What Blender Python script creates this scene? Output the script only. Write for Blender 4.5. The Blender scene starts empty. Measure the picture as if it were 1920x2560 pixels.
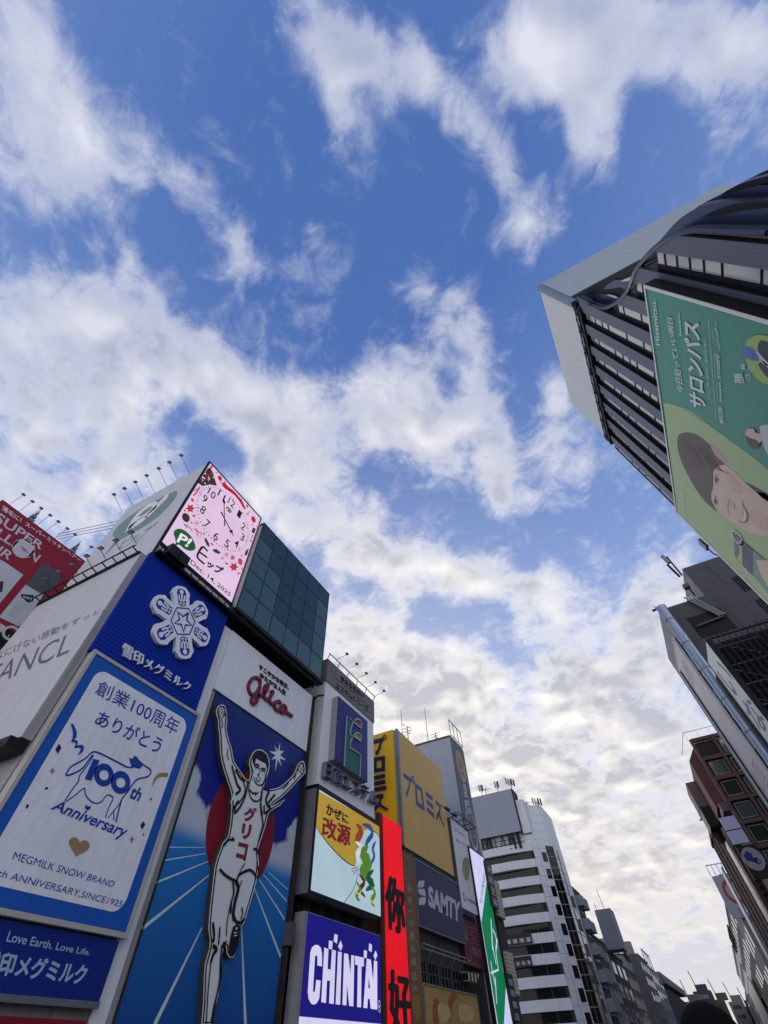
# Canal-side street of tall signs under a broken winter cloud sky, looking up with a very wide lens.
import bpy, math, random
from mathutils import Vector, Matrix
from mathutils.geometry import tessellate_polygon
random.seed(7)
sc = bpy.context.scene
col = sc.collection
EYE = 1.65                                   # camera height above the bridge deck
# ---------------------------------------------------------------- camera
F_PX = 1040.695                              # focal length for a frame 1920 x 2560
R3 = ((0.8802467, 0.47353409, -0.03051579),  # world -> camera axes (right, down, forward)
      (-0.39754495, 0.70082279, -0.5922883),
      (-0.25908254, 0.53349122, 0.80514803))
right, down, fwd = (Vector(r) for r in R3)
cd = bpy.data.cameras.new('camera'); cam = bpy.data.objects.new('camera', cd); col.objects.link(cam)
cam.matrix_world = Matrix.Translation((0, 0, EYE)) @ Matrix((right, -down, -fwd)).transposed().to_4x4()
cd.sensor_fit = 'VERTICAL'; cd.sensor_height = 24.0; cd.lens = 24.0*F_PX/2560.0
cd.clip_start = 0.05; cd.clip_end = 6000
sc.camera = cam
# ---------------------------------------------------------------- measuring helpers
def ray(px, py):
    d = right*(px-960) + down*(py-1280) + fwd*F_PX
    return d.normalized()
def on_x(v, px, py):
    d = ray(px, py); return Vector((0, 0, EYE)) + d*(v/d.x)
def on_y(v, px, py):
    d = ray(px, py); return Vector((0, 0, EYE)) + d*(v/d.y)
def on_z(v, px, py):
    d = ray(px, py); return Vector((0, 0, EYE)) + d*((v-EYE)/d.z)
# ---------------------------------------------------------------- light: sky, clouds, sun
SUN_EL, SUN_AZ = math.radians(11), math.radians(-34)      # azimuth from the canal's axis (+y)
sun_dir = Vector((math.sin(SUN_AZ)*math.cos(SUN_EL), math.cos(SUN_AZ)*math.cos(SUN_EL), math.sin(SUN_EL)))
sl = bpy.data.lights.new('sun', 'SUN'); sl.energy = 0.6; sl.angle = math.radians(11); sl.color = (1.0, 0.9, 0.76)
so = bpy.data.objects.new('sun', sl); col.objects.link(so)
so.rotation_euler = sun_dir.to_track_quat('Z', 'Y').to_euler(); so.location = (-60, 40, 80)
SKY_STRENGTH = 0.12
OFFVIEW_GAIN = 2.6  # added brightening of the unseen sky, lifts the shaded facades
sc.view_settings.view_transform = 'Standard'; sc.view_settings.look = 'None'
sc.view_settings.exposure = 0.0; sc.view_settings.gamma = 1.0; sc.view_settings.use_curve_mapping = False
w = bpy.data.worlds.new('World'); sc.world = w; w.use_nodes = True
nt = w.node_tree; nt.nodes.clear()
def nd(tree, typ, ins=None, **kw):
    n = tree.nodes.new(typ)
    for k, v in kw.items(): setattr(n, k, v)
    for k, v in (ins or {}).items():
        s = n.inputs[k]
        if isinstance(v, bpy.types.NodeSocket): tree.links.new(v, s)
        else: s.default_value = v
    return n
def mth(op, a, b=0.0, c=0.0, clamp=False):
    return nd(nt, 'ShaderNodeMath', {0: a, 1: b, 2: c}, operation=op, use_clamp=clamp).outputs[0]
def vop(op, a, b=None, out=0):
    ins = {0: a}
    if b is not None: ins[1] = b
    return nd(nt, 'ShaderNodeVectorMath', ins, operation=op).outputs[out]
def ramp01(x, lo, hi, smooth=True):
    n = nd(nt, 'ShaderNodeMapRange', {'Value': x, 'From Min': lo, 'From Max': hi, 'To Min': 0.0, 'To Max': 1.0})
    n.interpolation_type = 'SMOOTHSTEP' if smooth else 'LINEAR'
    return n.outputs[0]
def cmix(f, a, b, mode='MIX'):
    n = nd(nt, 'ShaderNodeMix', data_type='RGBA', blend_type=mode)
    for s, v in ((n.inputs[0], f), (n.inputs[6], a), (n.inputs[7], b)):
        if isinstance(v, bpy.types.NodeSocket): nt.links.new(v, s)
        else: s.default_value = v if isinstance(v, float) else (*v, 1)
    return n.outputs[2]
tc = nd(nt, 'ShaderNodeTexCoord'); D = tc.outputs['Generated']
sx = nd(nt, 'ShaderNodeSeparateXYZ', {0: D})
zc = mth('ADD', mth('MAXIMUM', sx.outputs[2], 0.0), 0.2)
P = nd(nt, 'ShaderNodeCombineXYZ', {0: mth('DIVIDE', sx.outputs[0], zc), 1: mth('DIVIDE', sx.outputs[1], zc)}).outputs[0]
# warp the cloud plane a little so that no bank keeps a plain outline
wn = nd(nt, 'ShaderNodeTexNoise', {'Vector': P, 'Scale': 3.2, 'Detail': 3.0, 'Roughness': 0.55})
# cloud banks: place in the sky as seen from the bridge (x, y on the 1920 x 2560 view), half sizes, tilt, weight
BANKS = [
 (40,110,120,190,-20,.85),(130,320,190,120,55,.9),(230,430,130,100,50,1.0),(50,400,120,130,0,.8),(450,460,220,62,50,1.0),
 (600,640,70,60,50,.6),(560,730,50,100,10,.45),(250,540,110,55,40,.8),(300,640,110,32,52,.9),(380,740,70,90,0,.6),(195,610,95,60,35,-.9),(390,585,60,80,10,-.5),
 (95,960,260,220,30,1.0),(50,760,130,140,0,.8),(260,860,160,150,30,.75),(340,1010,100,170,-20,.7),
 (500,950,190,95,28,1.15),(650,1050,160,120,40,1.15),(760,1130,95,90,40,1.0),(640,1190,80,60,40,.8),(730,1290,70,90,-20,.9),(830,1360,100,50,25,.9),(870,1270,55,75,-10,.85),(900,1420,70,38,30,.7),
 (470,1045,150,34,46,-1.1),(960,1190,130,45,25,-.6),(640,860,90,40,30,-.35),(570,1085,60,32,30,-.6),(140,1110,190,70,15,.7),(270,1200,130,60,20,.9),(60,1230,90,60,0,.6),(200,1310,160,60,10,.8),(165,1180,100,18,22,-.6),(470,1130,60,45,0,.75),(310,1250,60,15,40,-.4),
 (900,1000,110,100,30,1.1),(980,1060,110,90,20,1.0),(1030,1000,80,90,0,.85),(1090,1080,90,90,20,1.0),(1205,980,60,120,-12,1.0),(1235,1120,58,120,-10,1.0),(1255,1240,42,60,-10,1.0),(870,1095,70,50,30,.8),(1130,1200,55,28,20,.9),(1150,960,35,60,0,-.5),
 (1030,715,52,55,10,.85),(1130,785,68,58,20,.8),(1185,850,45,70,-10,.75),(920,830,38,28,-20,.55),(1100,920,38,14,40,.7),(1020,870,20,26,0,.5),(960,900,60,50,30,.5),
 (1310,830,38,32,0,.55),(1370,930,26,34,0,.4),(1410,1080,55,150,-10,1.1),(1385,1190,40,55,0,.8),(1345,1275,65,32,25,.8),(955,1215,45,36,20,.8),(1040,1280,34,44,0,.95),(985,1360,60,30,20,.5),
 (960,1400,110,55,25,1.1),(1070,1440,110,62,20,1.1),(1190,1440,110,62,25,1.1),(1310,1470,90,55,35,1.0),(1355,1545,60,60,40,1.0),(1240,1500,100,35,15,.8),(1385,1415,26,14,10,.7),(1460,1430,70,60,20,.55),(1460,1520,65,30,10,.65),
 (880,1560,120,80,40,1.1),(1000,1640,150,90,30,1.2),(1130,1680,140,90,30,1.2),(1190,1760,130,80,30,1.1),(1050,1780,150,90,20,1.0),(930,1720,120,90,20,1.0),(1270,1800,100,50,0,.9),
 (1430,1640,130,90,10,1.1),(1370,1610,80,70,10,.8),(1610,1560,110,90,-30,1.2),(1680,1450,80,90,-20,1.0),(1560,1700,190,130,0,1.1),(1400,1830,190,110,0,1.0),(1620,1880,200,140,0,1.0),
 (1275,1620,45,90,-25,-.9),(1300,1745,45,30,0,-.5),(1400,1800,60,18,10,-.4),(1510,1590,40,55,0,-.7),(1090,1545,160,26,22,-.5),
 (1100,1950,300,160,0,1.0),(1500,2300,400,110,0,.8),(1250,1950,200,110,0,.9),(1500,2040,300,110,10,.8),(1640,2150,280,110,0,.8),(1450,2200,260,110,0,.85),(1750,1950,160,160,0,.8),(1640,2010,60,22,0,-.5),
 (800,30,85,60,10,1.0),(875,110,75,75,10,1.0),(950,150,90,50,20,.9),(1060,150,38,85,15,.95),(970,240,26,40,20,.5),(850,250,38,60,-20,.7),(870,340,50,34,-30,.8),(935,285,22,18,0,.45),
 (1140,220,45,70,10,.6),(1180,330,85,50,40,.85),(1245,420,55,80,-20,.9),(1150,410,26,26,0,.65),(1330,550,85,80,20,.62),(1300,640,42,62,0,.7),(1190,535,30,28,0,.5),(1410,570,40,34,0,.5),
 (1440,110,180,140,-10,1.2),(1650,70,240,100,0,1.2),(1850,90,150,110,0,1.1),(1300,170,70,90,0,.7),(1475,300,62,130,-8,1.0),(1480,420,36,80,0,.6),(1790,230,85,80,-25,.65),(1905,340,40,80,0,.6),(1365,290,45,50,20,-.6),(1800,330,60,50,0,.4),
 (770,830,130,85,30,-.6),(860,700,150,90,0,-.3),(1130,1310,120,45,20,-.5),(1290,1345,80,60,0,-.5),(720,1060,40,20,40,-.3),(1030,1520,210,28,22,-.7),(540,190,55,20,40,.65),(605,270,38,13,65,.65),(790,600,42,46,-20,.8),(890,555,24,20,0,.5),(715,465,26,20,0,.4),(1048,335,16,24,0,.45),(1045,510,26,70,-10,.4),(1085,610,40,38,-30,.5),(310,180,22,16,0,.35),
]
# the banks are rasterised on a coarse chart of the sky (a plane tangent to the sky dome), stored in colour ramps
CX = [-70+66.0*i for i in range(32)]; CY = [-80+74.0*i for i in range(36)]
def bank_sum(x, y):
    keep = 1.0; cut = 0.0
    for bx, by, ra, rb, ang, amp in BANKS:
        a = math.radians(ang); dx, dy = x-bx, y-by
        u = (dx*math.cos(a)+dy*math.sin(a))/(ra*BANK_SIZE); v = (-dx*math.sin(a)+dy*math.cos(a))/(rb*BANK_SIZE)
        q = u*u+v*v
        if q > 9: continue
        g = math.exp(-.69*q)
        if amp > 0: keep *= 1-min(.97, amp*.8)*g
        else: cut += -amp*g
    return max(0.0, 1-keep-cut*.8)
BANK_SIZE = 0.93
grid = [[bank_sum(x, y) for x in CX] for y in CY]
wv = vop('ADD', D, vop('SCALE', vop('SUBTRACT', wn.outputs['Color'], (0.5, 0.5, 0.5))))
wv.node.inputs[1].links[0].from_node.inputs['Scale'].default_value = 0.075
df_ = mth('MAXIMUM', vop('DOT_PRODUCT', wv, tuple(fwd), 1), 0.05)
ux = mth('DIVIDE', vop('DOT_PRODUCT', wv, tuple(right), 1), df_); uy = mth('DIVIDE', vop('DOT_PRODUCT', wv, tuple(down), 1), df_)
fx = mth('MULTIPLY_ADD', ux, F_PX/(66.0*31), (960-CX[0])/(66.0*31), clamp=True)
fy = mth('MINIMUM', mth('MAXIMUM', mth('MULTIPLY_ADD', uy, F_PX/74.0, (1280-CY[0])/74.0), 0.0), 35.0)
fyv = nd(nt, 'ShaderNodeCombineXYZ', {0: fy, 1: fy, 2: fy}).outputs[0]
mask = None
for k in range(12):
    cr = nd(nt, 'ShaderNodeValToRGB', {0: fx}); rp = cr.color_ramp; rp.interpolation = 'EASE'
    while len(rp.elements) < 32: rp.elements.new(0.5)
    for i in range(32):
        rp.elements[i].position = i/31.0
        rp.elements[i].color = (grid[3*k][i], grid[3*k+1][i], grid[3*k+2][i], 1)
    wt = vop('MAXIMUM', vop('SUBTRACT', (1, 1, 1), vop('ABSOLUTE', vop('SUBTRACT', fyv, (3*k, 3*k+1, 3*k+2)))), (0, 0, 0))
    v_ = vop('DOT_PRODUCT', cr.outputs[0], wt, 1)
    mask = v_ if mask is None else mth('ADD', mask, v_)
f1 = nd(nt, 'ShaderNodeTexNoise', {'Vector': P, 'Scale': 5.0, 'Detail': 9.0, 'Roughness': 0.58, 'Distortion': 0.5}).outputs[0]
f0 = nd(nt, 'ShaderNodeTexNoise', {'Vector': P, 'Scale': 5.0, 'Detail': 2.5, 'Roughness': 0.5, 'Distortion': 0.5}).outputs[0]
f2 = nd(nt, 'ShaderNodeTexNoise', {'Vector': vop('ADD', P, (sun_dir.x*.05, sun_dir.y*.05, 0)), 'Scale': 5.0, 'Detail': 2.5, 'Roughness': 0.5, 'Distortion': 0.5}).outputs[0]
f3 = nd(nt, 'ShaderNodeTexNoise', {'Vector': P, 'Scale': 17.0, 'Detail': 7.0, 'Roughness': 0.66, 'Distortion': 0.6}).outputs[0]
dens = mth('ADD', mask, mth('ADD', mth('MULTIPLY', mth('SUBTRACT', f1, .5), 1.6), mth('MULTIPLY', mth('SUBTRACT', f3, .5), 1.05)))
front = ramp01(vop('DOT_PRODUCT', D, tuple(fwd), 1), 0.5, -0.35)  # mask of the sky outside the view, follows the camera axis
veil = mth('MULTIPLY', ramp01(mth('ADD', mth('MULTIPLY', f1, .55), mth('MULTIPLY', f3, .45)), 0.50, 0.68), 0.30)
alpha = mth('MAXIMUM', mth('MAXIMUM', ramp01(dens, 0.14, 1.02), veil), mth('MULTIPLY', front, .8))  # cloud cover is also forced up outside the view
sunp = mth('MAXIMUM', vop('DOT_PRODUCT', D, tuple(sun_dir), 1), 0.0)
glow = mth('POWER', sunp, 2.2)
haze_e = mth('POWER', mth('SUBTRACT', 1.0, mth('MAXIMUM', sx.outputs[2], 0.0), clamp=True), 5.0)
sky = nd(nt, 'ShaderNodeTexSky', sky_type='NISHITA', sun_disc=False, sun_elevation=SUN_EL, sun_rotation=SUN_AZ, altitude=30.0, air_density=1.0, dust_density=0.6, ozone_density=2.0).outputs[0]
K_ = 1.0/SKY_STRENGTH
def kc(*c): return tuple(v*K_ for v in c)
thick = ramp01(dens, 0.50, 1.02)
lit = mth('MULTIPLY', mth('SUBTRACT', f0, f2), 3.0)
f4 = nd(nt, 'ShaderNodeTexNoise', {'Vector': P, 'Scale': 9.0, 'Detail': 3.0, 'Roughness': 0.5, 'Distortion': 0.3}).outputs[0]
mott = ramp01(f4, 0.36, 0.66)
shade = mth('MULTIPLY', thick, mth('ADD', mth('MULTIPLY_ADD', mott, -.5, 1.0), mth('MULTIPLY', lit, -1.0)), clamp=True)
up = mth('POWER', ramp01(sx.outputs[2], 0.0, 0.97, False), 1.6)
grad = cmix(up, kc(0.40, 0.56, 0.98), kc(0.082, 0.18, 0.51))
blue = cmix(0.15, grad, vop('MINIMUM', sky, kc(0.5, 0.6, 0.85)))
blue = cmix(mth('MULTIPLY', mth('POWER', sunp, 6.0), .45), blue, kc(0.95, 0.88, 0.78))
c_lit = cmix(glow, kc(0.74, 0.76, 0.87), kc(1.30, 1.22, 1.10))
c_dark = cmix(glow, kc(0.42, 0.47, 0.63), kc(0.60, 0.60, 0.64))
c_cloud = cmix(shade, c_lit, c_dark)
# clouds outside the view are brightened and warmed as added fill for the facades
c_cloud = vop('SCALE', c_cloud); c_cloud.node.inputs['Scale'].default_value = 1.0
nt.links.new(mth('MULTIPLY_ADD', front, OFFVIEW_GAIN, 1.0), c_cloud.node.inputs['Scale'])
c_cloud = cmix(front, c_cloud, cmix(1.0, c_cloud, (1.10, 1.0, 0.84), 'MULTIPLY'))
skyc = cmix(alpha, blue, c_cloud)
skyc = cmix(mth('MULTIPLY', haze_e, .9), skyc, kc(0.86, 0.78, 0.68))
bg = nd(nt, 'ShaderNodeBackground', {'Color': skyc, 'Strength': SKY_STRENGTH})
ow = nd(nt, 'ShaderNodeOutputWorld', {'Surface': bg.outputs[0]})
# ---------------------------------------------------------------- materials
def lin(r, g, b):
    return tuple(((c/255)/12.92 if c/255 <= .04045 else ((c/255+.055)/1.055)**2.4) for c in (r, g, b))
MATS = {}
def mat(name, rgb, rough=.6, metal=0.0, emit=0.0, var=.10, scale=1.2, streak=0.0, bump=0.0, spec=.28):
    """paint, metal, concrete or lamp face: colour with wear; streak = rain streaks down the wall"""
    if name in MATS: return MATS[name]
    m = bpy.data.materials.new(name); m.use_nodes = True; t = m.node_tree
    b = t.nodes['Principled BSDF']; c = lin(*rgb)
    b.inputs['Roughness'].default_value = rough; b.inputs['Metallic'].default_value = metal
    b.inputs['Specular IOR Level'].default_value = spec
    if var > 0 or streak > 0:
        g = nd(t, 'ShaderNodeTexCoord').outputs['Object']
        n1 = nd(t, 'ShaderNodeTexNoise', {'Vector': g, 'Scale': scale, 'Detail': 8.0, 'Roughness': .65}).outputs[0]
        f = nd(t, 'ShaderNodeMapRange', {'Value': n1, 'From Min': .3, 'From Max': .7, 'To Min': 1-var, 'To Max': 1+var*.6}).outputs[0]
        if streak > 0:
            mp = nd(t, 'ShaderNodeMapping', {'Vector': g, 'Scale': (2.2, 2.2, .10)}).outputs[0]
            n2 = nd(t, 'ShaderNodeTexNoise', {'Vector': mp, 'Scale': 1.6, 'Detail': 6.0, 'Roughness': .6}).outputs[0]
            f2 = nd(t, 'ShaderNodeMapRange', {'Value': n2, 'From Min': .42, 'From Max': .75, 'To Min': 1.0, 'To Max': 1-streak}).outputs[0]
            f = nd(t, 'ShaderNodeMath', {0: f, 1: f2}, operation='MULTIPLY').outputs[0]
        mx = nd(t, 'ShaderNodeVectorMath', {0: c, 'Scale': f}, operation='SCALE').outputs[0]
        t.links.new(mx, b.inputs['Base Color'])
        if emit > 0: t.links.new(mx, b.inputs['Emission Color'])
        if bump > 0:
            n3 = nd(t, 'ShaderNodeTexNoise', {'Vector': g, 'Scale': scale*12, 'Detail': 6.0}).outputs[0]
            bp = nd(t, 'ShaderNodeBump', {'Height': n3, 'Strength': bump, 'Distance': .02})
            t.links.new(bp.outputs[0], b.inputs['Normal'])
    else:
        b.inputs['Base Color'].default_value = (*c, 1)
        if emit > 0: b.inputs['Emission Color'].default_value = (*c, 1)
    if emit > 0: b.inputs['Emission Strength'].default_value = emit
    MATS[name] = m
    return m
def led(name, rgb, emit=.75):                 # face of an LED screen: it gives off its own light
    if name in MATS: return MATS[name]
    m = mat(name, rgb, rough=.7, emit=0, var=0, spec=.1)
    b = m.node_tree.nodes['Principled BSDF']; c = lin(*rgb)
    b.inputs['Base Color'].default_value = (.02, .02, .02, 1)
    t = m.node_tree
    g = nd(t, 'ShaderNodeTexCoord').outputs['Object']
    n1 = nd(t, 'ShaderNodeTexNoise', {'Vector': g, 'Scale': 40.0, 'Detail': 2.0}).outputs[0]
    n2 = nd(t, 'ShaderNodeTexNoise', {'Vector': g, 'Scale': .35, 'Detail': 3.0}).outputs[0]
    f = nd(t, 'ShaderNodeMapRange', {'Value': n1, 'From Min': .3, 'From Max': .7, 'To Min': .84, 'To Max': 1.1}).outputs[0]
    f2 = nd(t, 'ShaderNodeMapRange', {'Value': n2, 'From Min': .3, 'From Max': .7, 'To Min': .92, 'To Max': 1.06}).outputs[0]
    f = nd(t, 'ShaderNodeMath', {0: f, 1: f2}, operation='MULTIPLY').outputs[0]
    t.links.new(nd(t, 'ShaderNodeVectorMath', {0: c, 'Scale': f}, operation='SCALE').outputs[0], b.inputs['Emission Color'])
    b.inputs['Emission Strength'].default_value = emit
    return m
def glass(name, rgb, rough=.04, clear=0.0, metal=0.0, spec=.9, wavy=0.0):
    if name in MATS: return MATS[name]
    m = mat(name, rgb, rough=rough, var=0, spec=spec, metal=metal)
    if wavy > 0:
        t = m.node_tree; g = nd(t, 'ShaderNodeTexCoord').outputs['Object']
        bp = nd(t, 'ShaderNodeBump', {'Height': nd(t, 'ShaderNodeTexNoise', {'Vector': g, 'Scale': .55, 'Detail': 2.0}).outputs[0], 'Strength': wavy, 'Distance': .4})
        t.links.new(bp.outputs[0], t.nodes['Principled BSDF'].inputs['Normal'])
    if clear > 0:
        t = m.node_tree; b = t.nodes['Principled BSDF']; o = t.nodes['Material Output']
        tr = nd(t, 'ShaderNodeBsdfTransparent', {'Color': (.55, .75, .78, 1)})
        mx = nd(t, 'ShaderNodeMixShader', {0: clear, 1: b.outputs[0], 2: tr.outputs[0]})
        t.links.new(mx.outputs[0], o.inputs[0])
    return m
# ---------------------------------------------------------------- mesh building
class MB:
    def __init__(s): s.v, s.f, s.m, s.mats = [], [], [], []
    def mi(s, m):
        if m not in s.mats: s.mats.append(m)
        return s.mats.index(m)
    def add(s, vs, fs, m):
        o = len(s.v); s.v += [Vector(p) for p in vs]; k = s.mi(m)
        for f in fs: s.f.append(tuple(i+o for i in f)); s.m.append(k)
        return s
    def box(s, a, b, m, skip=''):
        (x0, y0, z0), (x1, y1, z1) = a, b
        x0, x1 = sorted((x0, x1)); y0, y1 = sorted((y0, y1)); z0, z1 = sorted((z0, z1))
        vs = [(x, y, z) for z in (z0, z1) for y in (y0, y1) for x in (x0, x1)]
        return s.add(vs, [(0,2,3,1), (4,5,7,6), (0,1,5,4), (2,6,7,3), (0,4,6,2), (1,3,7,5)], m)
    def quad(s, pts, m): return s.add(pts, [tuple(range(len(pts)))], m)
    def hexa(s, lo, hi, m):                     # prism between two matching point loops
        n = len(lo); return s.add(list(lo)+list(hi), [tuple(range(n))[::-1], tuple(range(n, 2*n))]+[(i, (i+1) % n, n+(i+1) % n, n+i) for i in range(n)], m)
    def bar(s, a, b, wd, m, hd=None):           # square bar
        a, b = Vector(a), Vector(b); d = (b-a).normalized(); hd = hd or wd
        u = d.cross(Vector((0, 0, 1)))
        u = Vector((1, 0, 0)) if u.length < 1e-3 else u.normalized()
        v = d.cross(u)
        c = [u*wd/2+v*hd/2, -u*wd/2+v*hd/2, -u*wd/2-v*hd/2, u*wd/2-v*hd/2]
        return s.hexa([a+q for q in c], [b+q for q in c], m)
    def tube(s, pts, r, m, seg=6):
        pts = [Vector(p) for p in pts]; rings = []
        for i, p in enumerate(pts):
            d = (pts[min(i+1, len(pts)-1)]-pts[max(i-1, 0)]).normalized()
            u = d.cross(Vector((0, 0, 1))); u = Vector((1, 0, 0)) if u.length < 1e-3 else u.normalized(); v = d.cross(u)
            rr = r[i] if isinstance(r, (list, tuple)) else r
            rings.append([p+u*rr*math.cos(6.2832*k/seg)+v*rr*math.sin(6.2832*k/seg) for k in range(seg)])
        vs = [p for q in rings for p in q]; fs = []
        for i in range(len(pts)-1):
            for k in range(seg): a = i*seg+k; b2 = i*seg+(k+1) % seg; fs.append((a, b2, b2+seg, a+seg))
        fs += [tuple(range(seg))[::-1], tuple(range(len(vs)-seg, len(vs)))]
        return s.add(vs, fs, m)
    # flat artwork on a Face: uv polygons
    def flat(s, F, uv, n, m):
        tri = tessellate_polygon([[Vector((p[0], p[1], 0)) for p in uv]])
        return s.add([F.P(p[0], p[1], n) for p in uv], [tuple(t) for t in tri], m)
    def slab(s, F, uv, n0, n1, m, side=None):   # raised shape with edges
        s.flat(F, uv, n1, m); k = len(uv)
        vs = [F.P(p[0], p[1], n0) for p in uv]+[F.P(p[0], p[1], n1) for p in uv]
        return s.add(vs, [(i, (i+1) % k, k+(i+1) % k, k+i) for i in range(k)], side or m)
    def build(s, name, parent=None, label=None, cat=None, group=None, kind=None, smooth=False):
        me = bpy.data.meshes.new(name)
        if parent is not None:
            r = parent
            while r.parent: r = r.parent
            o0 = r.location.copy()
        else:
            xs = [p.x for p in s.v]; ys = [p.y for p in s.v]; zs = [p.z for p in s.v]
            o0 = Vector(((min(xs)+max(xs))/2, (min(ys)+max(ys))/2, min(zs)))
        me.from_pydata([p-o0 for p in s.v], [], s.f)
        for m in s.mats: me.materials.append(m)
        me.polygons.foreach_set('material_index', s.m)
        if smooth: me.polygons.foreach_set('use_smooth', [True]*len(s.f))
        me.update()
        ob = bpy.data.objects.new(name, me); col.objects.link(ob)
        if parent is not None: ob.parent = parent
        else: ob.location = o0
        tag(ob, label, cat, group, kind)
        return ob
def tag(o, label=None, cat=None, group=None, kind=None):
    if label and not kind: kind = 'thing'
    for k, v in (('label', label), ('category', cat), ('group', group), ('kind', kind)):
        if v: o[k] = v
    return o
def thing(name, loc, label, cat, group=None):
    o = bpy.data.objects.new(name, None); o.empty_display_size = .3; col.objects.link(o); o.location = loc
    return tag(o, label, cat, group)
def dup(root, loc, rotz=0.0, label=None, scale=None):
    r = root.copy(); col.objects.link(r); r.location = loc; r.rotation_euler = (0, 0, rotz)
    if scale: r.scale = (scale,)*3
    if label: r['label'] = label
    for ch in root.children:
        c = ch.copy(); col.objects.link(c); c.parent = r
        for g in ch.children:
            d = g.copy(); col.objects.link(d); d.parent = c
    return r
# ---------------------------------------------------------------- wall planes and artwork
class Face:
    """a vertical plane; u runs left to right as seen from in front, v is height, n comes out of the wall"""
    def __init__(s, axis, val, side=None):
        s.axis, s.val = axis, val
        if axis == 'y': s.U, s.N, s.O = Vector((1, 0, 0)), Vector((0, -1, 0)), Vector((0, val, 0))
        elif val < 0:   s.U, s.N, s.O = Vector((0, 1, 0)), Vector((1, 0, 0)), Vector((val, 0, 0))
        else:           s.U, s.N, s.O = Vector((0, -1, 0)), Vector((-1, 0, 0)), Vector((val, 0, 0))
    def P(s, u, v, n=0.0): return s.O+s.U*u+Vector((0, 0, v))+s.N*n
    def uv(s, px, py):
        q = (on_y if s.axis == 'y' else on_x)(s.val, px, py); return (q.dot(s.U), q.z)
    def uvs(s, pts): return [s.uv(*p) for p in pts]
VIEWS = dict(a=(0,1100,3.456), b=(0,1600,3.456), c=(0,2040,3.456), d=(360,1120,3.456), e=(440,1500,4.0975), f=(240,2000,3.072), g=(740,1620,5.267),
    h=(740,1960,6.381), i=(720,2220,5.184), j=(900,1760,5.184), k=(1000,2100,4.809), l=(1160,1900,5.184), m=(1380,2200,4.366), n=(1320,400,2.765),
    o=(1580,680,4.879), p=(1560,1020,4.425), q=(1620,1360,4.423), r=(1680,1780,6.146), s=(1680,2040,4.254), t=(1340,420,5.184), w=(0,0,1.0))
def q(view, *c):                                # sight readings taken on enlargements of the view
    ox, oy, sc_ = VIEWS[view]
    return [(ox+c[i]/sc_, oy+c[i+1]/sc_) for i in range(0, len(c), 2)]
def smooth_loop(p, k=4, closed=True):
    n = len(p); out = []
    for i in range(n if closed else n-1):
        p0, p1, p2, p3 = (p[(i-1) % n], p[i], p[(i+1) % n], p[(i+2) % n]) if closed else (p[max(i-1, 0)], p[i], p[i+1], p[min(i+2, n-1)])
        for j in range(k):
            t = j/k; t2, t3 = t*t, t*t*t
            out.append(tuple(.5*(2*p1[d]+(p2[d]-p0[d])*t+(2*p0[d]-5*p1[d]+4*p2[d]-p3[d])*t2+(3*p1[d]-p0[d]-3*p2[d]+p3[d])*t3) for d in (0, 1)))
    if not closed: out.append(tuple(p[-1]))
    return out
def inset(p, d):
    n = len(p); A = sum(p[i][0]*p[(i+1) % n][1]-p[(i+1) % n][0]*p[i][1] for i in range(n)); sg = 1 if A > 0 else -1; out = []
    for i in range(n):
        a, b, c = Vector(p[i-1]), Vector(p[i]), Vector(p[(i+1) % n])
        e1 = b-a; e2 = c-b
        if e1.length < 1e-6 or e2.length < 1e-6: out.append(tuple(b)); continue
        e1.normalize(); e2.normalize()
        n1 = Vector((-e1.y, e1.x))*sg; n2 = Vector((-e2.y, e2.x))*sg; k = n1+n2
        if k.length < .2: out.append(tuple(b+n1*d)); continue
        k.normalize(); out.append(tuple(b+k*(d/max(.5, k.dot(n1)))))
    return out
def ribbon(p, wd):                              # outline of a brush stroke; wd may vary along it
    n = len(p); L, Rr = [], []
    if isinstance(wd, (list, tuple)) and len(wd) != n:
        o_ = wd; wd = []
        for i in range(n):
            x_ = i/(n-1)*(len(o_)-1); j = min(int(x_), len(o_)-2); wd.append(o_[j]+(o_[j+1]-o_[j])*(x_-j))
    for i in range(n):
        d = Vector(p[min(i+1, n-1)])-Vector(p[max(i-1, 0)])
        d = Vector((1, 0)) if d.length < 1e-9 else d.normalized(); nn = Vector((-d.y, d.x)); w_ = (wd[i] if isinstance(wd, (list, tuple)) else wd)/2
        L.append(tuple(Vector(p[i])+nn*w_)); Rr.append(tuple(Vector(p[i])-nn*w_))
    return L, Rr
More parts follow.
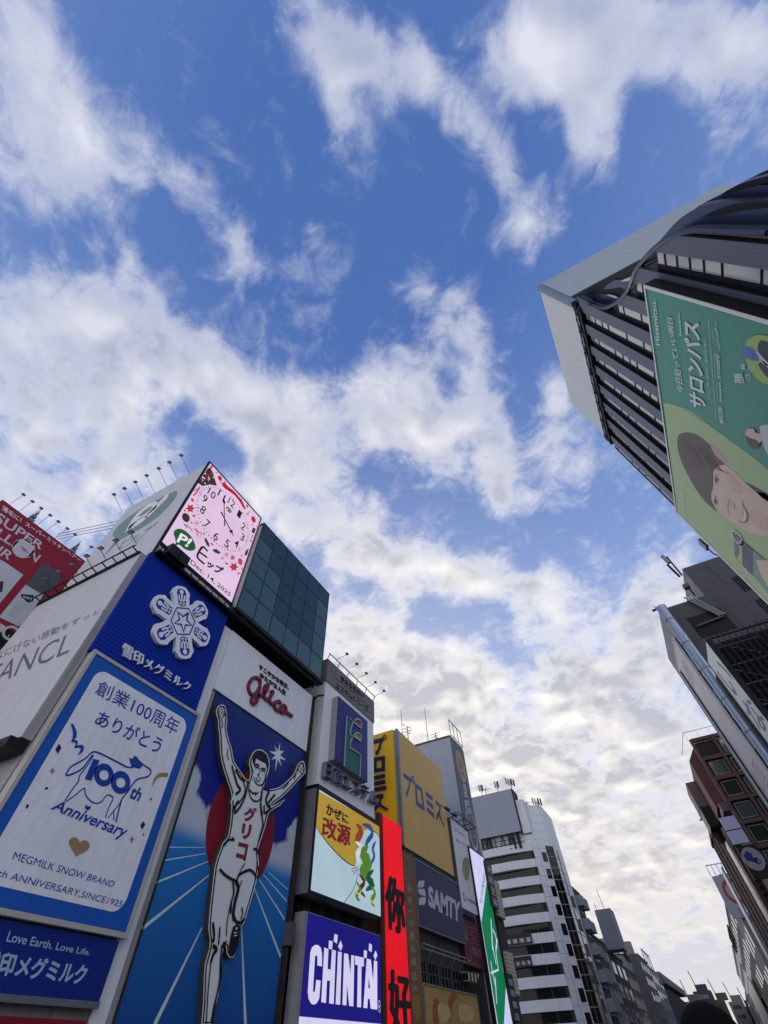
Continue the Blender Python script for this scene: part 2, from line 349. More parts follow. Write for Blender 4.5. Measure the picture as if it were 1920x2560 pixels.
class Art(MB):
    """flat painted or raised artwork on one Face, drawn in layers"""
    def __init__(s, F, n0=.01, step=.006): super().__init__(); s.F, s.n, s.step = F, n0, step
    def up(s, k=1): s.n += s.step*k; return s
    def fill(s, pts, m, curve=False, raise_=0.0, side=None):
        uv = s.F.uvs(smooth_loop(pts) if curve else pts)
        if raise_: s.slab(s.F, uv, s.n, s.n+raise_, m, side)
        else: s.flat(s.F, uv, s.n, m)
        return s
    def fill_uv(s, uv, m, raise_=0.0, side=None):
        if raise_: s.slab(s.F, uv, s.n, s.n+raise_, m, side)
        else: s.flat(s.F, uv, s.n, m)
        return s
    def line(s, pts, wpx, m, curve=False, raise_=0.0, caps=True):
        uv = s.F.uvs(smooth_loop(pts, 4, False) if curve else pts)
        a, b = s.F.uv(*pts[0]), s.F.uv(pts[0][0]+1, pts[0][1]); c = s.F.uv(pts[0][0], pts[0][1]+1)
        k = math.sqrt(abs((b[0]-a[0])*(c[1]-a[1])-(b[1]-a[1])*(c[0]-a[0])))   # metres per pixel here
        return s.stroke(uv, [x*k for x in wpx] if isinstance(wpx, (list, tuple)) else wpx*k, m, raise_, caps)
    def stroke(s, uv, wd, m, raise_=0.0, caps=True):
        L, Rr = ribbon(uv, wd); n = s.n+raise_
        s.add([s.F.P(*p, n) for p in L]+[s.F.P(*p, n) for p in Rr], [(i, i+1, len(L)+i+1, len(L)+i) for i in range(len(L)-1)], m)
        if raise_:
            k = len(L)
            for side in (L, Rr): s.add([s.F.P(*p, s.n) for p in side]+[s.F.P(*p, n) for p in side], [(i, i+1, k+i+1, k+i) for i in range(k-1)], m)
        if caps:
            for c, r in ((uv[0], wd[0] if isinstance(wd, (list, tuple)) else wd), (uv[-1], wd[-1] if isinstance(wd, (list, tuple)) else wd)):
                if raise_: s.slab(s.F, [(c[0]+r/2*math.cos(j*.6283), c[1]+r/2*math.sin(j*.6283)) for j in range(10)], s.n, n-.002, m)
                else: s.flat(s.F, [(c[0]+r/2*math.cos(j*.6283), c[1]+r/2*math.sin(j*.6283)) for j in range(10)], n-.001, m)
        return s
    def ell(s, c, rx, ry, m, rot=0.0, hole=0.0, k=28, raise_=0.0):   # c in pixels, radii in metres
        cu, cv = s.F.uv(*c); cs, sn = math.cos(rot), math.sin(rot)
        o = [(cu+rx*math.cos(6.2832*i/k)*cs-ry*math.sin(6.2832*i/k)*sn, cv+rx*math.cos(6.2832*i/k)*sn+ry*math.sin(6.2832*i/k)*cs) for i in range(k)]
        if not hole: return s.fill_uv(o, m, raise_)
        h = [(cu+(p[0]-cu)*hole, cv+(p[1]-cv)*hole) for p in o]
        s.add([s.F.P(*p, s.n+raise_) for p in o]+[s.F.P(*p, s.n+raise_) for p in h], [(i, (i+1) % k, k+(i+1) % k, k+i) for i in range(k)], m)
        return s
    def text(s, t, quad, m, bold=0.0, raise_=0.0, side=None):        # quad: pixel corners TL TR BR BL of the ink
        return s.text_uv(t, s.F.uvs(quad), m, bold, raise_, side)
    def heavy(s, t, quad, m, k):                 # thick brush writing: the strokes spread sideways by k pixels
        for dx, dy in ((0, 0), (k, 0), (-k, 0), (0, k), (0, -k), (k*.7, k*.7), (-k*.7, -k*.7), (k*.7, -k*.7), (-k*.7, k*.7)):
            s.text(t, [(x+dx, y+dy) for x, y in quad], m); s.n += .0007
        return s
    def text_uv(s, t, Q, m, bold=0.0, raise_=0.0, side=None):
        V, Fc, E, _ = glyphs(t, bold)
        if not V: return s
        TL, TR, BR, BL = [Vector(p) for p in Q]
        uv = []
        for x, y in V:
            a = TL+(TR-TL)*x; b = BL+(BR-BL)*x; uv.append(b+(a-b)*y)
        s.add([s.F.P(p.x, p.y, s.n+raise_) for p in uv], Fc, m)
        if raise_:
            o = len(uv); s.add([s.F.P(p.x, p.y, s.n) for p in uv]+[s.F.P(p.x, p.y, s.n+raise_) for p in uv], [(i, j, o+j, o+i) for i, j in E], side or m)
        return s
    def vtext(s, t, quad, m, bold=0.0, gap=.12, raise_=0.0, side=None):   # characters stacked from top to bottom
        Q = [Vector(p) for p in s.F.uvs(quad)]; n = len(t)
        for i, ch in enumerate(t):
            a0, a1 = i/n+gap/2/n, (i+1)/n-gap/2/n
            l = lambda a: Q[0]+(Q[3]-Q[0])*a
            r = lambda a: Q[1]+(Q[2]-Q[1])*a
            if ch == 'ー':
                mid = (l((a0+a1)/2)+r((a0+a1)/2))/2; wv = (r(a0)-l(a0))*.07
                s.fill_uv([tuple(p) for p in ((l(a0)+r(a0))/2-wv, (l(a0)+r(a0))/2+wv, (l(a1)+r(a1))/2+wv, (l(a1)+r(a1))/2-wv)], m, raise_); continue
            if ch == ' ': continue
            V = glyphs(ch, bold)[3]                                   # keep flat strokes flat
            x0, x1, y0, y1 = V
            pt = lambda x, y: (l(a1+(a0-a1)*y)+(r(a1+(a0-a1)*y)-l(a1+(a0-a1)*y))*x)
            s.text_uv(ch, [pt(x0, y1), pt(x1, y1), pt(x1, y0), pt(x0, y0)], m, bold, raise_, side)
        return s
_G = {}
_tc = bpy.data.curves.new('lettering', 'FONT'); _to = bpy.data.objects.new('lettering', _tc)
def glyphs(t, bold=0.0):
    """outline of a line of writing, scaled to the unit square, its triangles and its border"""
    if (t, bold) in _G: return _G[(t, bold)]
    _tc.body = t; _tc.size = 1.0; _tc.offset = bold; _tc.resolution_u = 3; _tc.fill_mode = 'FRONT'
    me = _to.to_mesh()
    V = [(v.co.x, v.co.y) for v in me.vertices]; Fc = [tuple(p.vertices) for p in me.polygons]; _to.to_mesh_clear()
    if not V: _G[(t, bold)] = ([], [], [], (0, 1, 0, 1)); return _G[(t, bold)]
    x0, x1 = min(v[0] for v in V), max(v[0] for v in V); y0, y1 = min(v[1] for v in V), max(v[1] for v in V)
    cnt = {}
    for f in Fc:
        for i in range(len(f)):
            e = (f[i], f[(i+1) % len(f)]); k = (min(e), max(e)); cnt[k] = None if k in cnt else e
    E = [e for e in cnt.values() if e]
    em = (max(0, min(1, (x0+.02)/1.0)), max(0, min(1, x1)), max(0, min(1, y0+.14)), max(0, min(1, y1+.14)))   # place inside the full-width cell
    if em[1]-em[0] < .05: em = (0, 1, em[2], em[3])
    if em[3]-em[2] < .05: em = (em[0], em[1], .42, .55)
    dx, dy = max(x1-x0, 1e-4), max(y1-y0, 1e-4)
    _G[(t, bold)] = ([((v[0]-x0)/dx, (v[1]-y0)/dy) for v in V], Fc, E, em)
    return _G[(t, bold)]
# ---------------------------------------------------------------- palette
def stripes(name, c1, c2, period, axis=2, duty=.5, rough=.5, metal=0.0, emit=0.0):
    if name in MATS: return MATS[name]
    m = mat(name, c1, rough=max(rough, .8), metal=metal, var=0, spec=.12); t = m.node_tree; b = t.nodes['Principled BSDF']
    g = nd(t, 'ShaderNodeSeparateXYZ', {0: nd(t, 'ShaderNodeTexCoord').outputs['Object']}).outputs[axis]
    fr = nd(t, 'ShaderNodeMath', {0: nd(t, 'ShaderNodeMath', {0: g, 1: 1/period}, operation='MULTIPLY').outputs[0]}, operation='FRACT').outputs[0]
    st = nd(t, 'ShaderNodeMath', {0: fr, 1: duty}, operation='LESS_THAN').outputs[0]
    mx = nd(t, 'ShaderNodeMix', data_type='RGBA')
    t.links.new(st, mx.inputs[0]); mx.inputs[6].default_value = (*lin(*c1), 1); mx.inputs[7].default_value = (*lin(*c2), 1)
    t.links.new(mx.outputs[2], b.inputs['Base Color'])
    return m
def grid_tiles(name, c1, c2, pu, pv, ax=1, line=.04, rough=.5, var=.08):
    """panel or tile cladding with thin joints"""
    if name in MATS: return MATS[name]
    m = mat(name, c1, rough=rough, var=var, streak=.12); t = m.node_tree; b = t.nodes['Principled BSDF']
    src = b.inputs['Base Color'].links[0].from_socket
    sp = nd(t, 'ShaderNodeSeparateXYZ', {0: nd(t, 'ShaderNodeTexCoord').outputs['Object']})
    ms = []
    for a_, p_ in ((ax, pu), (2, pv)):
        fr = nd(t, 'ShaderNodeMath', {0: nd(t, 'ShaderNodeMath', {0: sp.outputs[a_], 1: 1/p_}, operation='MULTIPLY').outputs[0]}, operation='FRACT').outputs[0]
        ms.append(nd(t, 'ShaderNodeMath', {0: fr, 1: line/p_}, operation='LESS_THAN').outputs[0])
    mxv = nd(t, 'ShaderNodeMath', {0: ms[0], 1: ms[1]}, operation='MAXIMUM').outputs[0]
    mx = nd(t, 'ShaderNodeMix', data_type='RGBA'); t.links.new(mxv, mx.inputs[0]); t.links.new(src, mx.inputs[6]); mx.inputs[7].default_value = (*lin(*c2), 1)
    t.links.new(mx.outputs[2], b.inputs['Base Color'])
    return m
white = mat('white_enamel', (226, 228, 234), .45, streak=.07, var=.05, scale=.4)
offwhite = mat('off_white_panel', (214, 216, 222), .5, streak=.07, var=.06, scale=.3)
paper = mat('white_vinyl', (222, 226, 236), .5, var=.04, scale=.3)
greyw = mat('grey_cladding', (150, 152, 158), .6, streak=.3, var=.1)
dgrey = mat('dark_concrete', (84, 84, 86), .8, streak=.3, var=.2, bump=.3)
mgrey = mat('concrete', (128, 128, 126), .85, streak=.35, var=.18, bump=.3)
black = mat('black_steel', (16, 16, 18), .5, var=.1)
soot = mat('dark_wall', (44, 42, 42), .8, streak=.3, var=.25)
steel = mat('galvanised_steel', (120, 126, 132), .4, .6, var=.15)
lampbk = mat('lamp_housing', (26, 27, 30), .5, var=.1)
lampgl = mat('lamp_glass', (150, 156, 160), .2, var=0)
wglass = glass('window_glass', (14, 18, 20), spec=.22)
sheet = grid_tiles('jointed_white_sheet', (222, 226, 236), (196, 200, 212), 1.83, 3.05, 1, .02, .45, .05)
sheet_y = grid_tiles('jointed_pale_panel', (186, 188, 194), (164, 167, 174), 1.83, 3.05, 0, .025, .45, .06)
def frect(F, pts):
    a = F.uvs(pts); return ((a[0][0]+a[3][0])/2, (a[1][0]+a[2][0])/2, (a[2][1]+a[3][1])/2, (a[0][1]+a[1][1])/2)
def rectuv(r, pad=0.0): return [(r[0]-pad, r[2]-pad), (r[1]+pad, r[2]-pad), (r[1]+pad, r[3]+pad), (r[0]-pad, r[3]+pad)]
def rrect(r, rad, k=5):
    out = []
    for cx, cy, a0 in ((r[1]-rad, r[2]+rad, -90), (r[1]-rad, r[3]-rad, 0), (r[0]+rad, r[3]-rad, 90), (r[0]+rad, r[2]+rad, 180)):
        for i in range(k+1): a = math.radians(a0+90*i/k); out.append((cx+rad*math.cos(a), cy+rad*math.sin(a)))
    return out
def base_of(F, r, z=None): p = F.P((r[0]+r[1])/2, r[2] if z is None else z); return p
def plate(F, r, n0, n1, m, pad=0.0):
    return MB().slab(F, rectuv(r, pad), n0, n1, m)
def frame_bars(F, r, wd, n0, n1, m, outer=True):
    b = MB(); o = wd if outer else 0; i_ = 0 if outer else wd
    u0, u1, v0, v1 = r
    for q_ in ((u0-o, u1+o, v0-o, v0+i_), (u0-o, u1+o, v1-i_, v1+o), (u0-o, u0+i_, v0+i_, v1-i_), (u1-i_, u1+o, v0+i_, v1-i_)): b.slab(F, rectuv(q_), n0, n1, m)
    return b
# ---------------------------------------------------------------- lamps on arms (one of each kind, then copies)
def make_spot(reach, lift, label, group, drop=.0):
    t = thing('sign_lamp', (0, 0, 0), label, 'lamp', group)
    MB().tube([(0, 0, 0), (0, 0, lift*.35), (0, -reach*.92, lift)], .02, lampbk).build('arm', t)
    b = MB(); c = Vector((0, -reach, lift))
    b.hexa([c+Vector(p) for p in ((-.17, -.16, .06), (.17, -.16, .06), (.17, .16, .12), (-.17, .16, .12))], [c+Vector(p) for p in ((-.12, -.1, .18), (.12, -.1, .18), (.12, .11, .22), (-.12, .11, .22))], lampbk)
    h = b.build('lamp_head', t)
    MB().hexa([c+Vector(p) for p in ((-.145, -.135, .035), (.145, -.135, .035), (.145, .135, .09), (-.145, .135, .09))], [c+Vector(p) for p in ((-.145, -.135, .062), (.145, -.135, .062), (.145, .135, .118), (-.145, .135, .118))], lampgl).build('lens', h)
    return t
# ---------------------------------------------------------------- 1. red hair-product building, far left, behind
Fr = Face('x', -40.0)
ztr = sum(on_x(-40, *p).z for p in q('w', 8,1252, 210,1398))/2
y0r = on_x(-40, 8, 1252).y-.1; y1r = 24.0
tb = thing('office_building', (-48, y1r/2, 0), 'plain grey office block behind the red hair advertisement', 'building')
MB().box((-58, y0r+.4, 0), (-40.6, y1r, ztr-.6), greyw).build('wall', tb)
red = mat('red_vinyl', (134, 20, 42), .5, var=.1, scale=.3); dred = mat('dark_red_vinyl', (120, 18, 38), .5, var=.1)
faded = mat('faded_white_ink', (186, 186, 194), .5, var=.06); silver = mat('printed_silver', (178, 186, 196), .4, var=.12, scale=.5); capd = mat('printed_cap_grey', (74, 78, 84), .5, var=.15); cap2 = mat('printed_dark_blue', (34, 46, 58), .5)
sg = thing('billboard', (-40, 10, 9), 'dark red hair spray billboard with bottles, leftmost of all signs', 'billboard')
r_ = (y0r, y1r, 9, ztr)
plate(Fr, r_, -.6, 0, red).build('panel', sg)
A = Art(Fr); A.line(q('a', -20,592, 700,1090), 2.2, dred)
A.build('seam', sg)
A = Art(Fr); A.up()
A.text('薄毛に！スーパーミリオンヘアー', q('a', 26,562, 700,1028, 690,1056, 14,606), paper, .008)
A.text('SUPER', q('a', -8,622, 388,898, 350,952, -58,696), faded, .014)
A.text('MILLI', q('a', -150,660, 165,872, 112,928, -205,735), faded, .014); A.text('N', q('a', 288,950, 356,998, 306,1060, 236,1012), faded, .014)
A.ell(q('a', 205,937)[0], .85, 1.0, faded)
A.up(); [A.line(q('a', 178+k*9,912+k*6, 198+k*9,958+k*5), .8, red, caps=False) for k in range(6)]
A.text('HAIR', q('a', -180,790, 128,988, 72,1040, -240,860), faded, .014)
A.build('lettering', sg)
A = Art(Fr); A.up()
A.fill(q('a', -160,1080, -60,1010, 30,1048, 200,1165, 130,1250, -60,1480, -330,1320), silver)
A.fill(q('a', 220,1250, 372,1340, 205,1600, 160,1610, -10,1530), silver)
A.up()
A.fill(q('a', 372,1065, 425,1090, 530,1165, 500,1240, 380,1342, 222,1252), capd, raise_=0)
A.fill(q('a', 180,1330, 290,1340, 285,1395, 240,1408, 180,1355), cap2); A.fill(q('a', -10,1220, 30,1222, 20,1310, -10,1322), cap2)
A.fill(q('a', 0,1580, 66,1625, 0,1684, -60,1640), faded); A.fill(q('a', 66,1625, 134,1668, 30,1830, -60,1700), black)
A.up(); A.text('SMH', q('a', 198,1345, 272,1362, 268,1385, 194,1364), faded, .02)
A.ell(q('a', 92,1668)[0], .62, .62, faded, hole=.68); A.line(q('a', 80,1685, 66,1702), 2.0, faded)
for k in range(6): A.line(q('a', 150-k*16,1400+k*22, 225-k*16,1428+k*22), .7, capd, caps=False)
A.build('printed_picture', sg)
lmp = make_spot(.9, .9, 'small dark flood lamp on the red billboard top edge', 'flood lamps on the red billboard')
px_l = q('a', 90,555, 172,612, 252,668, 330,730, 405,782, 488,838, 556,892, 695,1003)
for i_, p in enumerate(px_l):
    loc = on_x(-40, *p); loc.z = ztr
    if i_ == 0: lmp.location = loc; lmp.rotation_euler = (0, 0, math.radians(90)); L0 = lmp
    else: dup(L0, loc, math.radians(90), None)
for kx, lab in ((q('a', 262,690, 370,598), 'thick mast aerial leaning over the red billboard, nearer the left edge'), (q('a', 632,952, 705,862), 'slim mast aerial above the red billboard, nearer the white clock tower')):
    a_ = on_x(-40.5, *kx[0]); a_.z = ztr-.3; h_ = on_x(-40.5, *kx[1]).z-ztr
    t = thing('roof_aerial', a_, lab, 'aerial'); MB().tube([a_, a_+Vector((0, 0, h_*1.05))], [.16, .03], steel).build('mast', t)
    b = MB()
    for k in range(3): z_ = a_.z+h_*(.25+.22*k); b.box((a_.x-.18, a_.y-.28+.1*k, z_), (a_.x+.18, a_.y+.3-.1*k, z_+h_*.13), steel)
    b.build('antenna_panel', t)
wr = MB()
for k in range(3): wr.tube([on_x(-40, *q('a', 500,812+k*22)[0]), on_y(9.6, *q('a', 1040,672+k*26)[0])+Vector((0, .3, 0))], .03, lampbk, 4)
tag(wr.build('cable'), 'three thin cables strung from the red billboard to the clock tower', 'cable')
# ---------------------------------------------------------------- 2. corner building on the left bank with its signs
xL = -22.0; FL = Face('x', xL)
yf = on_x(xL, 351.6, 1383.6).y; Ff = Face('y', yf)                 # cosmetics board plane, facing the bridge
zf1 = (on_y(yf, 98, 1509).z+on_y(yf, 351.6, 1383.6).z)/2; zf0 = on_y(yf, 60, 1838).z; xf0 = on_y(yf, 98, 1509).x
cb = thing('corner_building', (-28, 13, 0), 'grey corner block on the left bank carrying the blue dairy boards', 'building')
MB().box((xf0, 9.35, 0), (-22.1, 17.0, zf1-.2), greyw).build('wall', cb)
MB().box((xf0, 9.3, zf1-.2), (-22.05, 17.05, zf1+.25), mgrey).build('parapet', cb)
# cosmetics board
s1 = thing('billboard', (-28, yf, zf0), 'white cosmetics billboard with slanted grey lettering, facing the bridge', 'billboard')
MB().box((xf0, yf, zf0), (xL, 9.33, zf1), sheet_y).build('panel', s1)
MB().box((xL, yf+.02, zf0), (xL+.03, 9.3, zf1), greyw).build('side_cover', s1)
inkg = mat('slate_ink', (82, 86, 104), .5, var=.05)
A = Art(Ff); A.text('FANCL', q('a', -45,1955, 655,1648, 590,1838, -150,2165), inkg, -.004)
A.text('なにげない感動をずっと。', q('a', -22,1830, 925,1430, 905,1478, -40,1915), inkg, -.002)
A.build('lettering', s1)
b = MB()
zt = zf1
for zz, yy in ((zt+.05, yf-.1), (zt+.2, yf-.55)):
    b.bar((xf0, yy, zz), (xL-.1, yy, zz), .075, black)
n_ = 11
for k in range(n_): x_ = xf0+.3+(xL-xf0-.6)*k/(n_-1); b.bar((x_, yf, zt+.05), (x_, yf-.55, zt+.2), .06, black)
b.bar((xf0, yf-.05, zt-.06), (xL, yf-.05, zt-.06), .1, black)
tag(b.build('catwalk'), 'black ladder-like catwalk along the top of the white cosmetics board', 'catwalk')
b = MB(); b.box((xf0, yf-.35, zf0-.5), (xL-.05, 9.3, zf0-.06), black); b.bar((xf0, yf-1.0, zf0-.1), (xL-.9, yf-1.0, zf0-.1), .12, black)
for k in range(9): x_ = xf0+.3+(xL-xf0-1.4)*k/8; b.bar((x_, yf-.3, zf0-.1), (x_, yf-1.0, zf0-.1), .09, black)
tag(b.build('maintenance_ledge'), 'black maintenance ledge under the white cosmetics board', 'ledge')
lm = make_spot(.75, .55, 'dark flood lamp on the catwalk above the white cosmetics board', 'flood lamps on the catwalk')
pxs = q('a', 1215,955, 1080,1022, 952,1090, 830,1155, 710,1222, 595,1282, 490,1345)
for i_, p in enumerate(pxs):
    loc = on_z(zt+.1, *p); loc.y = yf-.5
    if i_ == 0: lm.location = loc; L1 = lm
    else: dup(L1, loc)
# dairy boards
Fm = Face('x', -21.7)
rT = frect(Fm, q('w', 379,1378, 569.8,1541, 488.8,1784, 225.7,1626.6))
lou = stripes('blue_louvre', (14, 50, 158), (9, 36, 124), .22, 2, .42)
sT = thing('billboard', base_of(Fm, rT), 'dark blue ribbed dairy board with a big raised white snow crystal', 'billboard')
plate(Fm, rT, -.32, 0, lou).build('panel', sT)
cblue = mat('blue_paint', (14, 40, 150), .45, var=.06)
A = Art(Fm, .02); cu, cv = Fm.uv(449.9, 1556); RR = (Fm.uv(*q('e', 360,290)[0])[0]-Fm.uv(*q('a', 1218,1560)[0])[0])/2
def rot2(p, a): return (cu+p[0]*math.cos(a)-p[1]*math.sin(a), cv+p[0]*math.sin(a)+p[1]*math.cos(a))
armw = [(.0, .30), (.36, .25), (.46, .255), (.70, .27), (.80, .30), (.88, .24), (.96, .19), (1.0, .09)]
armo = [(r*RR, t*RR) for r, t in armw]+[(r*RR, -t*RR) for r, t in armw[::-1]]
hexo = [(.42*RR*math.cos(math.radians(30+60*k)), .46*RR*math.sin(math.radians(30+60*k))) for k in range(6)]
for k in range(6): A.fill_uv([rot2(p, math.radians(60*k)) for p in smooth_loop(armo, 2)], paper, .25, paper)
A.fill_uv([(cu+(p[0]-cu)*1.15, cv+(p[1]-cv)*1.15) for p in [rot2(p_, 0) for p_ in hexo]], paper, .253)
A.n += .256; A.up()
ins = [(.40, .0), (.46, .12), (.70, .135), (.80, .16), (.90, .11), (.93, 0)]
for k in range(6):
    a = math.radians(60*k)
    A.n += .004; A.fill_uv([rot2((r*RR, t*RR), a) for r, t in ins+[(r, -t) for r, t in ins[-2:0:-1]]], cblue)
    A.n += .006; A.fill_uv([rot2((.83*RR+.07*RR*math.cos(j*.5236), .07*RR*math.sin(j*.5236)), a) for j in range(12)], paper)
    A.stroke([rot2((.44*RR, 0), a), rot2((.74*RR, 0), a)], .055*RR, paper)
    for sgn in (1, -1):
        A.stroke([rot2((.52*RR, .0), a), rot2((.60*RR, sgn*.085*RR), a), rot2((.74*RR, sgn*.09*RR), a)], .05*RR, paper, caps=False)
        A.stroke([rot2((.46*RR, .0), a), rot2((.50*RR, sgn*.085*RR), a)], .05*RR, paper, caps=False)
    A.n -= .01
A.n += .012; hx = [rot2(p, 0) for p in hexo]
A.stroke([((p[0]-cu)*.93+cu, (p[1]-cv)*.93+cv) for p in hx+hx[:1]], .035*RR, cblue, caps=False)
st = [rot2(((.30 if k % 2 == 0 else .125)*RR*math.cos(math.radians(90+36*k)), (.30 if k % 2 == 0 else .125)*RR*math.sin(math.radians(90+36*k))), -.12) for k in range(10)]
A.stroke(st+st[:1], .05*RR, cblue)
A.build('snow_crystal', sT)
A = Art(Fm, .02); A.text('雪印メグミルク', [*q('a', 1062,1755), *q('e', 142,862), *q('e', 118,950), *q('a', 1040,1868)], paper, .004, raise_=.14)
A.build('lettering', sT)
rB = frect(Fm, q('w', 240,1640, 488.5,1790, 312.5,2336, 0,2268)); rB = (9.62, rB[1], rB[2], rB[3])
u0_ = (Fm.uv(*q('b', 818,130)[0])[0]+Fm.uv(*q('b', 0,1440)[0])[0])/2; rB = (u0_, rB[1], rB[2], rB[3])
sB = thing('billboard', base_of(Fm, rB), 'white anniversary dairy board with blue border, cow outline and gold heart', 'billboard')
plate(Fm, rB, -.3, .1, mat('bright_blue_paint', (20, 84, 176), .45, var=.05)).build('panel', sB)
frame_bars(Fm, rB, .17, -.3, .16, mat('pale_trim', (170, 168, 164), .5)).build('frame', sB)
A = Art(Fm, .11); k_ = .52
A.fill_uv(rrect((rB[0]+k_, rB[1]-k_, rB[2]+k_, rB[3]-k_), .55), sheet)
A.build('printed_sheet', sB)
ink = mat('blue_ink', (18, 62, 158), .5, var=.04); gold = mat('gold_ink', (150, 128, 92), .5, var=.05); navy = mat('navy_ink', (16, 24, 92), .5, var=.04)
A = Art(Fm, .122)
A.text('創業100周年', q('b', 852,345, 1552,700, 1500,835, 800,470), ink, .004)
A.text('ありがとう', q('b', 850,605, 1405,855, 1350,990, 795,730), ink, .012)
A.text('MEGMILK SNOW BRAND', q('c', 115,312, 985,570, 955,620, 85,380), ink, .0)
A.text('100th ANNIVERSARY,SINCE1925', q('c', -150,430, 1052,740, 1025,800, -190,500), ink, .0)
A.text('Anniversary', [*q('b', 490,1385), *q('c', 1110,100), *q('c', 1030,225), *q('b', 395,1490)], ink, .02)
A.text('th', q('b', 1150,1255, 1232,1300, 1178,1400, 1090,1365), ink, .03)
A.build('lettering', sB)
A = Art(Fm, .122)
for pts, w_ in ((q('b', 785,1000, 745,1050, 700,1110, 640,1150, 557,1175, 575,1130, 600,1098, 650,1070, 720,1030, 770,982, 800,972, 850,985, 1000,1060, 1080,1102, 1130,1105), 4.4), (q('b', 790,1005, 745,1080, 700,1140, 668,1185, 662,1225, 620,1280, 580,1340, 545,1392), 3.4),
                (q('b', 1235,1090, 1280,1122, 1288,1150, 1262,1184, 1180,1205, 1140,1240, 1090,1312, 1040,1375, 1020,1440, 1002,1510, 988,1570), 4.0), (q('b', 1035,1390, 1000,1440, 960,1490, 918,1540), 3), (q('b', 967,1490, 968,1560), 3),
                (q('b', 555,1402, 640,1340, 710,1285, 722,1340, 762,1392, 812,1415, 862,1400, 910,1345, 962,1368, 930,1440, 895,1535), 3.6)):
    A.line(pts, w_*.95, ink, curve=True)
A.up(); A.fill(q('b', 1100,1020, 1130,1032, 1143,1006, 1165,1012, 1190,1045, 1232,1082, 1190,1117, 1120,1102), ink)
A.fill(q('b', 790,1030, 845,1045, 772,1222, 715,1205), ink)
for cx_, cy_ in ((881,1170), (1026,1235)):
    c = q('b', cx_, cy_)[0]; uv = Fm.uvs(q('b', *[v for k in range(20) for v in (cx_+84*math.cos(k*.31416)+ -14*math.sin(k*.31416), cy_+98*math.sin(k*.31416)+18*math.cos(k*.31416))]))
    uv2 = Fm.uvs(q('b', *[v for k in range(20) for v in (cx_+2+40*math.cos(k*.31416)-8*math.sin(k*.31416), cy_+2+44*math.sin(k*.31416)+9*math.cos(k*.31416))]))
    A.add([Fm.P(*p, A.n) for p in uv]+[Fm.P(*p, A.n) for p in uv2], [(i, (i+1) % 20, 20+(i+1) % 20, 20+i) for i in range(20)], ink)
A.line(q('b', 605,735, 628,790, 628,840, 605,880), [5, 9, 10, 2], ink, True); A.line(q('b', 605,880, 645,885, 635,935), [4, 7, 2], ink, True); A.line(q('b', 632,930, 690,925, 690,960, 660,995), [4, 8, 8, 2], ink, True)
def hrt(cx, cy, s): return [(cx+s*16*math.sin(t)**3/16+s*.0, cy-s*(13*math.cos(t)-5*math.cos(2*t)-2*math.cos(3*t)-math.cos(4*t))/16) for t in [k*6.2832/24 for k in range(24)]]
def skew(p, cx, cy): return [(x-(y-cy)*.28, y+(x-cx)*.3) for x, y in p]
A.fill(q('b', *[v for p in skew(hrt(740,1455,26), 740, 1455) for v in p]), ink)
A.fill(q('c', *[v for p in skew(hrt(662,268,88), 662, 268) for v in p]), gold)
for v_, x, y, w1, h1, m_ in (('b',488,945,26,45,navy), ('b',435,1135,28,32,gold), ('b',385,1287,17,14,navy), ('b',218,1443,15,22,navy), ('b',1288,1380,11,14,navy), ('b',1217,1605,22,36,navy), ('c',1123,207,26,32,gold), ('c',1223,165,8,15,navy)):
    st4 = q(v_, x+.0,y-h1, x+w1*.45,y-h1*.18, x+w1,y, x+w1*.35,y+h1*.25, x,y+h1, x-w1*.45,y+h1*.2, x-w1,y, x-w1*.35,y-h1*.2) if m_ is gold else q(v_, x+w1*.2,y-h1, x+w1,y-h1*.2, x-w1*.2,y+h1, x-w1,y+h1*.1)
    A.fill(st4, m_)
A.line(q('b', 1425,1170, 1360,1172, 1322,1210, 1303,1268), [9, 8, 6, 1], gold, True)
A.build('printed_picture', sB)
rC = (9.62, Fm.uv(*q('c', 1040,1040)[0])[0], 0, 0); uC = (Fm.uv(*q('c', 1035,1042)[0])[0]+Fm.uv(*q('c', 865,1612)[0])[0])/2
Fc = Face('x', -21.85)
vC1 = rB[2]-.25; vC0 = Fc.uv(*q('c', 865,1615)[0])[1]
rC = (9.45, uC, vC0, vC1)
sC = thing('billboard', base_of(Fc, rC), 'low dark blue dairy board with pale slogan, under the anniversary board', 'billboard')
plate(Fc, rC, -.1, .15, mat('deep_blue_paint', (10, 36, 124), .45, var=.08)).build('panel', sC)
plate(Fc, (rC[0], rC[1], rC[2]-.18, rC[2]), -.1, .25, steel).build('bottom_trim', sC)
skyink = mat('pale_blue_ink', (150, 178, 205), .5, var=.04)
A = Art(Fc, .16); A.text('Love Earth. Love Life.', q('c', 58,1000, 765,1160, 748,1210, 25,1090), skyink, .012)
A.text('雪印メグミルク', q('c', -140,1150, 752,1290, 690,1470, -200,1360), skyink, .035)
A.build('lettering', sC)
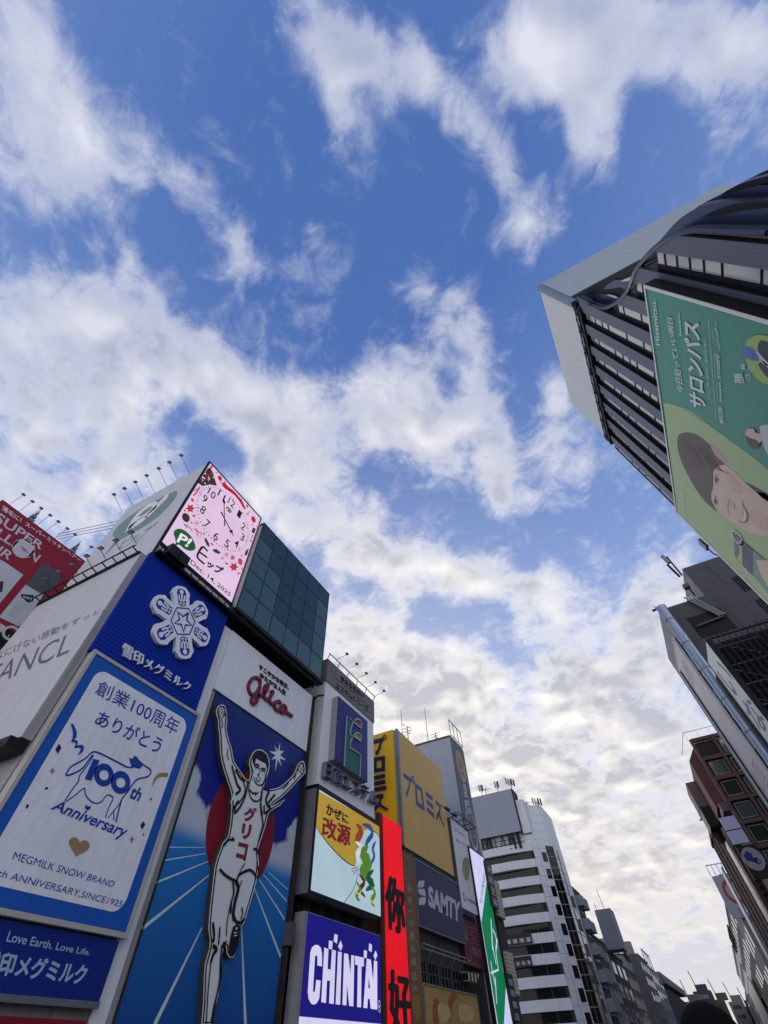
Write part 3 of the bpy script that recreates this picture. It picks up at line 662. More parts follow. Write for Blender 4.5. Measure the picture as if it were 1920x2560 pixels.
# ledge with black flood lamp boxes above the dairy boards
zl = rT[3]
b = MB(); b.box((-22.0, 9.4, zl+.02), (-21.2, 17.2, zl+.16), black)
b.bar((-21.2, 9.4, zl+.5), (-21.2, 17.2, zl+.5), .07, black); b.bar((-21.6, 9.4, zl+.9), (-21.6, 17.2, zl+.9), .1, black)
for k in range(12): b.bar((-21.2, 9.5+k*.69, zl+.16), (-21.2, 9.5+k*.69, zl+.5), .06, black)
tag(b.build('service_ledge'), 'dark service ledge between the blue snow crystal board and the pink clock screen', 'ledge')
bx0 = thing('floodlight_box', (-21.3, 10.3, zl+.16), 'square black floodlight box on the ledge below the pink clock screen', 'floodlight', 'floodlight boxes on the ledge')
MB().box((-21.6, 9.85, zl+.2), (-20.9, 10.75, zl+1.05), black).build('housing', bx0); MB().box((-21.4, 10.2, zl+.06), (-21.1, 10.4, zl+.2), lampbk).build('foot', bx0)
yb2 = on_x(-21.2, *q('a', 1540,1080)[0]).y; dup(bx0, (-21.3, yb2, zl+.16))
# strip of wall and old red fascia under the boards
b = MB(); b.slab(Face('x', -21.9), [(9.4, 0), (uC, 0), (uC, vC0-.45), (9.4, vC0-.45)], -.2, 0, mgrey)
tag(b.build('shop_wall'), 'stained concrete shop wall under the lowest blue dairy board', 'wall')
vR = Fc.uv(*q('c', 0,1735)[0])[1]
rR = (9.4, uC-.35, vR-1.2, vR); sR = thing('shop_sign', base_of(Fc, rR), 'dark red shop fascia at the bottom left corner, under the blue dairy boards', 'sign')
plate(Fc, rR, -.1, .3, dred).build('panel', sR)
# ---------------------------------------------------------------- 3. clock tower (white sign box with the pink clock screen)
Fp = Face('x', -21.85); Fs = Face('y', 9.45)
rP = frect(Fp, q('w', 522,1157.5, 650,1294.5, 577,1510.5, 405,1356))
xb = on_y(9.45, 316.8, 1273.6).x; ztop = rP[3]
tw = thing('sign_tower', (-27, 13, zf1+.2), 'white box tower on the corner roof with a faded green mark on its side', 'sign tower')
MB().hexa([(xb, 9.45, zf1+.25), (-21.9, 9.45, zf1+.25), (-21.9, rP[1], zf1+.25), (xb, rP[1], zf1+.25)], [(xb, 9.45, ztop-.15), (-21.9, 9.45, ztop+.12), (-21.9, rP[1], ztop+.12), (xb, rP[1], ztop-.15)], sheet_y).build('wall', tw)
b = MB(); b.bar((-21.86, 9.42, zf1+.3), (-21.86, 9.42, ztop+.12), .14, black); b.bar((-21.86, 9.42, ztop+.12), (-21.86, rP[1], ztop+.12), .1, black)
b.build('corner_trim', tw)
pale_g = mat('faded_green_ink', (104, 134, 122), .5, var=.08, scale=.5); pale_k = mat('faded_grey_ink', (116, 124, 132), .5, var=.05)
A = Art(Fs)
def bubble(c0, c1, rx_, ry_, m_): pass
bub = q('a', 1530,440, 1500,445, 1440,475, 1340,525, 1220,590, 1110,665, 1025,740, 978,800, 975,830, 1000,842, 995,870, 960,920, 925,965, 890,1008, 880,1020, 920,980, 985,920, 1040,862, 1075,842, 1160,800, 1270,730, 1370,660, 1450,580, 1510,510, 1532,465)
A.fill(bub, pale_g)
A.up(); A.fill(q('a', 1075,805, 1135,700, 1200,615, 1290,550, 1345,530, 1368,540, 1345,590, 1275,650, 1190,695, 1125,765), offwhite); A.up(); A.fill(q('a', 1196,662, 1245,612, 1305,575, 1318,585, 1270,628, 1215,660), pale_g); A.up(-1)
A.fill(q('a', 1440,470, 1462,462, 1448,500, 1290,660, 1245,672), offwhite)
A.ell(q('a', 1188,715)[0], 1.0, .62, offwhite)
A.build('emblem', tw)
A = Art(Fs); A.text('ピップ', q('a', 1085,848, 1375,700, 1190,880, 1010,960), pale_k, .012); A.build('lettering', tw)
lm2 = make_spot(1.5, 1.3, 'slim lamp on a bent arm along the white clock tower roof', 'lamps on the clock tower roof')
for i_, p in enumerate(q('a', 1650,262, 1545,325, 1447,385, 1347,438, 1247,497, 1153,550, 1060,605)):
    loc = on_y(9.5, *p); loc.z = ztop+.05+(loc.x+21.9)*.27/(xb+21.9)*-1
    if i_ == 0: lm2.location = loc; L2 = lm2
    else: dup(L2, loc)
# screen
scn = thing('clock_screen', base_of(Fp, rP), 'pink lit clock screen with winter ornaments and the date', 'screen')
plate(Fp, rP, -.05, .05, led('screen_pink', (226, 196, 226), 1.0)).build('screen', scn)
frame_bars(Fp, rP, .1, -.05, .12, black).build('frame', scn)
kk = led('screen_black', (14, 12, 18), 1.0); kr = led('screen_red', (176, 24, 50), 1.0); kg = led('screen_green', (10, 88, 44), 1.0); kbr = led('screen_brown', (52, 40, 30), 1.0); kw = led('screen_white', (235, 225, 238), 1.0); kol = led('screen_olive', (48, 58, 36), 1.0); kor = led('screen_rose', (186, 80, 92), 1.0)
A = Art(Fp, .06)
cc = (Fp.uv(*q('d', 688,605)[0])[0]+.05, Fp.uv(*q('d', 688,605)[0])[1]-.22)
# clock face: measured as an ellipse-free circle on the screen plane
Rn = 2.95
for k in range(60):
    a = math.radians(90-6*k); l_ = .30 if k % 5 == 0 else .18
    A.stroke([(cc[0]+(Rn+.15-l_)*math.cos(a), cc[1]+.15+(Rn+.15-l_)*math.sin(a)), (cc[0]+(Rn+.15)*math.cos(a), cc[1]+.15+(Rn+.15)*math.sin(a))], .05 if k % 5 else .08, kk, caps=False)
for h_ in range(1, 13):
    a = math.radians(90-30*h_); c = (cc[0]+(Rn-.55)*math.cos(a), cc[1]+.15+(Rn-.55)*math.sin(a)); w2 = .40 if h_ > 9 else .23
    A.text_uv(str(h_), [(c[0]-w2, c[1]+.45), (c[0]+w2, c[1]+.45), (c[0]+w2, c[1]-.45), (c[0]-w2, c[1]-.45)], kk, .004)
A.text('Dec. 14, 2025', q('d', 405,962, 748,1258, 735,1292, 392,1008), kk, .008)
A.build('lettering', scn)
A = Art(Fp, .075)
for a0, L_, tail, wd in ((90-6*56, 2.55, .75, .10), (90-30*3.93, 1.75, .65, .14)):
    a = math.radians(a0); d_ = (math.cos(a), math.sin(a)); nn = (-d_[1], d_[0]); C0 = (cc[0], cc[1]+.15)
    pt = lambda l, s_: (C0[0]+d_[0]*l+nn[0]*s_, C0[1]+d_[1]*l+nn[1]*s_)
    A.fill_uv([pt(-tail, wd*.8), pt(-tail, -wd*.8), pt(0, -wd*.5), pt(L_*.62, -wd*.5), pt(L_*.70, -wd*1.9), pt(L_*.80, -wd*.7), pt(L_, 0), pt(L_*.80, wd*.7), pt(L_*.70, wd*1.9), pt(L_*.62, wd*.5), pt(0, wd*.5)], kk); A.up()
A.build('clock_hands', scn)
A = Art(Fp, .065)
def mark(pts_b, pts_P, gm, wm):
    A.fill(pts_b, gm, curve=True); A.up(); A.text('P!', pts_P, wm, .03); A.up(-1)
mark(q('d', 240,858, 268,830, 262,780, 250,745, 262,712, 305,700, 360,725, 410,780, 438,845, 432,880, 395,892, 345,875, 300,840, 270,845), q('d', 312,735, 418,795, 368,862, 272,812), kg, kw)
mark(q('d', 705,545, 718,540, 704,520, 715,508, 745,535, 750,560, 730,560, 715,545), q('d', 715,522, 742,545, 738,552, 712,530), kg, kw)
for pts, w_ in ((q('d', 540,890, 500,858, 455,930, 470,965, 510,1000), 17), (q('d', 500,902, 475,935), 0), (q('d', 478,905, 535,945), 16)):
    if w_: A.line(pts, w_/3.456, kk, True)
A.text('ップ', q('d', 552,968, 690,1040, 650,1110, 530,1020), kk, .05)
A.build('emblem', scn)
A = Art(Fp, .065)
A.fill(q('d', 570,170, 600,245, 625,330, 565,318, 500,332, 462,305, 545,180), kbr)
A.up()
for k in range(26):
    x_ = 490+random.random()*110; y_ = 210+random.random()*100
    if y_ > 175+(600-x_)*.9-60: A.ell(q('d', x_, y_)[0], .08, .08, random.choice([kw, kr, kr, kol]), k=8)
A.up(-1)
A.line(q('d', 690,325, 730,360, 785,410, 830,455, 862,520), [13, 9, 4, 11, 7], kr); A.line(q('d', 715,345, 760,375, 790,405, 815,440), 7, kr); A.line(q('d', 690,325, 705,352), 6, kr)
def flower(x, y, r, m_, n=6):
    for k in range(n):
        a = k*6.2832/n; A.fill(q('d', x,y, x+r*.55*math.cos(a-.5),y+r*.55*math.sin(a-.5), x+r*math.cos(a),y+r*math.sin(a), x+r*.55*math.cos(a+.5),y+r*.55*math.sin(a+.5)), m_); A.n += .0008
def flake(x, y, r, m_):
    for k in range(3): a = k*1.0472; A.line(q('d', x-r*math.cos(a),y-r*math.sin(a), x+r*math.cos(a),y+r*math.sin(a)), 1.1, m_, caps=False); A.n += .0008
flower(395,525,42,kr); flower(770,1030,42,kr); flower(760,950,26,kor); flower(578,165,20,kor)
for x_, y_, r_2, m_ in ((355,605,34,kbr), (650,265,24,kr), (940,620,30,kr), (825,985,28,kor), (695,298,10,kr), (412,452,15,kor), (885,505,16,kor), (918,805,12,kor)):
    A.ell(q('d', x_, y_)[0], r_2*.0105, r_2*.0125, m_, k=14)
flake(447,652,26,kor); flake(705,925,24,kor); flake(888,572,16,kor); flake(670,955,16,kor)
A.fill(q('d', 512,775, 535,790, 555,830, 560,862, 535,845, 520,810), kol); A.fill(q('d', 582,880, 615,875, 655,905, 640,920, 600,905), kol); A.fill(q('d', 900,868, 885,925, 860,935, 868,895), kol); A.fill(q('d', 935,690, 960,700, 945,745, 922,730), kol)
A.line(q('d', 475,340, 450,385, 420,415), 3, kor); A.line(q('d', 470,350, 425,375), 2, kor); A.line(q('d', 360,665, 395,700, 410,725), 2, kbr); A.line(q('d', 340,662, 362,690), 3, kol)
A.line(q('d', 425,700, 470,735, 488,742), 2.5, kr); A.line(q('d', 445,705, 455,760), 2, kr); A.line(q('d', 425,735, 480,780, 487,745), 1, kor)
for x_, y_ in ((405,650), (418,590), (508,745), (585,840), (575,830), (712,1005), (700,1000), (840,1045), (805,1090), (930,760), (925,775), (965,680), (905,555), (430,590), (620,215), (655,300), (835,935), (818,1085), (345,545), (930,665)):
    A.ell(q('d', x_, y_)[0], .09, .09, kr, k=8)
A.build('ornaments', scn)
# ---------------------------------------------------------------- 4. runner sign building
uM = rB[1]+.17
yG0, yG1 = FL.uv(577, 1582)[0], (FL.uv(779, 1737)[0]+FL.uv(684, 2560)[0])/2
zG = (FL.uv(577, 1582)[1]+FL.uv(779, 1737)[1])/2
gb = thing('sign_building', (-27, (uM+yG1)/2, 0), 'narrow white building carrying the big blue runner sign', 'building')
MB().box((-34, 17.06, 0), (-22.03, yG1+.25, zG-.02), greyw).build('wall', gb)
b = MB(); b.slab(FL, [(uM-.2, 0), (yG0-.04, 0), (yG0-.04, zG), (uM-.2, zG)], -.02, .05, offwhite)
b.slab(FL, [(yG1+.02, 0), (yG1+.25, 0), (yG1+.25, zG), (yG1+.02, zG)], -.02, .3, soot)
b.build('edge_strip', gb)
b = MB(); b.tube([(-21.75, yG1+.12, 0), (-21.75, yG1+.12, zG-.3), (-21.4, yG1+.12, zG-.05), (-20.9, yG1+.4, zG)], .09, soot); b.tube([(-22.5, yG1+.5, 0), (-22.5, yG1+.5, zG)], .14, soot)
b.build('downpipe', gb)
rA = frect(FL, q('w', 540,1733, 759.7,1878, 684,2560, 281,2560)); rA = (rA[0], rA[1], 1.2, rA[3])
rW = (yG0, yG1, rA[3]+.06, zG)
sW = thing('billboard', base_of(FL, rW), 'white board with red script lettering above the runner sign', 'billboard')
plate(FL, rW, -.01, .12, sheet).build('panel', sW)
A = Art(FL, .125); wine = mat('wine_red_enamel', (112, 16, 46), .4, var=.05)
for pts, w_ in ((q('e', 838,868, 838,832, 800,802, 760,812, 728,858, 718,910, 735,958, 762,978, 795,962, 822,925, 832,900), 27), (q('e', 838,900, 826,950, 815,1010, 795,1058, 768,1070, 748,1045, 760,1012, 800,990, 850,985, 885,960, 915,915, 918,882, 900,880, 882,920, 876,975, 888,1015, 915,1030, 940,1005), 27),
                (q('e', 950,985, 935,1030, 945,1062, 975,1068, 1000,1050), 27), (q('e', 1048,1062, 1025,1045, 998,1058, 985,1090, 995,1120, 1025,1138, 1055,1130), 26), (q('e', 1075,1085, 1050,1105, 1045,1140, 1068,1162, 1098,1155, 1105,1120, 1088,1092, 1075,1088), 25), (q('e', 1085,1145, 1120,1165, 1162,1195), 26)):
    A.line(pts, w_*.92/4.0975, wine, True, raise_=.16); A.n += .003
A.ell(q('e', 962,955)[0], .2, .2, wine, raise_=.17)
A.build('script_lettering', sW)
A = Art(FL, .125); A.text('すこやかな毎日、', q('e', 838,660, 1145,880, 1138,930, 832,712), black, .02, raise_=.06)
A.text('ゆたかな人生', q('e', 848,745, 1112,935, 1105,985, 842,800), black, .02, raise_=.06); A.build('slogan_lettering', sW)
sR_ = thing('runner_sign', base_of(FL, rA), 'tall blue sign of a white runner with raised arms before a red sun', 'sign')
# printed track, cloud and night-blue sky
ma = mat('runner_backdrop', (20, 40, 110), .5, var=0); t = ma.node_tree; bs = t.nodes['Principled BSDF']
sp_ = nd(t, 'ShaderNodeSeparateXYZ', {0: nd(t, 'ShaderNodeTexCoord').outputs['Object']}); Y_, Z_ = sp_.outputs[1], sp_.outputs[2]
def M2(op, a, b_=0.0, c_=0.0): return nd(t, 'ShaderNodeMath', {0: a, 1: b_, 2: c_}, operation=op).outputs[0]
base_z = rA[2]; hw = (rA[1]-rA[0])/2
zH = (FL.uv(*q('f', 590,262)[0])[1]+FL.uv(*q('f', 1400,560)[0])[1])/2-base_z
zTL = FL.uv(*q('e', 190,1760)[0])[1]-base_z; zTR = FL.uv(*q('f', 1500,150)[0])[1]-base_z
nz = nd(t, 'ShaderNodeTexNoise', {'Vector': nd(t, 'ShaderNodeTexCoord').outputs['Object'], 'Scale': .75, 'Detail': 5.0}).outputs[0]
uu = M2('MULTIPLY', Y_, 1/hw)
topc = M2('ADD', M2('MULTIPLY_ADD', uu, (zTR-zTL)/2, (zTR+zTL)/2-zH*0), M2('MULTIPLY', M2('SUBTRACT', M2('MULTIPLY', uu, uu), 1.0), 2.6))
topc = M2('ADD', topc, M2('MULTIPLY', M2('SUBTRACT', nz, .5), 3.6))
def MR(v, a, b_, sm=True):
    n = nd(t, 'ShaderNodeMapRange', {'Value': v, 'From Min': a, 'From Max': b_}); n.interpolation_type = 'SMOOTHSTEP' if sm else 'LINEAR'; return n.outputs[0]
def CM(f, a, b_):
    n = nd(t, 'ShaderNodeMix', data_type='RGBA')
    for s_, v in ((n.inputs[0], f), (n.inputs[6], a), (n.inputs[7], b_)):
        if isinstance(v, bpy.types.NodeSocket): t.links.new(v, s_)
        else: s_.default_value = (*v, 1)
    return n.outputs[2]
track = CM(MR(Z_, 0.0, zH, False), lin(2, 48, 122), lin(30, 118, 192))
cloudc = CM(MR(M2('SUBTRACT', Z_, zH), -.2, .75), track, lin(178, 188, 202))
navyc = CM(MR(Z_, zH+3, rA[3]-base_z, False), lin(6, 22, 132), lin(18, 42, 112))
outc = CM(MR(M2('SUBTRACT', Z_, topc), -.35, .25), cloudc, navyc)
t.links.new(outc, bs.inputs['Base Color'])
plate(FL, rA, -.01, .06, ma).build('backdrop', sR_)
frame_bars(FL, rA, .05, -.01, .1, soot).build('frame', sR_)
A = Art(FL, .066); sunr = mat('sun_red_paint', (122, 12, 36), .5, var=.05)
a_ = FL.uv(*q('f', 828,225)[0]); c_ = FL.uv(*q('f', 1372,205)[0]); rad = (c_[0]-a_[0])/2; sc_c = ((a_[0]+c_[0])/2, (a_[1]+c_[1])/2)
A.fill_uv([(sc_c[0]+rad*math.cos(k*.1257), sc_c[1]+rad*math.sin(k*.1257)) for k in range(50)], sunr)
trk = mat('track_line_white', (196, 206, 210), .5, var=.04)
for pts, w_ in ((q('f', 545,365, 832,366), [5, 4]), (q('f', 515,466, 838,412), [9, 5]), (q('f', 455,636, 857,472), [15, 6]), (q('f', 345,990, 864,576), [28, 9]), (q('f', 442,1725, 806,982), [40, 14]), (q('f', 1318,556, 1468,690), [4, 6]), (q('f', 1278,572, 1456,776), [5, 9]), (q('f', 1240,600, 1440,916), [6, 12]), (q('f', 1196,642, 1410,1205), [8, 18]), (q('f', 1108,920, 1140,1725), [10, 26])):
    A.line(pts, [x/3.072 for x in w_], trk, caps=False)
A.up()
sc_ = q('e', 1035,1590)[0]; s_uv = FL.uv(*sc_); glow1 = mat('star_halo_blue', (22, 58, 140), .5, var=0); glow2 = mat('star_halo_light', (52, 98, 170), .5, var=0); starw = mat('star_white', (226, 226, 220), .5, var=0)
for rr_, m_ in ((1.25, mat('star_halo_deep', (18, 44, 118), .5, var=0)), (.9, glow1), (.45, glow2)):
    A.fill_uv([(s_uv[0]+rr_*math.cos(k*.2618), s_uv[1]+rr_*math.sin(k*.2618)) for k in range(24)], m_); A.up(.4)
sp8 = q('e', 1060,1455, 1052,1545, 1095,1552, 1056,1592, 1120,1645, 1052,1625, 1070,1705, 1035,1635, 1005,1760, 1018,1625, 965,1640, 1012,1592, 945,1550, 1020,1560, 1000,1490, 1035,1550)
A.fill(sp8, starw)
A.build('painted_scene', sR_)
# the runner: a raised cut-out with a pale rim, black contour and white body
run = q('e', 362,1150, 380,1108, 402,1092, 428,1088, 452,1096, 464,1130, 472,1175, 478,1230, 468,1330, 480,1400, 500,1470, 525,1550, 535,1620, 545,1670, 580,1720, 620,1785, 660,1840, 688,1866, 706,1842, 715,1790, 712,1745, 700,1700, 705,1655, 720,1620, 738,1580, 770,1552, 808,1543, 850,1556, 888,1590, 908,1640, 914,1700, 905,1760, 890,1800, 880,1850, 862,1890, 850,1920, 868,1945, 910,1952, 960,1946, 1010,1930, 1060,1895, 1110,1850, 1160,1800, 1182,1750, 1202,1700, 1228,1668, 1262,1660, 1277,1690, 1283,1740, 1282,1782, 1250,1820, 1205,1862, 1172,1900, 1100,1975, 1030,2040, 960,2090, 912,2130)
run += q('f', 1420,2, 1380,50, 1302,95, 1282,130, 1266,200, 1250,250, 1226,320, 1206,380, 1204,430, 1211,490, 1202,560, 1190,640, 1170,710, 1146,790, 1126,850, 1110,910, 1092,960, 1066,990, 1056,1030, 1050,1100, 1032,1160, 1012,1217, 976,1217, 958,1180, 954,1130, 940,1120, 922,1200, 916,1300, 912,1400, 892,1500, 865,1600, 842,1725, 760,1725, 774,1560, 780,1400, 787,1280, 806,1210, 824,1150, 830,1090, 818,1000, 825,900, 840,760, 855,640, 870,520, 897,430, 932,340, 972,295, 990,200, 1000,100, 1002,2)
run += q('e', 520,2105, 515,1990, 498,1930, 470,1850, 440,1760, 420,1680, 405,1600, 400,1500, 396,1400, 386,1330, 384,1250, 366,1190)
rim = mat('cutout_rim_white', (226, 228, 228), .5, var=.04); body = mat('runner_white', (214, 218, 222), .5, var=.03, scale=.4); rk = mat('contour_black', (10, 10, 14), .5, var=0)
A = Art(FL, .07); A.fill(run, rim, raise_=.32, side=mat('cutout_edge', (60, 58, 56), .6)); A.n += .325
A.fill(inset(run, 2.0), rk); A.up()
A.fill(inset(run, 5.4), body)
A.build('runner_cutout', sR_)
A = Art(FL, .07+.325+.014)
def kst(pts, w_, m_=rk, cv=True): A.line(pts, w_, m_, cv); A.n += .0006
hair = q('e', 740,1690, 733,1660, 740,1615, 760,1580, 790,1562, 815,1556, 850,1570, 882,1598, 900,1650, 900,1700, 893,1745, 884,1750, 872,1700, 845,1680, 800,1662, 780,1645, 765,1680, 752,1720)
A.fill(hair, rk)
A.up(); A.fill(q('e', 772,1640, 790,1652, 835,1676, 868,1690, 876,1740, 872,1790, 862,1800, 780,1700, 760,1690), body); A.up()
for pts, w_ in ((q('e', 758,1715, 775,1700, 800,1710), 3.2), (q('e', 828,1745, 850,1740, 866,1755), 3.2), (q('e', 765,1735, 780,1725, 796,1738), 2.6), (q('e', 830,1768, 845,1762, 858,1776), 2.6), (q('e', 812,1735, 804,1790, 785,1805, 800,1820), 1.8), (q('e', 728,1725, 735,1760, 745,1775), 1.4), (q('e', 745,1830, 760,1880, 795,1912, 835,1905), 2.0), (q('e', 872,1800, 868,1850, 835,1905), 3.2),
                (q('e', 700,1870, 692,1950, 700,2010, 730,2060, 775,2078, 810,2050, 822,1990, 828,1950), 2.6), (q('e', 680,1880, 672,1960, 640,2060, 590,2150, 545,2200), 4), (q('e', 640,1868, 655,1960, 640,2020, 600,2080, 560,2120, 548,2180), 3), (q('e', 832,1960, 822,2040, 815,2120, 830,2212), 4), (q('e', 705,1965, 735,1995, 765,1990), 3), (q('e', 760,2010, 790,1985), 2.4), (q('e', 850,1945, 900,1960, 890,2000, 870,2050, 880,2110, 905,2130), 5),
                (q('e', 388,1150, 392,1190, 400,1225), 1.6), (q('e', 410,1110, 408,1150, 415,1190), 1.4), (q('e', 432,1105, 428,1150, 430,1190), 1.4), (q('e', 450,1120, 445,1160, 446,1200), 1.4), (q('e', 440,1195, 415,1240, 425,1280, 418,1330), 2.2), (q('e', 458,1180, 462,1240, 450,1290), 2), (q('e', 478,1540, 470,1600, 485,1650), 2.2), (q('e', 560,1760, 600,1830, 645,1870), 4.5), (q('e', 520,1720, 570,1900, 605,1960, 560,2000), 4.5),
                (q('e', 1195,1740, 1215,1760, 1240,1790), 1.6), (q('e', 1225,1720, 1240,1745, 1262,1765), 1.4), (q('e', 1240,1690, 1256,1720, 1270,1735), 1.4), (q('e', 1180,1800, 1160,1850), 2), (q('e', 1040,1950, 1075,1920, 1100,1890), 2.2), (q('e', 960,2010, 925,2050, 895,2090), 4),
                (q('f', 1010,100, 1022,60, 1050,20), 4), (q('f', 1000,300, 1018,318, 975,318, 940,360), 3), (q('f', 1222,40, 1228,110, 1240,190, 1225,260, 1205,330), 4), (q('f', 1250,60, 1255,110, 1300,78), 4.5), (q('f', 1168,386, 1190,390, 1205,420), 4), (q('f', 905,545, 950,590, 1000,620, 1035,632), 4.5), (q('f', 1035,632, 1050,590, 1095,560, 1140,548, 1172,575, 1185,600), 4.5), (q('f', 1045,600, 1070,540, 1098,500), 2.4), (q('f', 1190,490, 1200,550), 3),
                (q('f', 1030,640, 1045,690, 1020,790, 1005,880, 1010,920), 8), (q('f', 1005,640, 1010,720, 990,800, 985,870), 4.5), (q('f', 1072,630, 1048,700), 2.5), (q('f', 1010,900, 1030,945, 1060,950, 1090,925), 5), (q('f', 1072,840, 1078,880, 1065,920), 3.4), (q('f', 985,800, 960,930, 950,1050), 2.6), (q('f', 900,990, 895,1060, 890,1112), 4), (q('f', 848,960, 855,1040, 850,1090), 6), (q('f', 850,1130, 876,1155, 850,1190, 830,1250), 6), (q('f', 830,1250, 812,1400, 800,1550, 790,1720), 3), (q('f', 915,1130, 905,1250, 908,1330, 890,1440, 860,1560, 835,1720), 4.5), (q('f', 945,1100, 930,1130), 6)):
    kst(pts, w_*1.25)
A.fill(q('e', 762,1830, 790,1842, 818,1832, 808,1865, 785,1878, 768,1862), rk); A.up(); A.fill(q('e', 770,1840, 790,1850, 810,1843, 803,1858, 786,1866, 774,1858), starw)
A.fill(q('f', 1000,985, 1030,960, 1062,985, 1050,1020, 1046,1100, 1028,1155, 1008,1200, 982,1200, 968,1172, 970,1120, 985,1040), rk)
A.up(); [A.line(q('f', 1008,1030+k*22, 1030,1026+k*22), 1.8, body) for k in range(2)]; A.fill(q('f', 1020,990, 1036,985, 1034,1002, 1020,1006), body)
A.build('contour_drawing', sR_)
A = Art(FL, .07+.325+.03); vest = mat('vest_red', (126, 20, 46), .5, var=0)
for ch, qd in (('グ', q('f', 1105,58, 1200,72, 1180,190, 1085,168)), ('リ', q('f', 1085,188, 1158,202, 1135,318, 1068,305)), ('コ', q('f', 1052,330, 1130,350, 1105,478, 1030,455))): A.text(ch, qd, vest, .055)
A.build('vest_lettering', sR_)
# ---------------------------------------------------------------- 5. glass box above the white board
xg = -21.0; Fg = Face('x', xg)
rg = frect(Fg, q('w', 659.5,1309.5, 824.4,1481.7, 801.2,1700, 591.5,1522))
gx = thing('glass_box', (-23, (rg[0]+rg[1])/2, rg[2]), 'dark glass lounge box jutting out above the white red-lettered board', 'glass room')
gframe = mat('dark_mullion', (34, 40, 44), .4, .4, var=.1); teal = glass('teal_glass', (50, 72, 76), .03, .2, metal=.5, wavy=.05)
teal_lit = glass('teal_glass_lit', (78, 104, 104), .04, .2, metal=.45, wavy=.05)  # lighter copy of the teal: brightness of the lit room put into the colour
MB().box((-32, rg[0], rg[3]-.35), (xg-.05, rg[1], rg[3]), gframe).build('roof', gx); MB().box((-32, rg[0], rg[2]-.25), (xg-.05, rg[1], rg[2]+.1), soot).build('floor_slab', gx)
b = MB(); bay = (rg[1]-rg[0])
for k in range(6): y_ = rg[0]+bay*k/6+.3; b.bar((-22.2, y_+.6, rg[2]-.32), (xg-.3, y_+.6, rg[2]-.32), .12, soot)
b.bar((xg-.2, rg[0], rg[2]-.35), (xg-.2, rg[1], rg[2]-.35), .18, gframe); b.bar((xg-.75, rg[0], rg[2]-.4), (xg-.75, rg[1], rg[2]-.4), .12, gframe)
b.bar((xg-.05, rg[0], rg[2]-.05), (xg-.05, rg[1]+.3, rg[2]-.05), .3, soot)
b.build('underside_beams', gx)
b = MB(); b.box((-31.9, rg[0]+.1, rg[2]+.1), (-25.2, rg[1]-.1, rg[3]-.4), mat('room_wall', (58, 84, 88), .8)); hh = rg[3]-rg[2]
b.box((-25, rg[0]+.2, rg[2]+hh*.40), (-22.4, rg[1]-.2, rg[2]+hh*.43), soot); b.box((-25, rg[0]+.2, rg[2]+hh*.72), (-22.4, rg[1]-.2, rg[2]+hh*.75), soot)
blind = mat('roller_blind', (128, 150, 150), .8, var=.1)
for y0_, y1_, z1_ in ((.06, .95, .22), (.1, 1.2, .34), (1.1, 2.1, .26), (2.15, 3.0, .24), (3.1, 4.0, .16), (4.05, 4.9, .20), (5.0, 5.9, .14), (5.2, 5.9, .46), (.06, .55, .66)): b.box((xg-.55, rg[0]+bay*y0_/6, rg[2]+.1), (xg-.5, rg[0]+bay*y1_/6, rg[2]+hh*z1_), blind)
b.build('interior', gx)
ncol, nrow = 6, 5
for i in range(ncol):
    for j in range(nrow):
        MB().box((xg-.04, rg[0]+bay*i/ncol+.04, rg[2]+.1+(hh-.1)*j/nrow+.04), (xg-.02, rg[0]+bay*(i+1)/ncol-.04, rg[2]+.1+(hh-.1)*(j+1)/nrow-.04), teal_lit if (j == 0 or (i < 2 and j < 3) or (i == 5 and j < 4) or (i < 1 and j == 3)) else teal).build('pane', gx)
for i in range(1):
    for j in range(nrow): MB().box((-22.4, rg[0]+.02, rg[2]+.1+(hh-.1)*j/nrow+.04), (xg-.08, rg[0]+.04, rg[2]+.1+(hh-.1)*(j+1)/nrow-.04), teal).build('pane', gx)
b = MB()
for i in range(ncol+1): y_ = rg[0]+bay*i/ncol; b.box((xg-.08, y_-.035, rg[2]), (xg, y_+.035, rg[3]), gframe)
for j in range(nrow+1): z_ = rg[2]+.1+(hh-.1)*j/nrow; b.box((xg-.07, rg[0], z_-.035), (xg-.004, rg[1], z_+.035), gframe)
b.box((-22.5, rg[0]-.02, rg[2]), (xg, rg[0]+.01, rg[2]+.1), gframe); b.box((-22.5, rg[0]-.02, rg[3]-.35), (xg, rg[0]+.01, rg[3]+.02), greyw)
b.box((xg-.5, rg[0]-.02, rg[2]), (xg, rg[0]+.01, rg[3]), greyw)
b.box((-32, rg[1]-.1, rg[2]), (xg-.09, rg[1]+.02, rg[3]), gframe)
b.build('mullions', gx)
# ---------------------------------------------------------------- 6. white estate-sign building
yE0 = FL.uv(820.7, 1656)[0]; rE = (yE0-.2, (FL.uv(934, 1750)[0]+FL.uv(934.6, 2018)[0])/2, FL.uv(789.4, 1963.6)[1], (FL.uv(820.7, 1656)[1]+FL.uv(934, 1750)[1])/2)
zEh = (FL.uv(815, 1707)[1]+FL.uv(933.7, 1803)[1])/2
es = thing('sign_building', (-27, (rE[0]+rE[1])/2, 0), 'white building with a grey crown and a blue letter sign, right of the runner sign', 'building')
MB().box((-34, rE[0], 0), (-22.6, rE[1], rE[2]), soot).build('lower_wall', es)
MB().box((-34, rE[0]+.03, rE[2]), (-22.0, rE[1]-.03, zEh), white).build('wall', es)
MB().box((-34, rE[0]-.05, zEh-.02), (-21.9, rE[1]+.03, rE[3]), mat('warm_grey_panel', (116, 114, 112), .6, streak=.15)).build('crown', es)
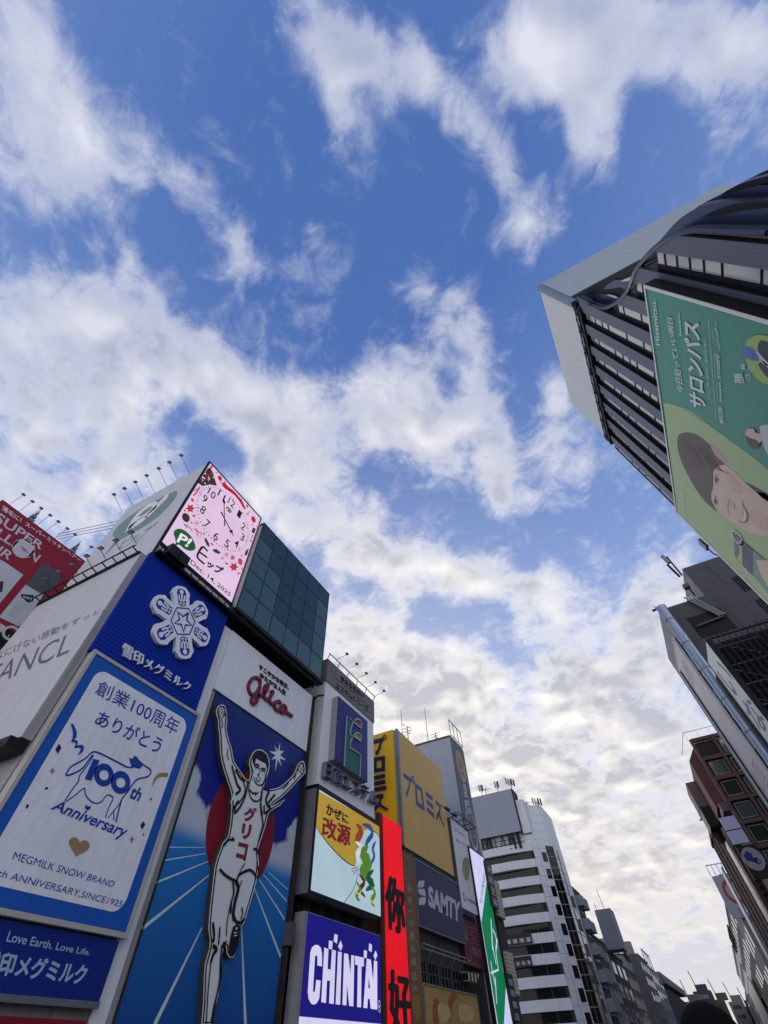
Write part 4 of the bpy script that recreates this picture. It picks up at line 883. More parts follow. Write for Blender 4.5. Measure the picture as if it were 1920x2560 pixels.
b = MB(); b.bar((-21.85, rE[0]-.15, rE[2]-.1), (-21.85, rE[1], rE[2]-.1), .3, black); b.bar((-34, rE[0]-.1, rE[2]-.1), (-21.8, rE[0]-.1, rE[2]-.1), .25, black); b.build('gutter', es)
sE = thing('letter_sign', (-21.9, (rE[0]+rE[1])/2, zEh), 'dark thin lettering on the grey crown of the white building', 'sign')
Fe = Face('x', -21.9); A = Art(Fe, .01); thin = mat('bronze_letter', (52, 50, 48), .5)
A.text('夢ある住まい', q('g', 585,362, 885,598, 888,668, 590,432), thin, -.008, raise_=.05); A.text('エステムシリーズ', q('g', 528,452, 950,772, 945,845, 520,520), thin, .0, raise_=.05)
A.line(q('g', 492,375, 968,775), 1.6, thin, caps=False); A.build('lettering', sE)
rl = MB(); zr = rE[3]
rl.bar((-21.8, rE[0], zr+.6), (-21.8, rE[1]+.1, zr+.6), .07, steel); 
for k in range(6): y_ = rE[0]+.1+(rE[1]-rE[0]-.1)*k/5; rl.bar((-22.1, y_, zr), (-21.8, y_, zr+.6), .06, steel)
tag(rl.build('lamp_rail'), 'thin pipe rail along the top edge of the grey-crowned white building', 'rail')
lm3 = make_spot(1.1, .75, 'small lamp on the rail above the grey-crowned white building', 'lamps above the grey crown')
for k in range(5):
    loc = Vector((-21.8, rE[0]+1.3+(rE[1]-rE[0]-1.3)*k/4, zr+.35))
    if k == 0: lm3.location = loc; lm3.rotation_euler = (0, 0, math.radians(115)); L3 = lm3
    else: dup(L3, loc, math.radians(115))
Fb = Face('x', -21.35); rb = frect(Fb, q('g', 552,650, 942,950, 935,1765, 505,1470))
sb = thing('box_sign', base_of(Fb, rb), 'deep blue box sign with a red, yellow and green outlined letter', 'sign')
nb = mat('night_blue_enamel', (22, 26, 108), .4, var=.06)
MB().slab(Fb, rectuv(rb), -.75, -.01, greyw).build('casing', sb); plate(Fb, rb, -.01, .02, nb).build('face', sb)
A = Art(Fb, .025); gr = mat('sign_green', (26, 104, 88), .5, var=.05); rdn = mat('sign_rose', (150, 52, 78), .5, var=0); yl = mat('sign_yellow', (168, 158, 74), .5, var=0); tubew = mat('outline_silver', (150, 156, 164), .4, .3, var=.05)
A.fill(q('g', 655,915, 742,972, 715,1080, 705,1145, 722,1175, 700,1245, 690,1310, 838,1410, 822,1690, 630,1565), gr)
A.fill(q('g', 745,972, 770,950, 800,942, 830,955, 848,985, 838,1050), rdn); A.fill(q('g', 742,1160, 770,1125, 800,1120, 832,1140, 838,1220), yl)
A.up()
for pts in (q('g', 625,1552, 660,900, 742,968), q('g', 848,1062, 745,975, 770,945, 800,938, 835,950, 855,990, 846,1055), q('g', 745,975, 722,1030, 710,1090, 706,1142, 738,1165, 770,1128, 800,1120, 835,1140, 848,1160, 842,1228, 742,1160), q('g', 738,1165, 715,1220, 698,1312, 845,1412, 832,1690)):
    A.line(pts, 3.0, tubew, raise_=.08)
A.build('letter_emblem', sb)
A = Art(FL, .05); neon = mat('neon_letter_blue', (70, 78, 128), .4, var=.08)
sL = thing('letter_sign', base_of(FL, (rE[0], rE[1], rE[2]+.5, 0)), 'large raised blue-grey letters at the foot of the white wall', 'sign')
A.text('日商エステム', q('g', 345,1490, 1030,1905, 1020,2090, 322,1712), neon, .0, raise_=.42, side=mat('letter_return', (120, 120, 132), .5)); A.build('lettering', sL)
# ---------------------------------------------------------------- 7. lit cold-remedy sign, blue LED board, red LED strip
Fk = Face('x', -21.0); rk_ = frect(Fk, q('w', 795.6,1978, 949.2,2063.4, 949.2,2290.7, 775.3,2226.4))
kS = thing('lightbox_sign', base_of(Fk, rk_), 'lit sign with gold arc, dark red writing and wavy green and blue ribbons', 'sign')
MB().slab(Fk, rectuv(rk_, .12), -1.1, -.02, mat('sign_casing', (108, 110, 120), .6, streak=.3)).build('casing', kS); frame_bars(Fk, rk_, .14, -.05, .06, black).build('frame', kS)
plate(Fk, rk_, -.02, .02, led('lit_pale_blue', (176, 200, 214), .9)).build('face', kS)
A = Art(Fk, .03); ggold = led('lit_gold', (178, 146, 52), .9); kb = led('lit_black', (12, 10, 14), 1); krd = led('lit_dark_red', (110, 20, 34), 1); kgr = led('lit_green', (84, 128, 44), .9); kbl = led('lit_blue', (34, 78, 150), .9); kdg = led('lit_deep_green', (14, 84, 56), .9); kmr = led('lit_maroon', (92, 18, 44), .9); kwh = led('lit_white', (214, 222, 228), .9); kru = led('lit_rust', (150, 62, 34), .9); kye = led('lit_yellow', (206, 200, 90), .9)
arc = q('h', 312,680, 380,790, 480,920, 600,1060, 720,1180, 820,1260, 880,1295, 935,1305)
A.fill(q('h', 355,118, 1330,660, 1330,860, 1275,790, 1200,745, 1120,730, 1060,760, 940,1290)+arc[::-1], ggold)
A.up(); A.line(arc, [1.2, 2.2, 2.2, 1.2], kb, True); A.line(q('h', 1220,745, 1280,790, 1330,860), 1.2, kb, True)
A.build('gold_field', kS)
A = Art(Fk, .045)   # plain wavy ribbons stands where the sign has its figure
for pts, w_, m_ in ((q('h', 960,650, 1040,760, 960,900, 1060,1040), [4, 16, 14, 5], kru), (q('h', 1060,650, 1170,690, 1210,800, 1120,940, 1090,1120), [4, 10, 10, 9, 4], kbl), (q('h', 1255,930, 1215,1040, 1240,1150, 1190,1270), [4, 8, 8, 4], kbl),
        (q('h', 950,930, 1040,1020, 960,1130, 1010,1260), [4, 12, 11, 4], kwh), (q('h', 1130,1000, 1050,1130, 1160,1260, 1040,1420, 1120,1520), [6, 20, 22, 20, 6], kgr), (q('h', 1220,1380, 1130,1500, 1220,1600, 1110,1690), [4, 13, 13, 4], kdg),
        (q('h', 1000,1450, 1080,1570, 1010,1680, 1090,1800), [3, 8, 9, 3], kmr), (q('h', 950,1560, 1010,1680, 950,1790, 1000,1860), [3, 8, 9, 3], kgr), (q('h', 1190,1640, 1250,1750, 1190,1860, 1240,1960), [3, 8, 9, 2], kgr), (q('h', 930,1700, 985,1760, 1030,1710), 2.4, kye), (q('h', 1170,1840, 1215,1900, 1260,1850), 2.4, kye)):
    A.line(pts, w_, m_, True); A.up(.5)
A.line(q('h', 985,1360, 945,1560, 880,1720, 755,1895), 1.2, kb, True); [A.line(q('h', 975-k*4,1330+k*22, 868+k*14,1355+k*48), 1.0, kb) for k in range(3)]
A.build('ribbon_picture', kS)
A = Art(Fk, .05); A.heavy('かぜに', q('h', 482,305, 822,500, 822,640, 472,480), kb, .9); A.heavy('改源', q('h', 425,518, 858,695, 846,1003, 405,825), krd, 1.5); A.build('lettering', kS)
Fq = Face('x', -21.4); rq = frect(Fq, q('w', 770.2,2282.7, 950.5,2339.6, 953,2555, 749.5,2545))
cS = thing('led_board', base_of(Fq, (rq[0], rq[1], rq[2]-.8, 0)), 'glowing royal blue LED board with tall white letters', 'sign')
MB().slab(Fq, [(rq[0]-.35, rq[2]-1.3), (rq[1]+.05, rq[2]-1.3), (rq[1]+.05, rq[3]+.05), (rq[0]-.35, rq[3]+.05)], -.8, -.02, greyw).build('casing', cS)
plate(Fq, rq, -.02, .02, led('led_royal_blue', (18, 14, 118), 1.0)).build('screen', cS)
lw = led('led_lilac_white', (212, 208, 240), 1.0)
plate(Fq, (rq[0], rq[1], rq[2]-1.2, rq[2]-.02), -.02, .025, lw).build('lower_strip', cS)
A = Art(Fq, .03)
A.fill(q('i', 375,1005, 435,1018, 436,850, 420,775, 385,740, 345,738, 305,770, 285,830, 250,1340, 262,1440, 295,1500, 330,1515, 370,1490, 400,1430, 418,1200, 360,1190, 345,1340, 325,1355, 318,1330, 345,890, 360,870, 376,890), lw)
for poly in (q('i', 465,770, 520,795, 508,1050, 548,1060, 565,800, 615,812, 588,1505, 527,1495, 540,1205, 500,1200, 487,1490, 425,1480), q('i', 643,822, 692,835, 670,1515, 612,1508), q('i', 722,845, 775,858, 805,1110, 815,868, 855,880, 842,1535, 788,1528, 758,1250, 752,1522, 700,1515), q('i', 862,878, 980,905, 978,1022, 948,1012, 942,1548, 890,1542, 900,1000, 866,992), q('i', 1015,915, 1070,930, 1098,1200, 1110,940, 1152,950, 1152,1578, 1066,1565, 1055,1440, 1030,1435, 1022,1560, 972,1552)):
    A.fill(poly, lw)
A.up()
A.fill(q('i', 1042,1160, 1058,1300, 1034,1295), led('led_royal_blue', (18, 14, 118)))
for poly in (q('i', 525,680, 572,692, 566,798, 520,788), q('i', 598,595, 640,612, 628,722, 585,690), q('i', 676,680, 702,750, 680,818, 642,760), q('i', 978,805, 1018,815, 1014,912, 976,905), q('i', 1046,715, 1083,740, 1078,832, 1040,810), q('i', 1130,808, 1152,870, 1128,938, 1102,880)): A.fill(poly, lw)
A.ell(q('i', 1178,1535)[0], .16, .28, lw, hole=.85); A.text('R', q('i', 1170,1515, 1188,1518, 1187,1555, 1169,1552), lw)
A.build('lettering', cS)
Fn = Face('x', -21.6); rn = frect(Fn, q('w', 958.8,2038.7, 1001.3,2064.8, 1028.6,2560, 971.7,2560)); uvn = Fn.uvs(q('w', 958.8,2038.7, 1001.3,2064.8)); rn = (uvn[0][0], uvn[1][0], 2.2, (uvn[0][1]+uvn[1][1])/2)
nS = thing('led_strip', base_of(Fn, rn), 'tall glowing red LED strip with black brush characters', 'sign')
plate(Fn, rn, -.5, .02, led('led_red', (226, 10, 28), 1.0)).build('screen', nS); MB().slab(Fn, [(rn[0]-.7, rn[2]), (rn[0]-.02, rn[2]), (rn[0]-.02, rn[3]+.1), (rn[0]-.7, rn[3]+.1)], -.5, -.1, mat('brown_trim', (72, 56, 36), .6, streak=.3)).build('side_trim', nS)
A = Art(Fn, .03); A.heavy('你', q('w', 963,2186, 1006,2208, 1012,2340, 966,2318), kb, 3.2); A.heavy('好', q('w', 970,2424, 1019,2436, 1029,2596, 976,2598), kb, 3.4); A.build('lettering', nS)
# dark bays between those signs
b = MB(); 
for k in range(5): b.box((-22.62, rE[0]+.4+k*1.9, 0), (-22.45, rE[0]+1.3+k*1.9, rE[2]-.3), mat('dim_panel', (66, 64, 62), .8, streak=.3))
tag(b.build('wall_panel'), 'dark vertical wall panels behind the lit signs, under the white building', 'wall')
b = MB(); b.box((-23.6, yG1+.55, 0), (-23.3, rE[0]-.05, zG), soot); b.tube([(-22.9, rE[0]-.6, 0), (-22.9, rE[0]-.6, rE[2])], .12, dgrey)
tag(b.build('gap_wall'), 'dark recessed wall in the gap right of the runner sign', 'wall')
mb_ = thing('meter_box', (-21.6, rk_[0]-.8, rq[3]-1.5), 'small grey box on the dark wall left of the blue LED board', 'box')
MB().box((-22.0, rk_[0]-1.0, rq[3]-1.6), (-21.4, rk_[0]-.55, rq[3]-.6), dgrey).build('case', mb_); MB().tube([(-21.7, rk_[0]-.8, rq[3]-3.4), (-21.7, rk_[0]-.8, rq[3]-1.6)], .06, soot).build('conduit', mb_)
# ---------------------------------------------------------------- 8. yellow loan-sign building
yPr = FL.uv(990.7, 1821)[0]; yPr1 = (FL.uv(1100.6, 1924)[0]+FL.uv(1135, 2191.5)[0])/2; zPr = (FL.uv(990.7, 1821)[1]+FL.uv(1100.6, 1924)[1])/2; zPb = FL.uv(1005, 2113)[1]
rPr = (yPr, yPr1, zPb, zPr)
pb = thing('sign_building', (-28, (yPr+yPr1)/2, 0), 'building wrapped in yellow boards, right of the red LED strip', 'building')
MB().box((-36, yPr+.3, 0), (-22.4, yPr1, zPb), mat('stained_render', (70, 68, 64), .85, streak=.4, var=.25)).build('lower_wall', pb)
MB().box((-36, yPr+.05, zPb+.02), (-22.25, yPr1-.05, zPr-.1), greyw).build('wall', pb)
b = MB(); b.bar((-22.3, yPr+.3, zPb-.25), (-22.3, yPr1, zPb-.25), .5, black); b.build('ledge', pb)
tan = mat('ochre_board', (204, 168, 88), .5, streak=.06, var=.07, scale=.3); yel = mat('yellow_board', (226, 182, 20), .45, streak=.06, var=.06, scale=.3); pblue = mat('loan_blue', (52, 62, 128), .45, var=.05); pblue2 = mat('loan_deep_blue', (26, 28, 96), .45, var=.05)
s8 = thing('billboard', base_of(FL, rPr), 'large dull gold billboard with four blue characters in a row', 'billboard')
plate(FL, rPr, -.2, .05, tan).build('panel', s8); MB().slab(FL, [(yPr-.02, zPb), (yPr+.35, zPb), (yPr+.35, zPr+.02), (yPr-.02, zPr+.02)], -.2, .1, steel).build('corner_trim', s8)
def pro(A, m, boxes, r_=0.0):
    """the four katakana of the loan sign, drawn square and heavy; boxes are pixel quads"""
    pat = {'pu': [[(0,1),(.88,1),(.88,.80),(0,.80)], [(.88,.82),(.70,.82),(.62,.45),(.38,.14),(.12,0),(.12,.2),(.36,.34),(.50,.6),(.58,.82)]],
           'ro': [[(0,1),(1,1),(1,.8),(0,.8)], [(0,.2),(1,.2),(1,0),(0,0)], [(0,.8),(.24,.8),(.24,.2),(0,.2)], [(.76,.8),(1,.8),(1,.2),(.76,.2)]],
           'mi': [[(0,1),(1,1),(1,.78),(0,.78)], [(.03,.61),(.97,.61),(.97,.39),(.03,.39)], [(0,.22),(1,.22),(1,0),(0,0)]],
           'su': [[(.02,1),(.85,1),(.85,.80),(.02,.80)], [(.85,.85),(.62,.85),(.40,.35),(0,.0),(.0,.26),(.28,.48)], [(.52,.5),(.68,.3),(1,.06),(1,-.02),(.84,-.02),(.40,.32)]]}
    for ch, qd in zip(('pu', 'ro', 'mi', 'su'), boxes):
        Q = [Vector(p) for p in A.F.uvs(qd)]
        for k, poly in enumerate(pat[ch]):
            A.n += .001; A.fill_uv([tuple((Q[3]+(Q[2]-Q[3])*x)+((Q[0]+(Q[1]-Q[0])*x)-(Q[3]+(Q[2]-Q[3])*x))*y) for x, y in poly], m, r_)
        if ch == 'pu':
            c = Q[1]+(Q[0]-Q[1])*.02; rr = (Q[1]-Q[0]).length*.17; A.n += .001
            A.add([A.F.P(c.x+rr*math.cos(i*.5236), c.y+rr*math.sin(i*.5236), A.n+r_) for i in range(12)]+[A.F.P(c.x+rr*.45*math.cos(i*.5236), c.y+rr*.45*math.sin(i*.5236), A.n+r_) for i in range(12)], [(i, (i+1) % 12, 12+(i+1) % 12, 12+i) for i in range(12)], m)
A = Art(FL, .06); pro(A, pblue, (q('j', 555,890, 685,985, 665,1240, 580,1215), q('j', 702,1015, 802,1100, 832,1390, 722,1310), q('j', 842,1130, 935,1205, 962,1490, 860,1385), q('j', 968,1235, 1050,1320, 1090,1590, 985,1520)))
A.build('lettering', s8)
Fy = Face('y', yPr); xa = on_y(yPr, 931.8, 1837).x-6; 
s9 = thing('billboard', (-25, yPr, zPb), 'narrow bright yellow billboard with four raised blue characters stacked downwards', 'billboard')
MB().slab(Fy, [(xa, zPb-4.5), (-22.45, zPb-4.5), (-22.45, zPr), (xa, zPr)], -.2, .05, yel).build('panel', s9)
A = Art(Fy, .06); pro(A, pblue2, (q('j', 178,478, 330,435, 325,660, 200,672), q('j', 182,705, 328,680, 330,865, 185,890), q('j', 188,945, 330,912, 350,1110, 190,1140), q('j', 190,1195, 325,1165, 372,1370, 190,1410)), .18); A.build('lettering', s9)
# antennas on its roof
for lab, p0, p1, kind in (('thin whip aerial on the gold sign building roof, left of two', (548,372), (528,80), 'whip'), ('taller thin whip aerial rising behind the gold sign building', (885,492), (836,50), 'whip'), ('small branched television aerial on the gold sign building roof', (625,448), (618,300), 'tv'), ('crooked television aerial behind the gold sign building roof', (985,455), (978,375), 'tv')):
    a_ = on_x(-25 if p0[0] < 700 else -27, *q('j', *p0)[0]); h_ = on_x(a_.x, *q('j', *p1)[0]).z-a_.z; zb = zPr-.1 if p0[0] < 700 else a_.z-2
    t = thing('roof_aerial', (a_.x, a_.y, zb), lab, 'aerial'); MB().tube([(a_.x, a_.y, zb), (a_.x, a_.y, a_.z+h_)], [.07, .03] if kind == 'whip' else .06, soot, 5).build('mast', t)
    b = MB()
    if kind == 'tv':
        for k, (dz, L_) in enumerate(((.0, 1.1), (-.5, .8), (-.9, .6))): b.bar((a_.x-L_*.3, a_.y-L_, a_.z+h_+dz), (a_.x+L_*.3, a_.y+L_, a_.z+h_+dz+.1*k), .05, soot); b.bar((a_.x-L_, a_.y, a_.z+h_+dz-.2), (a_.x+L_*.6, a_.y, a_.z+h_+dz-.1), .04, soot)
    else: b.box((a_.x-.12, a_.y-.12, zb), (a_.x+.12, a_.y+.12, zb+.5), soot)
    b.build('dipole' if kind == 'tv' else 'base', t)
# brown strip sign, navy sign, old front with windows, poster
rs = frect(FL, q('k', 28,130, 152,210, 232,1720, 92,1620)); b0 = FL.uv(1005, 2127); b1 = FL.uv(1032, 2143.7); rs = (b0[0]+.2, b1[0]-.05, 2.0, (b0[1]+b1[1])/2)
t = thing('strip_sign', base_of(FL, rs), 'tall brown vertical sign with faint pale characters, right of the red strip', 'sign')
brs = mat('brown_sign', (122, 96, 66), .6, streak=.12, var=.08); plate(FL, rs, -.4, .05, brs).build('panel', t); frame_bars(FL, rs, .06, -.4, .09, mat('brass_trim', (120, 112, 98), .5, .3)).build('frame', t)
palebr = mat('pale_strip_ink', (176, 160, 146), .5, var=.05)
A = Art(FL, .06); A.vtext('日本一の展名焼店肉', q('k', 70,520, 128,520, 215,1900, 140,1900), palebr, .0, gap=.35); A.text('Y', q('k', 60,240, 98,262, 100,330, 64,315), thin, .02); A.ell(q('k', 190,1985)[0], .75, .8, mat('amber_print', (150, 108, 52), .5)); A.build('lettering', t)
rn2 = frect(FL, q('k', 160,215, 690,555, 775,1250, 215,1015)); rn2 = (rn2[0]+.0, rn2[1], rn2[2], rn2[3])
t = thing('billboard', base_of(FL, rn2), 'slate navy billboard with white leaf mark and white block letters', 'billboard')
plate(FL, rn2, -.3, .1, mat('slate_navy', (52, 54, 84), .5, var=.06, scale=.3)).build('panel', t); frame_bars(FL, rn2, .1, -.3, .14, steel).build('frame', t)
lww = mat('letter_white', (188, 190, 198), .5, var=.04)
A = Art(FL, .11); A.text('SAMTY', q('k', 325,545, 715,748, 712,1000, 330,800), lww, .045); A.build('lettering', t)
A = Art(FL, .11)
for p in (q('k', 205,510, 225,492, 280,488, 278,545, 262,572, 200,575), q('k', 203,590, 280,588, 296,640, 296,678, 225,660, 205,620), q('k', 215,705, 240,690, 298,685, 298,745, 280,780, 215,785)): A.fill(p, lww, False)
A.build('leaf_emblem', t)
# old shop front under it
b = MB()
zw0, zw1 = FL.uv(*q('k', 255,1715)[0])[1], FL.uv(*q('k', 245,1425)[0])[1]
ys = [FL.uv(*q('k', x_, y_)[0])[0] for x_, y_ in ((250,1440), (345,1470), (380,1480), (490,1520), (530,1535), (640,1575), (665,1580), (770,1610))]
b = MB(); b.tube([(-21.7, ys[0], zw1+.9), (-21.7, ys[-1]+.4, zw1+.9)], .05, steel); b.tube([(-21.7, ys[0], zw1+.6), (-21.7, ys[-1]+.4, zw1+.6)], .05, steel)
for y_ in (ys[0], ys[2], ys[4], ys[6], ys[7]): b.tube([(-22.4, y_, zw1+.1), (-21.7, y_, zw1+.9)], .05, steel)
b.build('awning_rail', pb)
for k in range(4):
    wn_ = MB(); wn_.box((-22.38, ys[2*k], zw0), (-22.36, ys[2*k+1], zw1), wglass); wo = wn_.build('window', pb)
    fr = MB()
    for j in range(4): y_ = ys[2*k]+(ys[2*k+1]-ys[2*k])*j/3; fr.box((-22.35, y_-.04, zw0), (-22.3, y_+.04, zw1), dgrey)
    for j in range(3): z_ = zw0+(zw1-zw0)*j/2; fr.box((-22.345, ys[2*k], z_-.04), (-22.29, ys[2*k+1], z_+.04), dgrey)
    fr.build('frame', wo)
rq_ = frect(FL, q('k', 270,1740, 905,1880, 920,2400, 290,2400)); pa, pb_ = FL.uv(*q('k', 270,1740)[0]), FL.uv(*q('k', 905,1885)[0]); rq_ = (pa[0], pb_[0], .8, (pa[1]+pb_[1])/2)
t = thing('billboard', base_of(FL, rq_), 'faded straw yellow food poster with orange smears at the foot of the row', 'poster')
plate(FL, rq_, -.3, .1, mat('straw_poster', (168, 140, 78), .55, var=.2, scale=.35)).build('panel', t); frame_bars(FL, rq_, .12, -.3, .16, mgrey).build('frame', t)
A = Art(FL, .11); orr = mat('poster_orange', (160, 84, 48), .6, var=.25, scale=.6); orl = mat('poster_pale', (190, 168, 110), .6, var=.2)
A.fill(q('k', 400,1900, 450,1940, 470,2040, 460,2180, 400,2230, 375,2080), orr, True); A.fill(q('k', 560,1980, 600,1840, 680,1880, 620,1990, 600,2120, 560,2160), orr, True); A.up(); A.fill(q('k', 440,1990, 560,1990, 590,2120, 480,2210), orl, True); A.fill(q('k', 700,1980, 850,2010, 860,2160, 720,2180), orl, True)
A.build('printed_picture', t)
# ---------------------------------------------------------------- 9. pale narrow sign, maroon sign, grey fortune tower
y1_ = FL.uv(1121.8, 2047.4)[0]; rqs = frect(FL, q('w', 1121.8,2047.4, 1166,2081, 1198.6,2295.5, 1152.8,2268.4))
t = thing('billboard', base_of(FL, rqs), 'narrow white billboard with red script and a small plain gold oval', 'billboard')
plate(FL, rqs, -.35, .2, offwhite).build('panel', t); MB().slab(FL, [(rqs[0]-.25, rqs[2]), (rqs[0]-.02, rqs[2]), (rqs[0]-.02, rqs[3]+.1), (rqs[0]-.25, rqs[3]+.1)], -.6, .16, dgrey).build('side_trim', t)
rdi = mat('sign_red_ink', (160, 40, 56), .5, var=0); A = Art(FL, .21)
A.text('キューサイ。', q('j', 1222,1735, 1382,1830, 1385,1875, 1228,1790), rdi, .03); A.text('毎日を自由に生きる', q('j', 1205,1605, 1365,1720, 1366,1755, 1207,1640), mat('grey_small_ink', (130, 130, 140), .5, var=0), .01)
A.text('日本電熱国通', q('k', 778,680, 925,770, 925,815, 778,725), mat('sepia_ink', (110, 84, 80), .5, var=0), .01); A.ell(q('k', 752,690)[0], .3, .4, rdi, hole=.6)
A.build('lettering', t)
A = Art(FL, .21); ov = mat('dull_gold_ink', (146, 138, 92), .5, var=.2, scale=1.5); A.fill(q('k', 745,230, 792,215, 820,300, 815,420, 800,490, 765,480, 735,400, 730,320), ov, True); A.line(q('k', 800,500, 806,620), 1.2, ov); A.build('plain_oval', t)
b = MB(); zq = rqs[3]
b.tube([(-21.7, rqs[0], zq+.5), (-20.6, rqs[0]+.3, zq+.6)], .05, black); b.bar((-20.6, rqs[0]+.2, zq+.35), (-20.6, rqs[1]+.3, zq+.35), .1, black); b.bar((-21.8, rqs[0]+.2, zq+.25), (-21.8, rqs[1]+.3, zq+.25), .1, black)
for k in range(4): y_ = rqs[0]+.3+(rqs[1]-rqs[0]-.1)*k/3; b.bar((-21.8, y_, zq+.25), (-20.6, y_, zq+.35), .07, black)
tag(b.build('catwalk'), 'small black catwalk frame on top of the narrow white billboard', 'catwalk')
for k, (px_, lab) in enumerate(((q('j', 1130,1370)[0], 'black camera-like spotlight above the narrow white billboard, upper one'), (q('j', 1225,1448)[0], 'black stubby spotlight above the narrow white billboard, lower one'))):
    c = on_x(-21.0, *px_); t = thing('spotlight', c, lab, 'spotlight'); MB().tube([c+Vector((0, -.6, 0)), c+Vector((0, .55, .15))], [.16, .2], lampbk).build('lamp_head', t); MB().tube([c, (-21.7, c.y-.3, zq+.6)], .05, lampbk).build('bracket', t)
rm = frect(FL, q('k', 762,965, 960,1035, 998,1560, 782,1498))
t = thing('billboard', base_of(FL, rm), 'dim maroon sign with a round mark and pale writing, above a striped awning', 'sign')
plate(FL, rm, -.3, .05, mat('maroon_board', (92, 28, 52), .6, var=.12)).build('panel', t)
mp_ = mat('maroon_pale_ink', (148, 110, 122), .6, var=0); A = Art(FL, .06); A.ell(q('k', 810,1310)[0], .85, .95, mp_, hole=.86); A.text('鶴橋食堂', q('k', 855,1270, 965,1320, 970,1420, 860,1375), mp_, .01)
for k in range(5): A.line(q('k', 835+k*4,1050+k*45, 930+k*6,1082+k*46), .8, mp_, caps=False)
A.line(q('k', 780,1020, 800,1090, 790,1190), 3, mp_); A.text('営業中', q('k', 800,1455, 970,1515, 975,1540, 802,1480), mp_, .0); A.build('lettering', t)
b = MB(); Fa = Face('x', -21.4)
aw = stripes('awning_stripes', (176, 172, 150), (52, 46, 44), .9, 1, .5); pa = Fa.uvs(q('k', 790,1580, 950,1610, 935,1720, 830,1690)); b.slab(Fa, pa, -.6, 0, aw)
tag(b.build('awning'), 'small striped cream and dark awning under the maroon sign', 'awning')
for (yy0, yy1, zz0, zz1, mm, lab) in ((yPr1+.05, FL.uv(1240, 2560)[0]-.3, 0, rqs[2]-.2, soot, 'dark shop front wall under the narrow white billboard'),):
    b = MB(); b.box((-34, yy0, zz0), (-22.35, yy1, zz1), mm); tag(b.build('shop_building'), lab, 'building')
yF0, yF1 = FL.uv(1124.7, 1840)[0], (FL.uv(1156.6, 1871)[0]+FL.uv(1201, 2138)[0])/2; zF = (FL.uv(1124.7, 1840)[1]+FL.uv(1156.6, 1871)[1])/2; zFb = FL.uv(1201, 2138)[1]
ft = thing('sign_building', (-28, (yF0+yF1)/2, 0), 'tall slim grey tower with a vertical fortune-teller sign', 'building')
MB().box((-38, yF0, 0), (-22.05, yF1, zF), mat('blue_grey_wall', (150, 158, 174), .6, streak=.06, var=.05, scale=.3)).build('wall', ft)
MB().box((-38, yF0-.04, zF-.25), (-22.0, yF1+.04, zF+.05), dgrey).build('parapet', ft)
b = MB()
for zz in (zF+.2, zF+2.6): b.bar((-21.9, yF0+.2, zz), (-21.9, yF1, zz), .1, steel)
for k in range(4): y_ = yF0+.2+(yF1-yF0-.2)*k/3; b.bar((-21.9, y_, zF+.2), (-21.9, y_, zF+2.6), .08, steel)
tag(b.build('rail_frame'), 'open pipe frame standing on the roof edge of the slim grey tower', 'frame')
t = thing('letter_sign', (-22, (yF0+yF1)/2, zFb), 'dark grey vertical sign with gold disc and white characters on the slim tower', 'sign')
plate(FL, (yF0+.03, yF1-.03, zFb, zF-.4), -.02, .12, mat('ash_grey_board', (82, 82, 94), .5, var=.06)).build('panel', t)
gdisc = mat('gold_disc', (150, 132, 88), .5, var=.05); A = Art(FL, .13); zz_ = zF-3.6; A.fill_uv([((yF0+yF1)/2+1.9*math.cos(k*.2618), zz_+2.3*math.sin(k*.2618)) for k in range(24)], gdisc); A.up()
A.text_uv('占', [(yF0+1.9, zz_+1.3), (yF1-1.9, zz_+1.3), (yF1-1.9, zz_-1.4), (yF0+1.9, zz_-1.4)], mat('rust_ink', (120, 60, 50), .5, var=0), .01)
A.vtext('千里眼', q('j', 1295,830, 1330,838, 1432,1460, 1360,1440), lww, .01, gap=.1); A.ell(q('j', 1440,1600)[0], 1.7, 2.6, lww, hole=.88); A.text('占い館', q('j', 1420,1690, 1480,1700, 1485,1740, 1428,1730), lww, .0); A.build('lettering', t)
# lilac, white and green LED screen
Fl = Face('x', -21.6); a0, a1 = Fl.uv(1173.6, 2119.8), Fl.uv(1208, 2144.7); rl_ = (a0[0], a1[0], 1.0, (a0[1]+a1[1])/2)
t = thing('led_screen', base_of(Fl, rl_), 'tall LED screen split between lilac white and bright green with white brush strokes', 'screen')
plate(Fl, rl_, -.4, .02, led('led_pale_lilac', (206, 206, 244), 1.0)).build('screen', t); frame_bars(Fl, rl_, .2, -.45, .0, black).build('frame', t)
A = Art(Fl, .03); lg = led('led_green', (0, 116, 72), 1.0); cl = lambda pts: [(min(max(u, rl_[0]), rl_[1]), min(max(v, rl_[2]), rl_[3])) for u, v in A.F.uvs(pts)]
A.fill_uv(cl(q('k', 970,990, 1050,470, 1175,1110, 1270,1760, 1245,2240, 1180,2240)), lg); A.up()
for p, w_ in ((q('k', 1090,960, 1100,1120, 1110,1310), 3.4), (q('k', 1112,1080, 1150,1170, 1160,1300), 3), (q('k', 1100,1180, 1120,1330, 1150,1480), 3.2), (q('k', 1165,1200, 1150,1340, 1180,1560), 3), (q('k', 1090,1470, 1110,1600, 1150,1780), 3.4), (q('k', 1090,1600, 1180,1560), 2.6), (q('k', 1140,1660, 1150,1820, 1160,1960), 3)): A.line(p, w_, lw, True); A.n += .001
A.text('交通費無しで', q('k', 1000,360, 1035,430, 985,800, 950,760), lg, .0)
A.build('screen_picture', t)
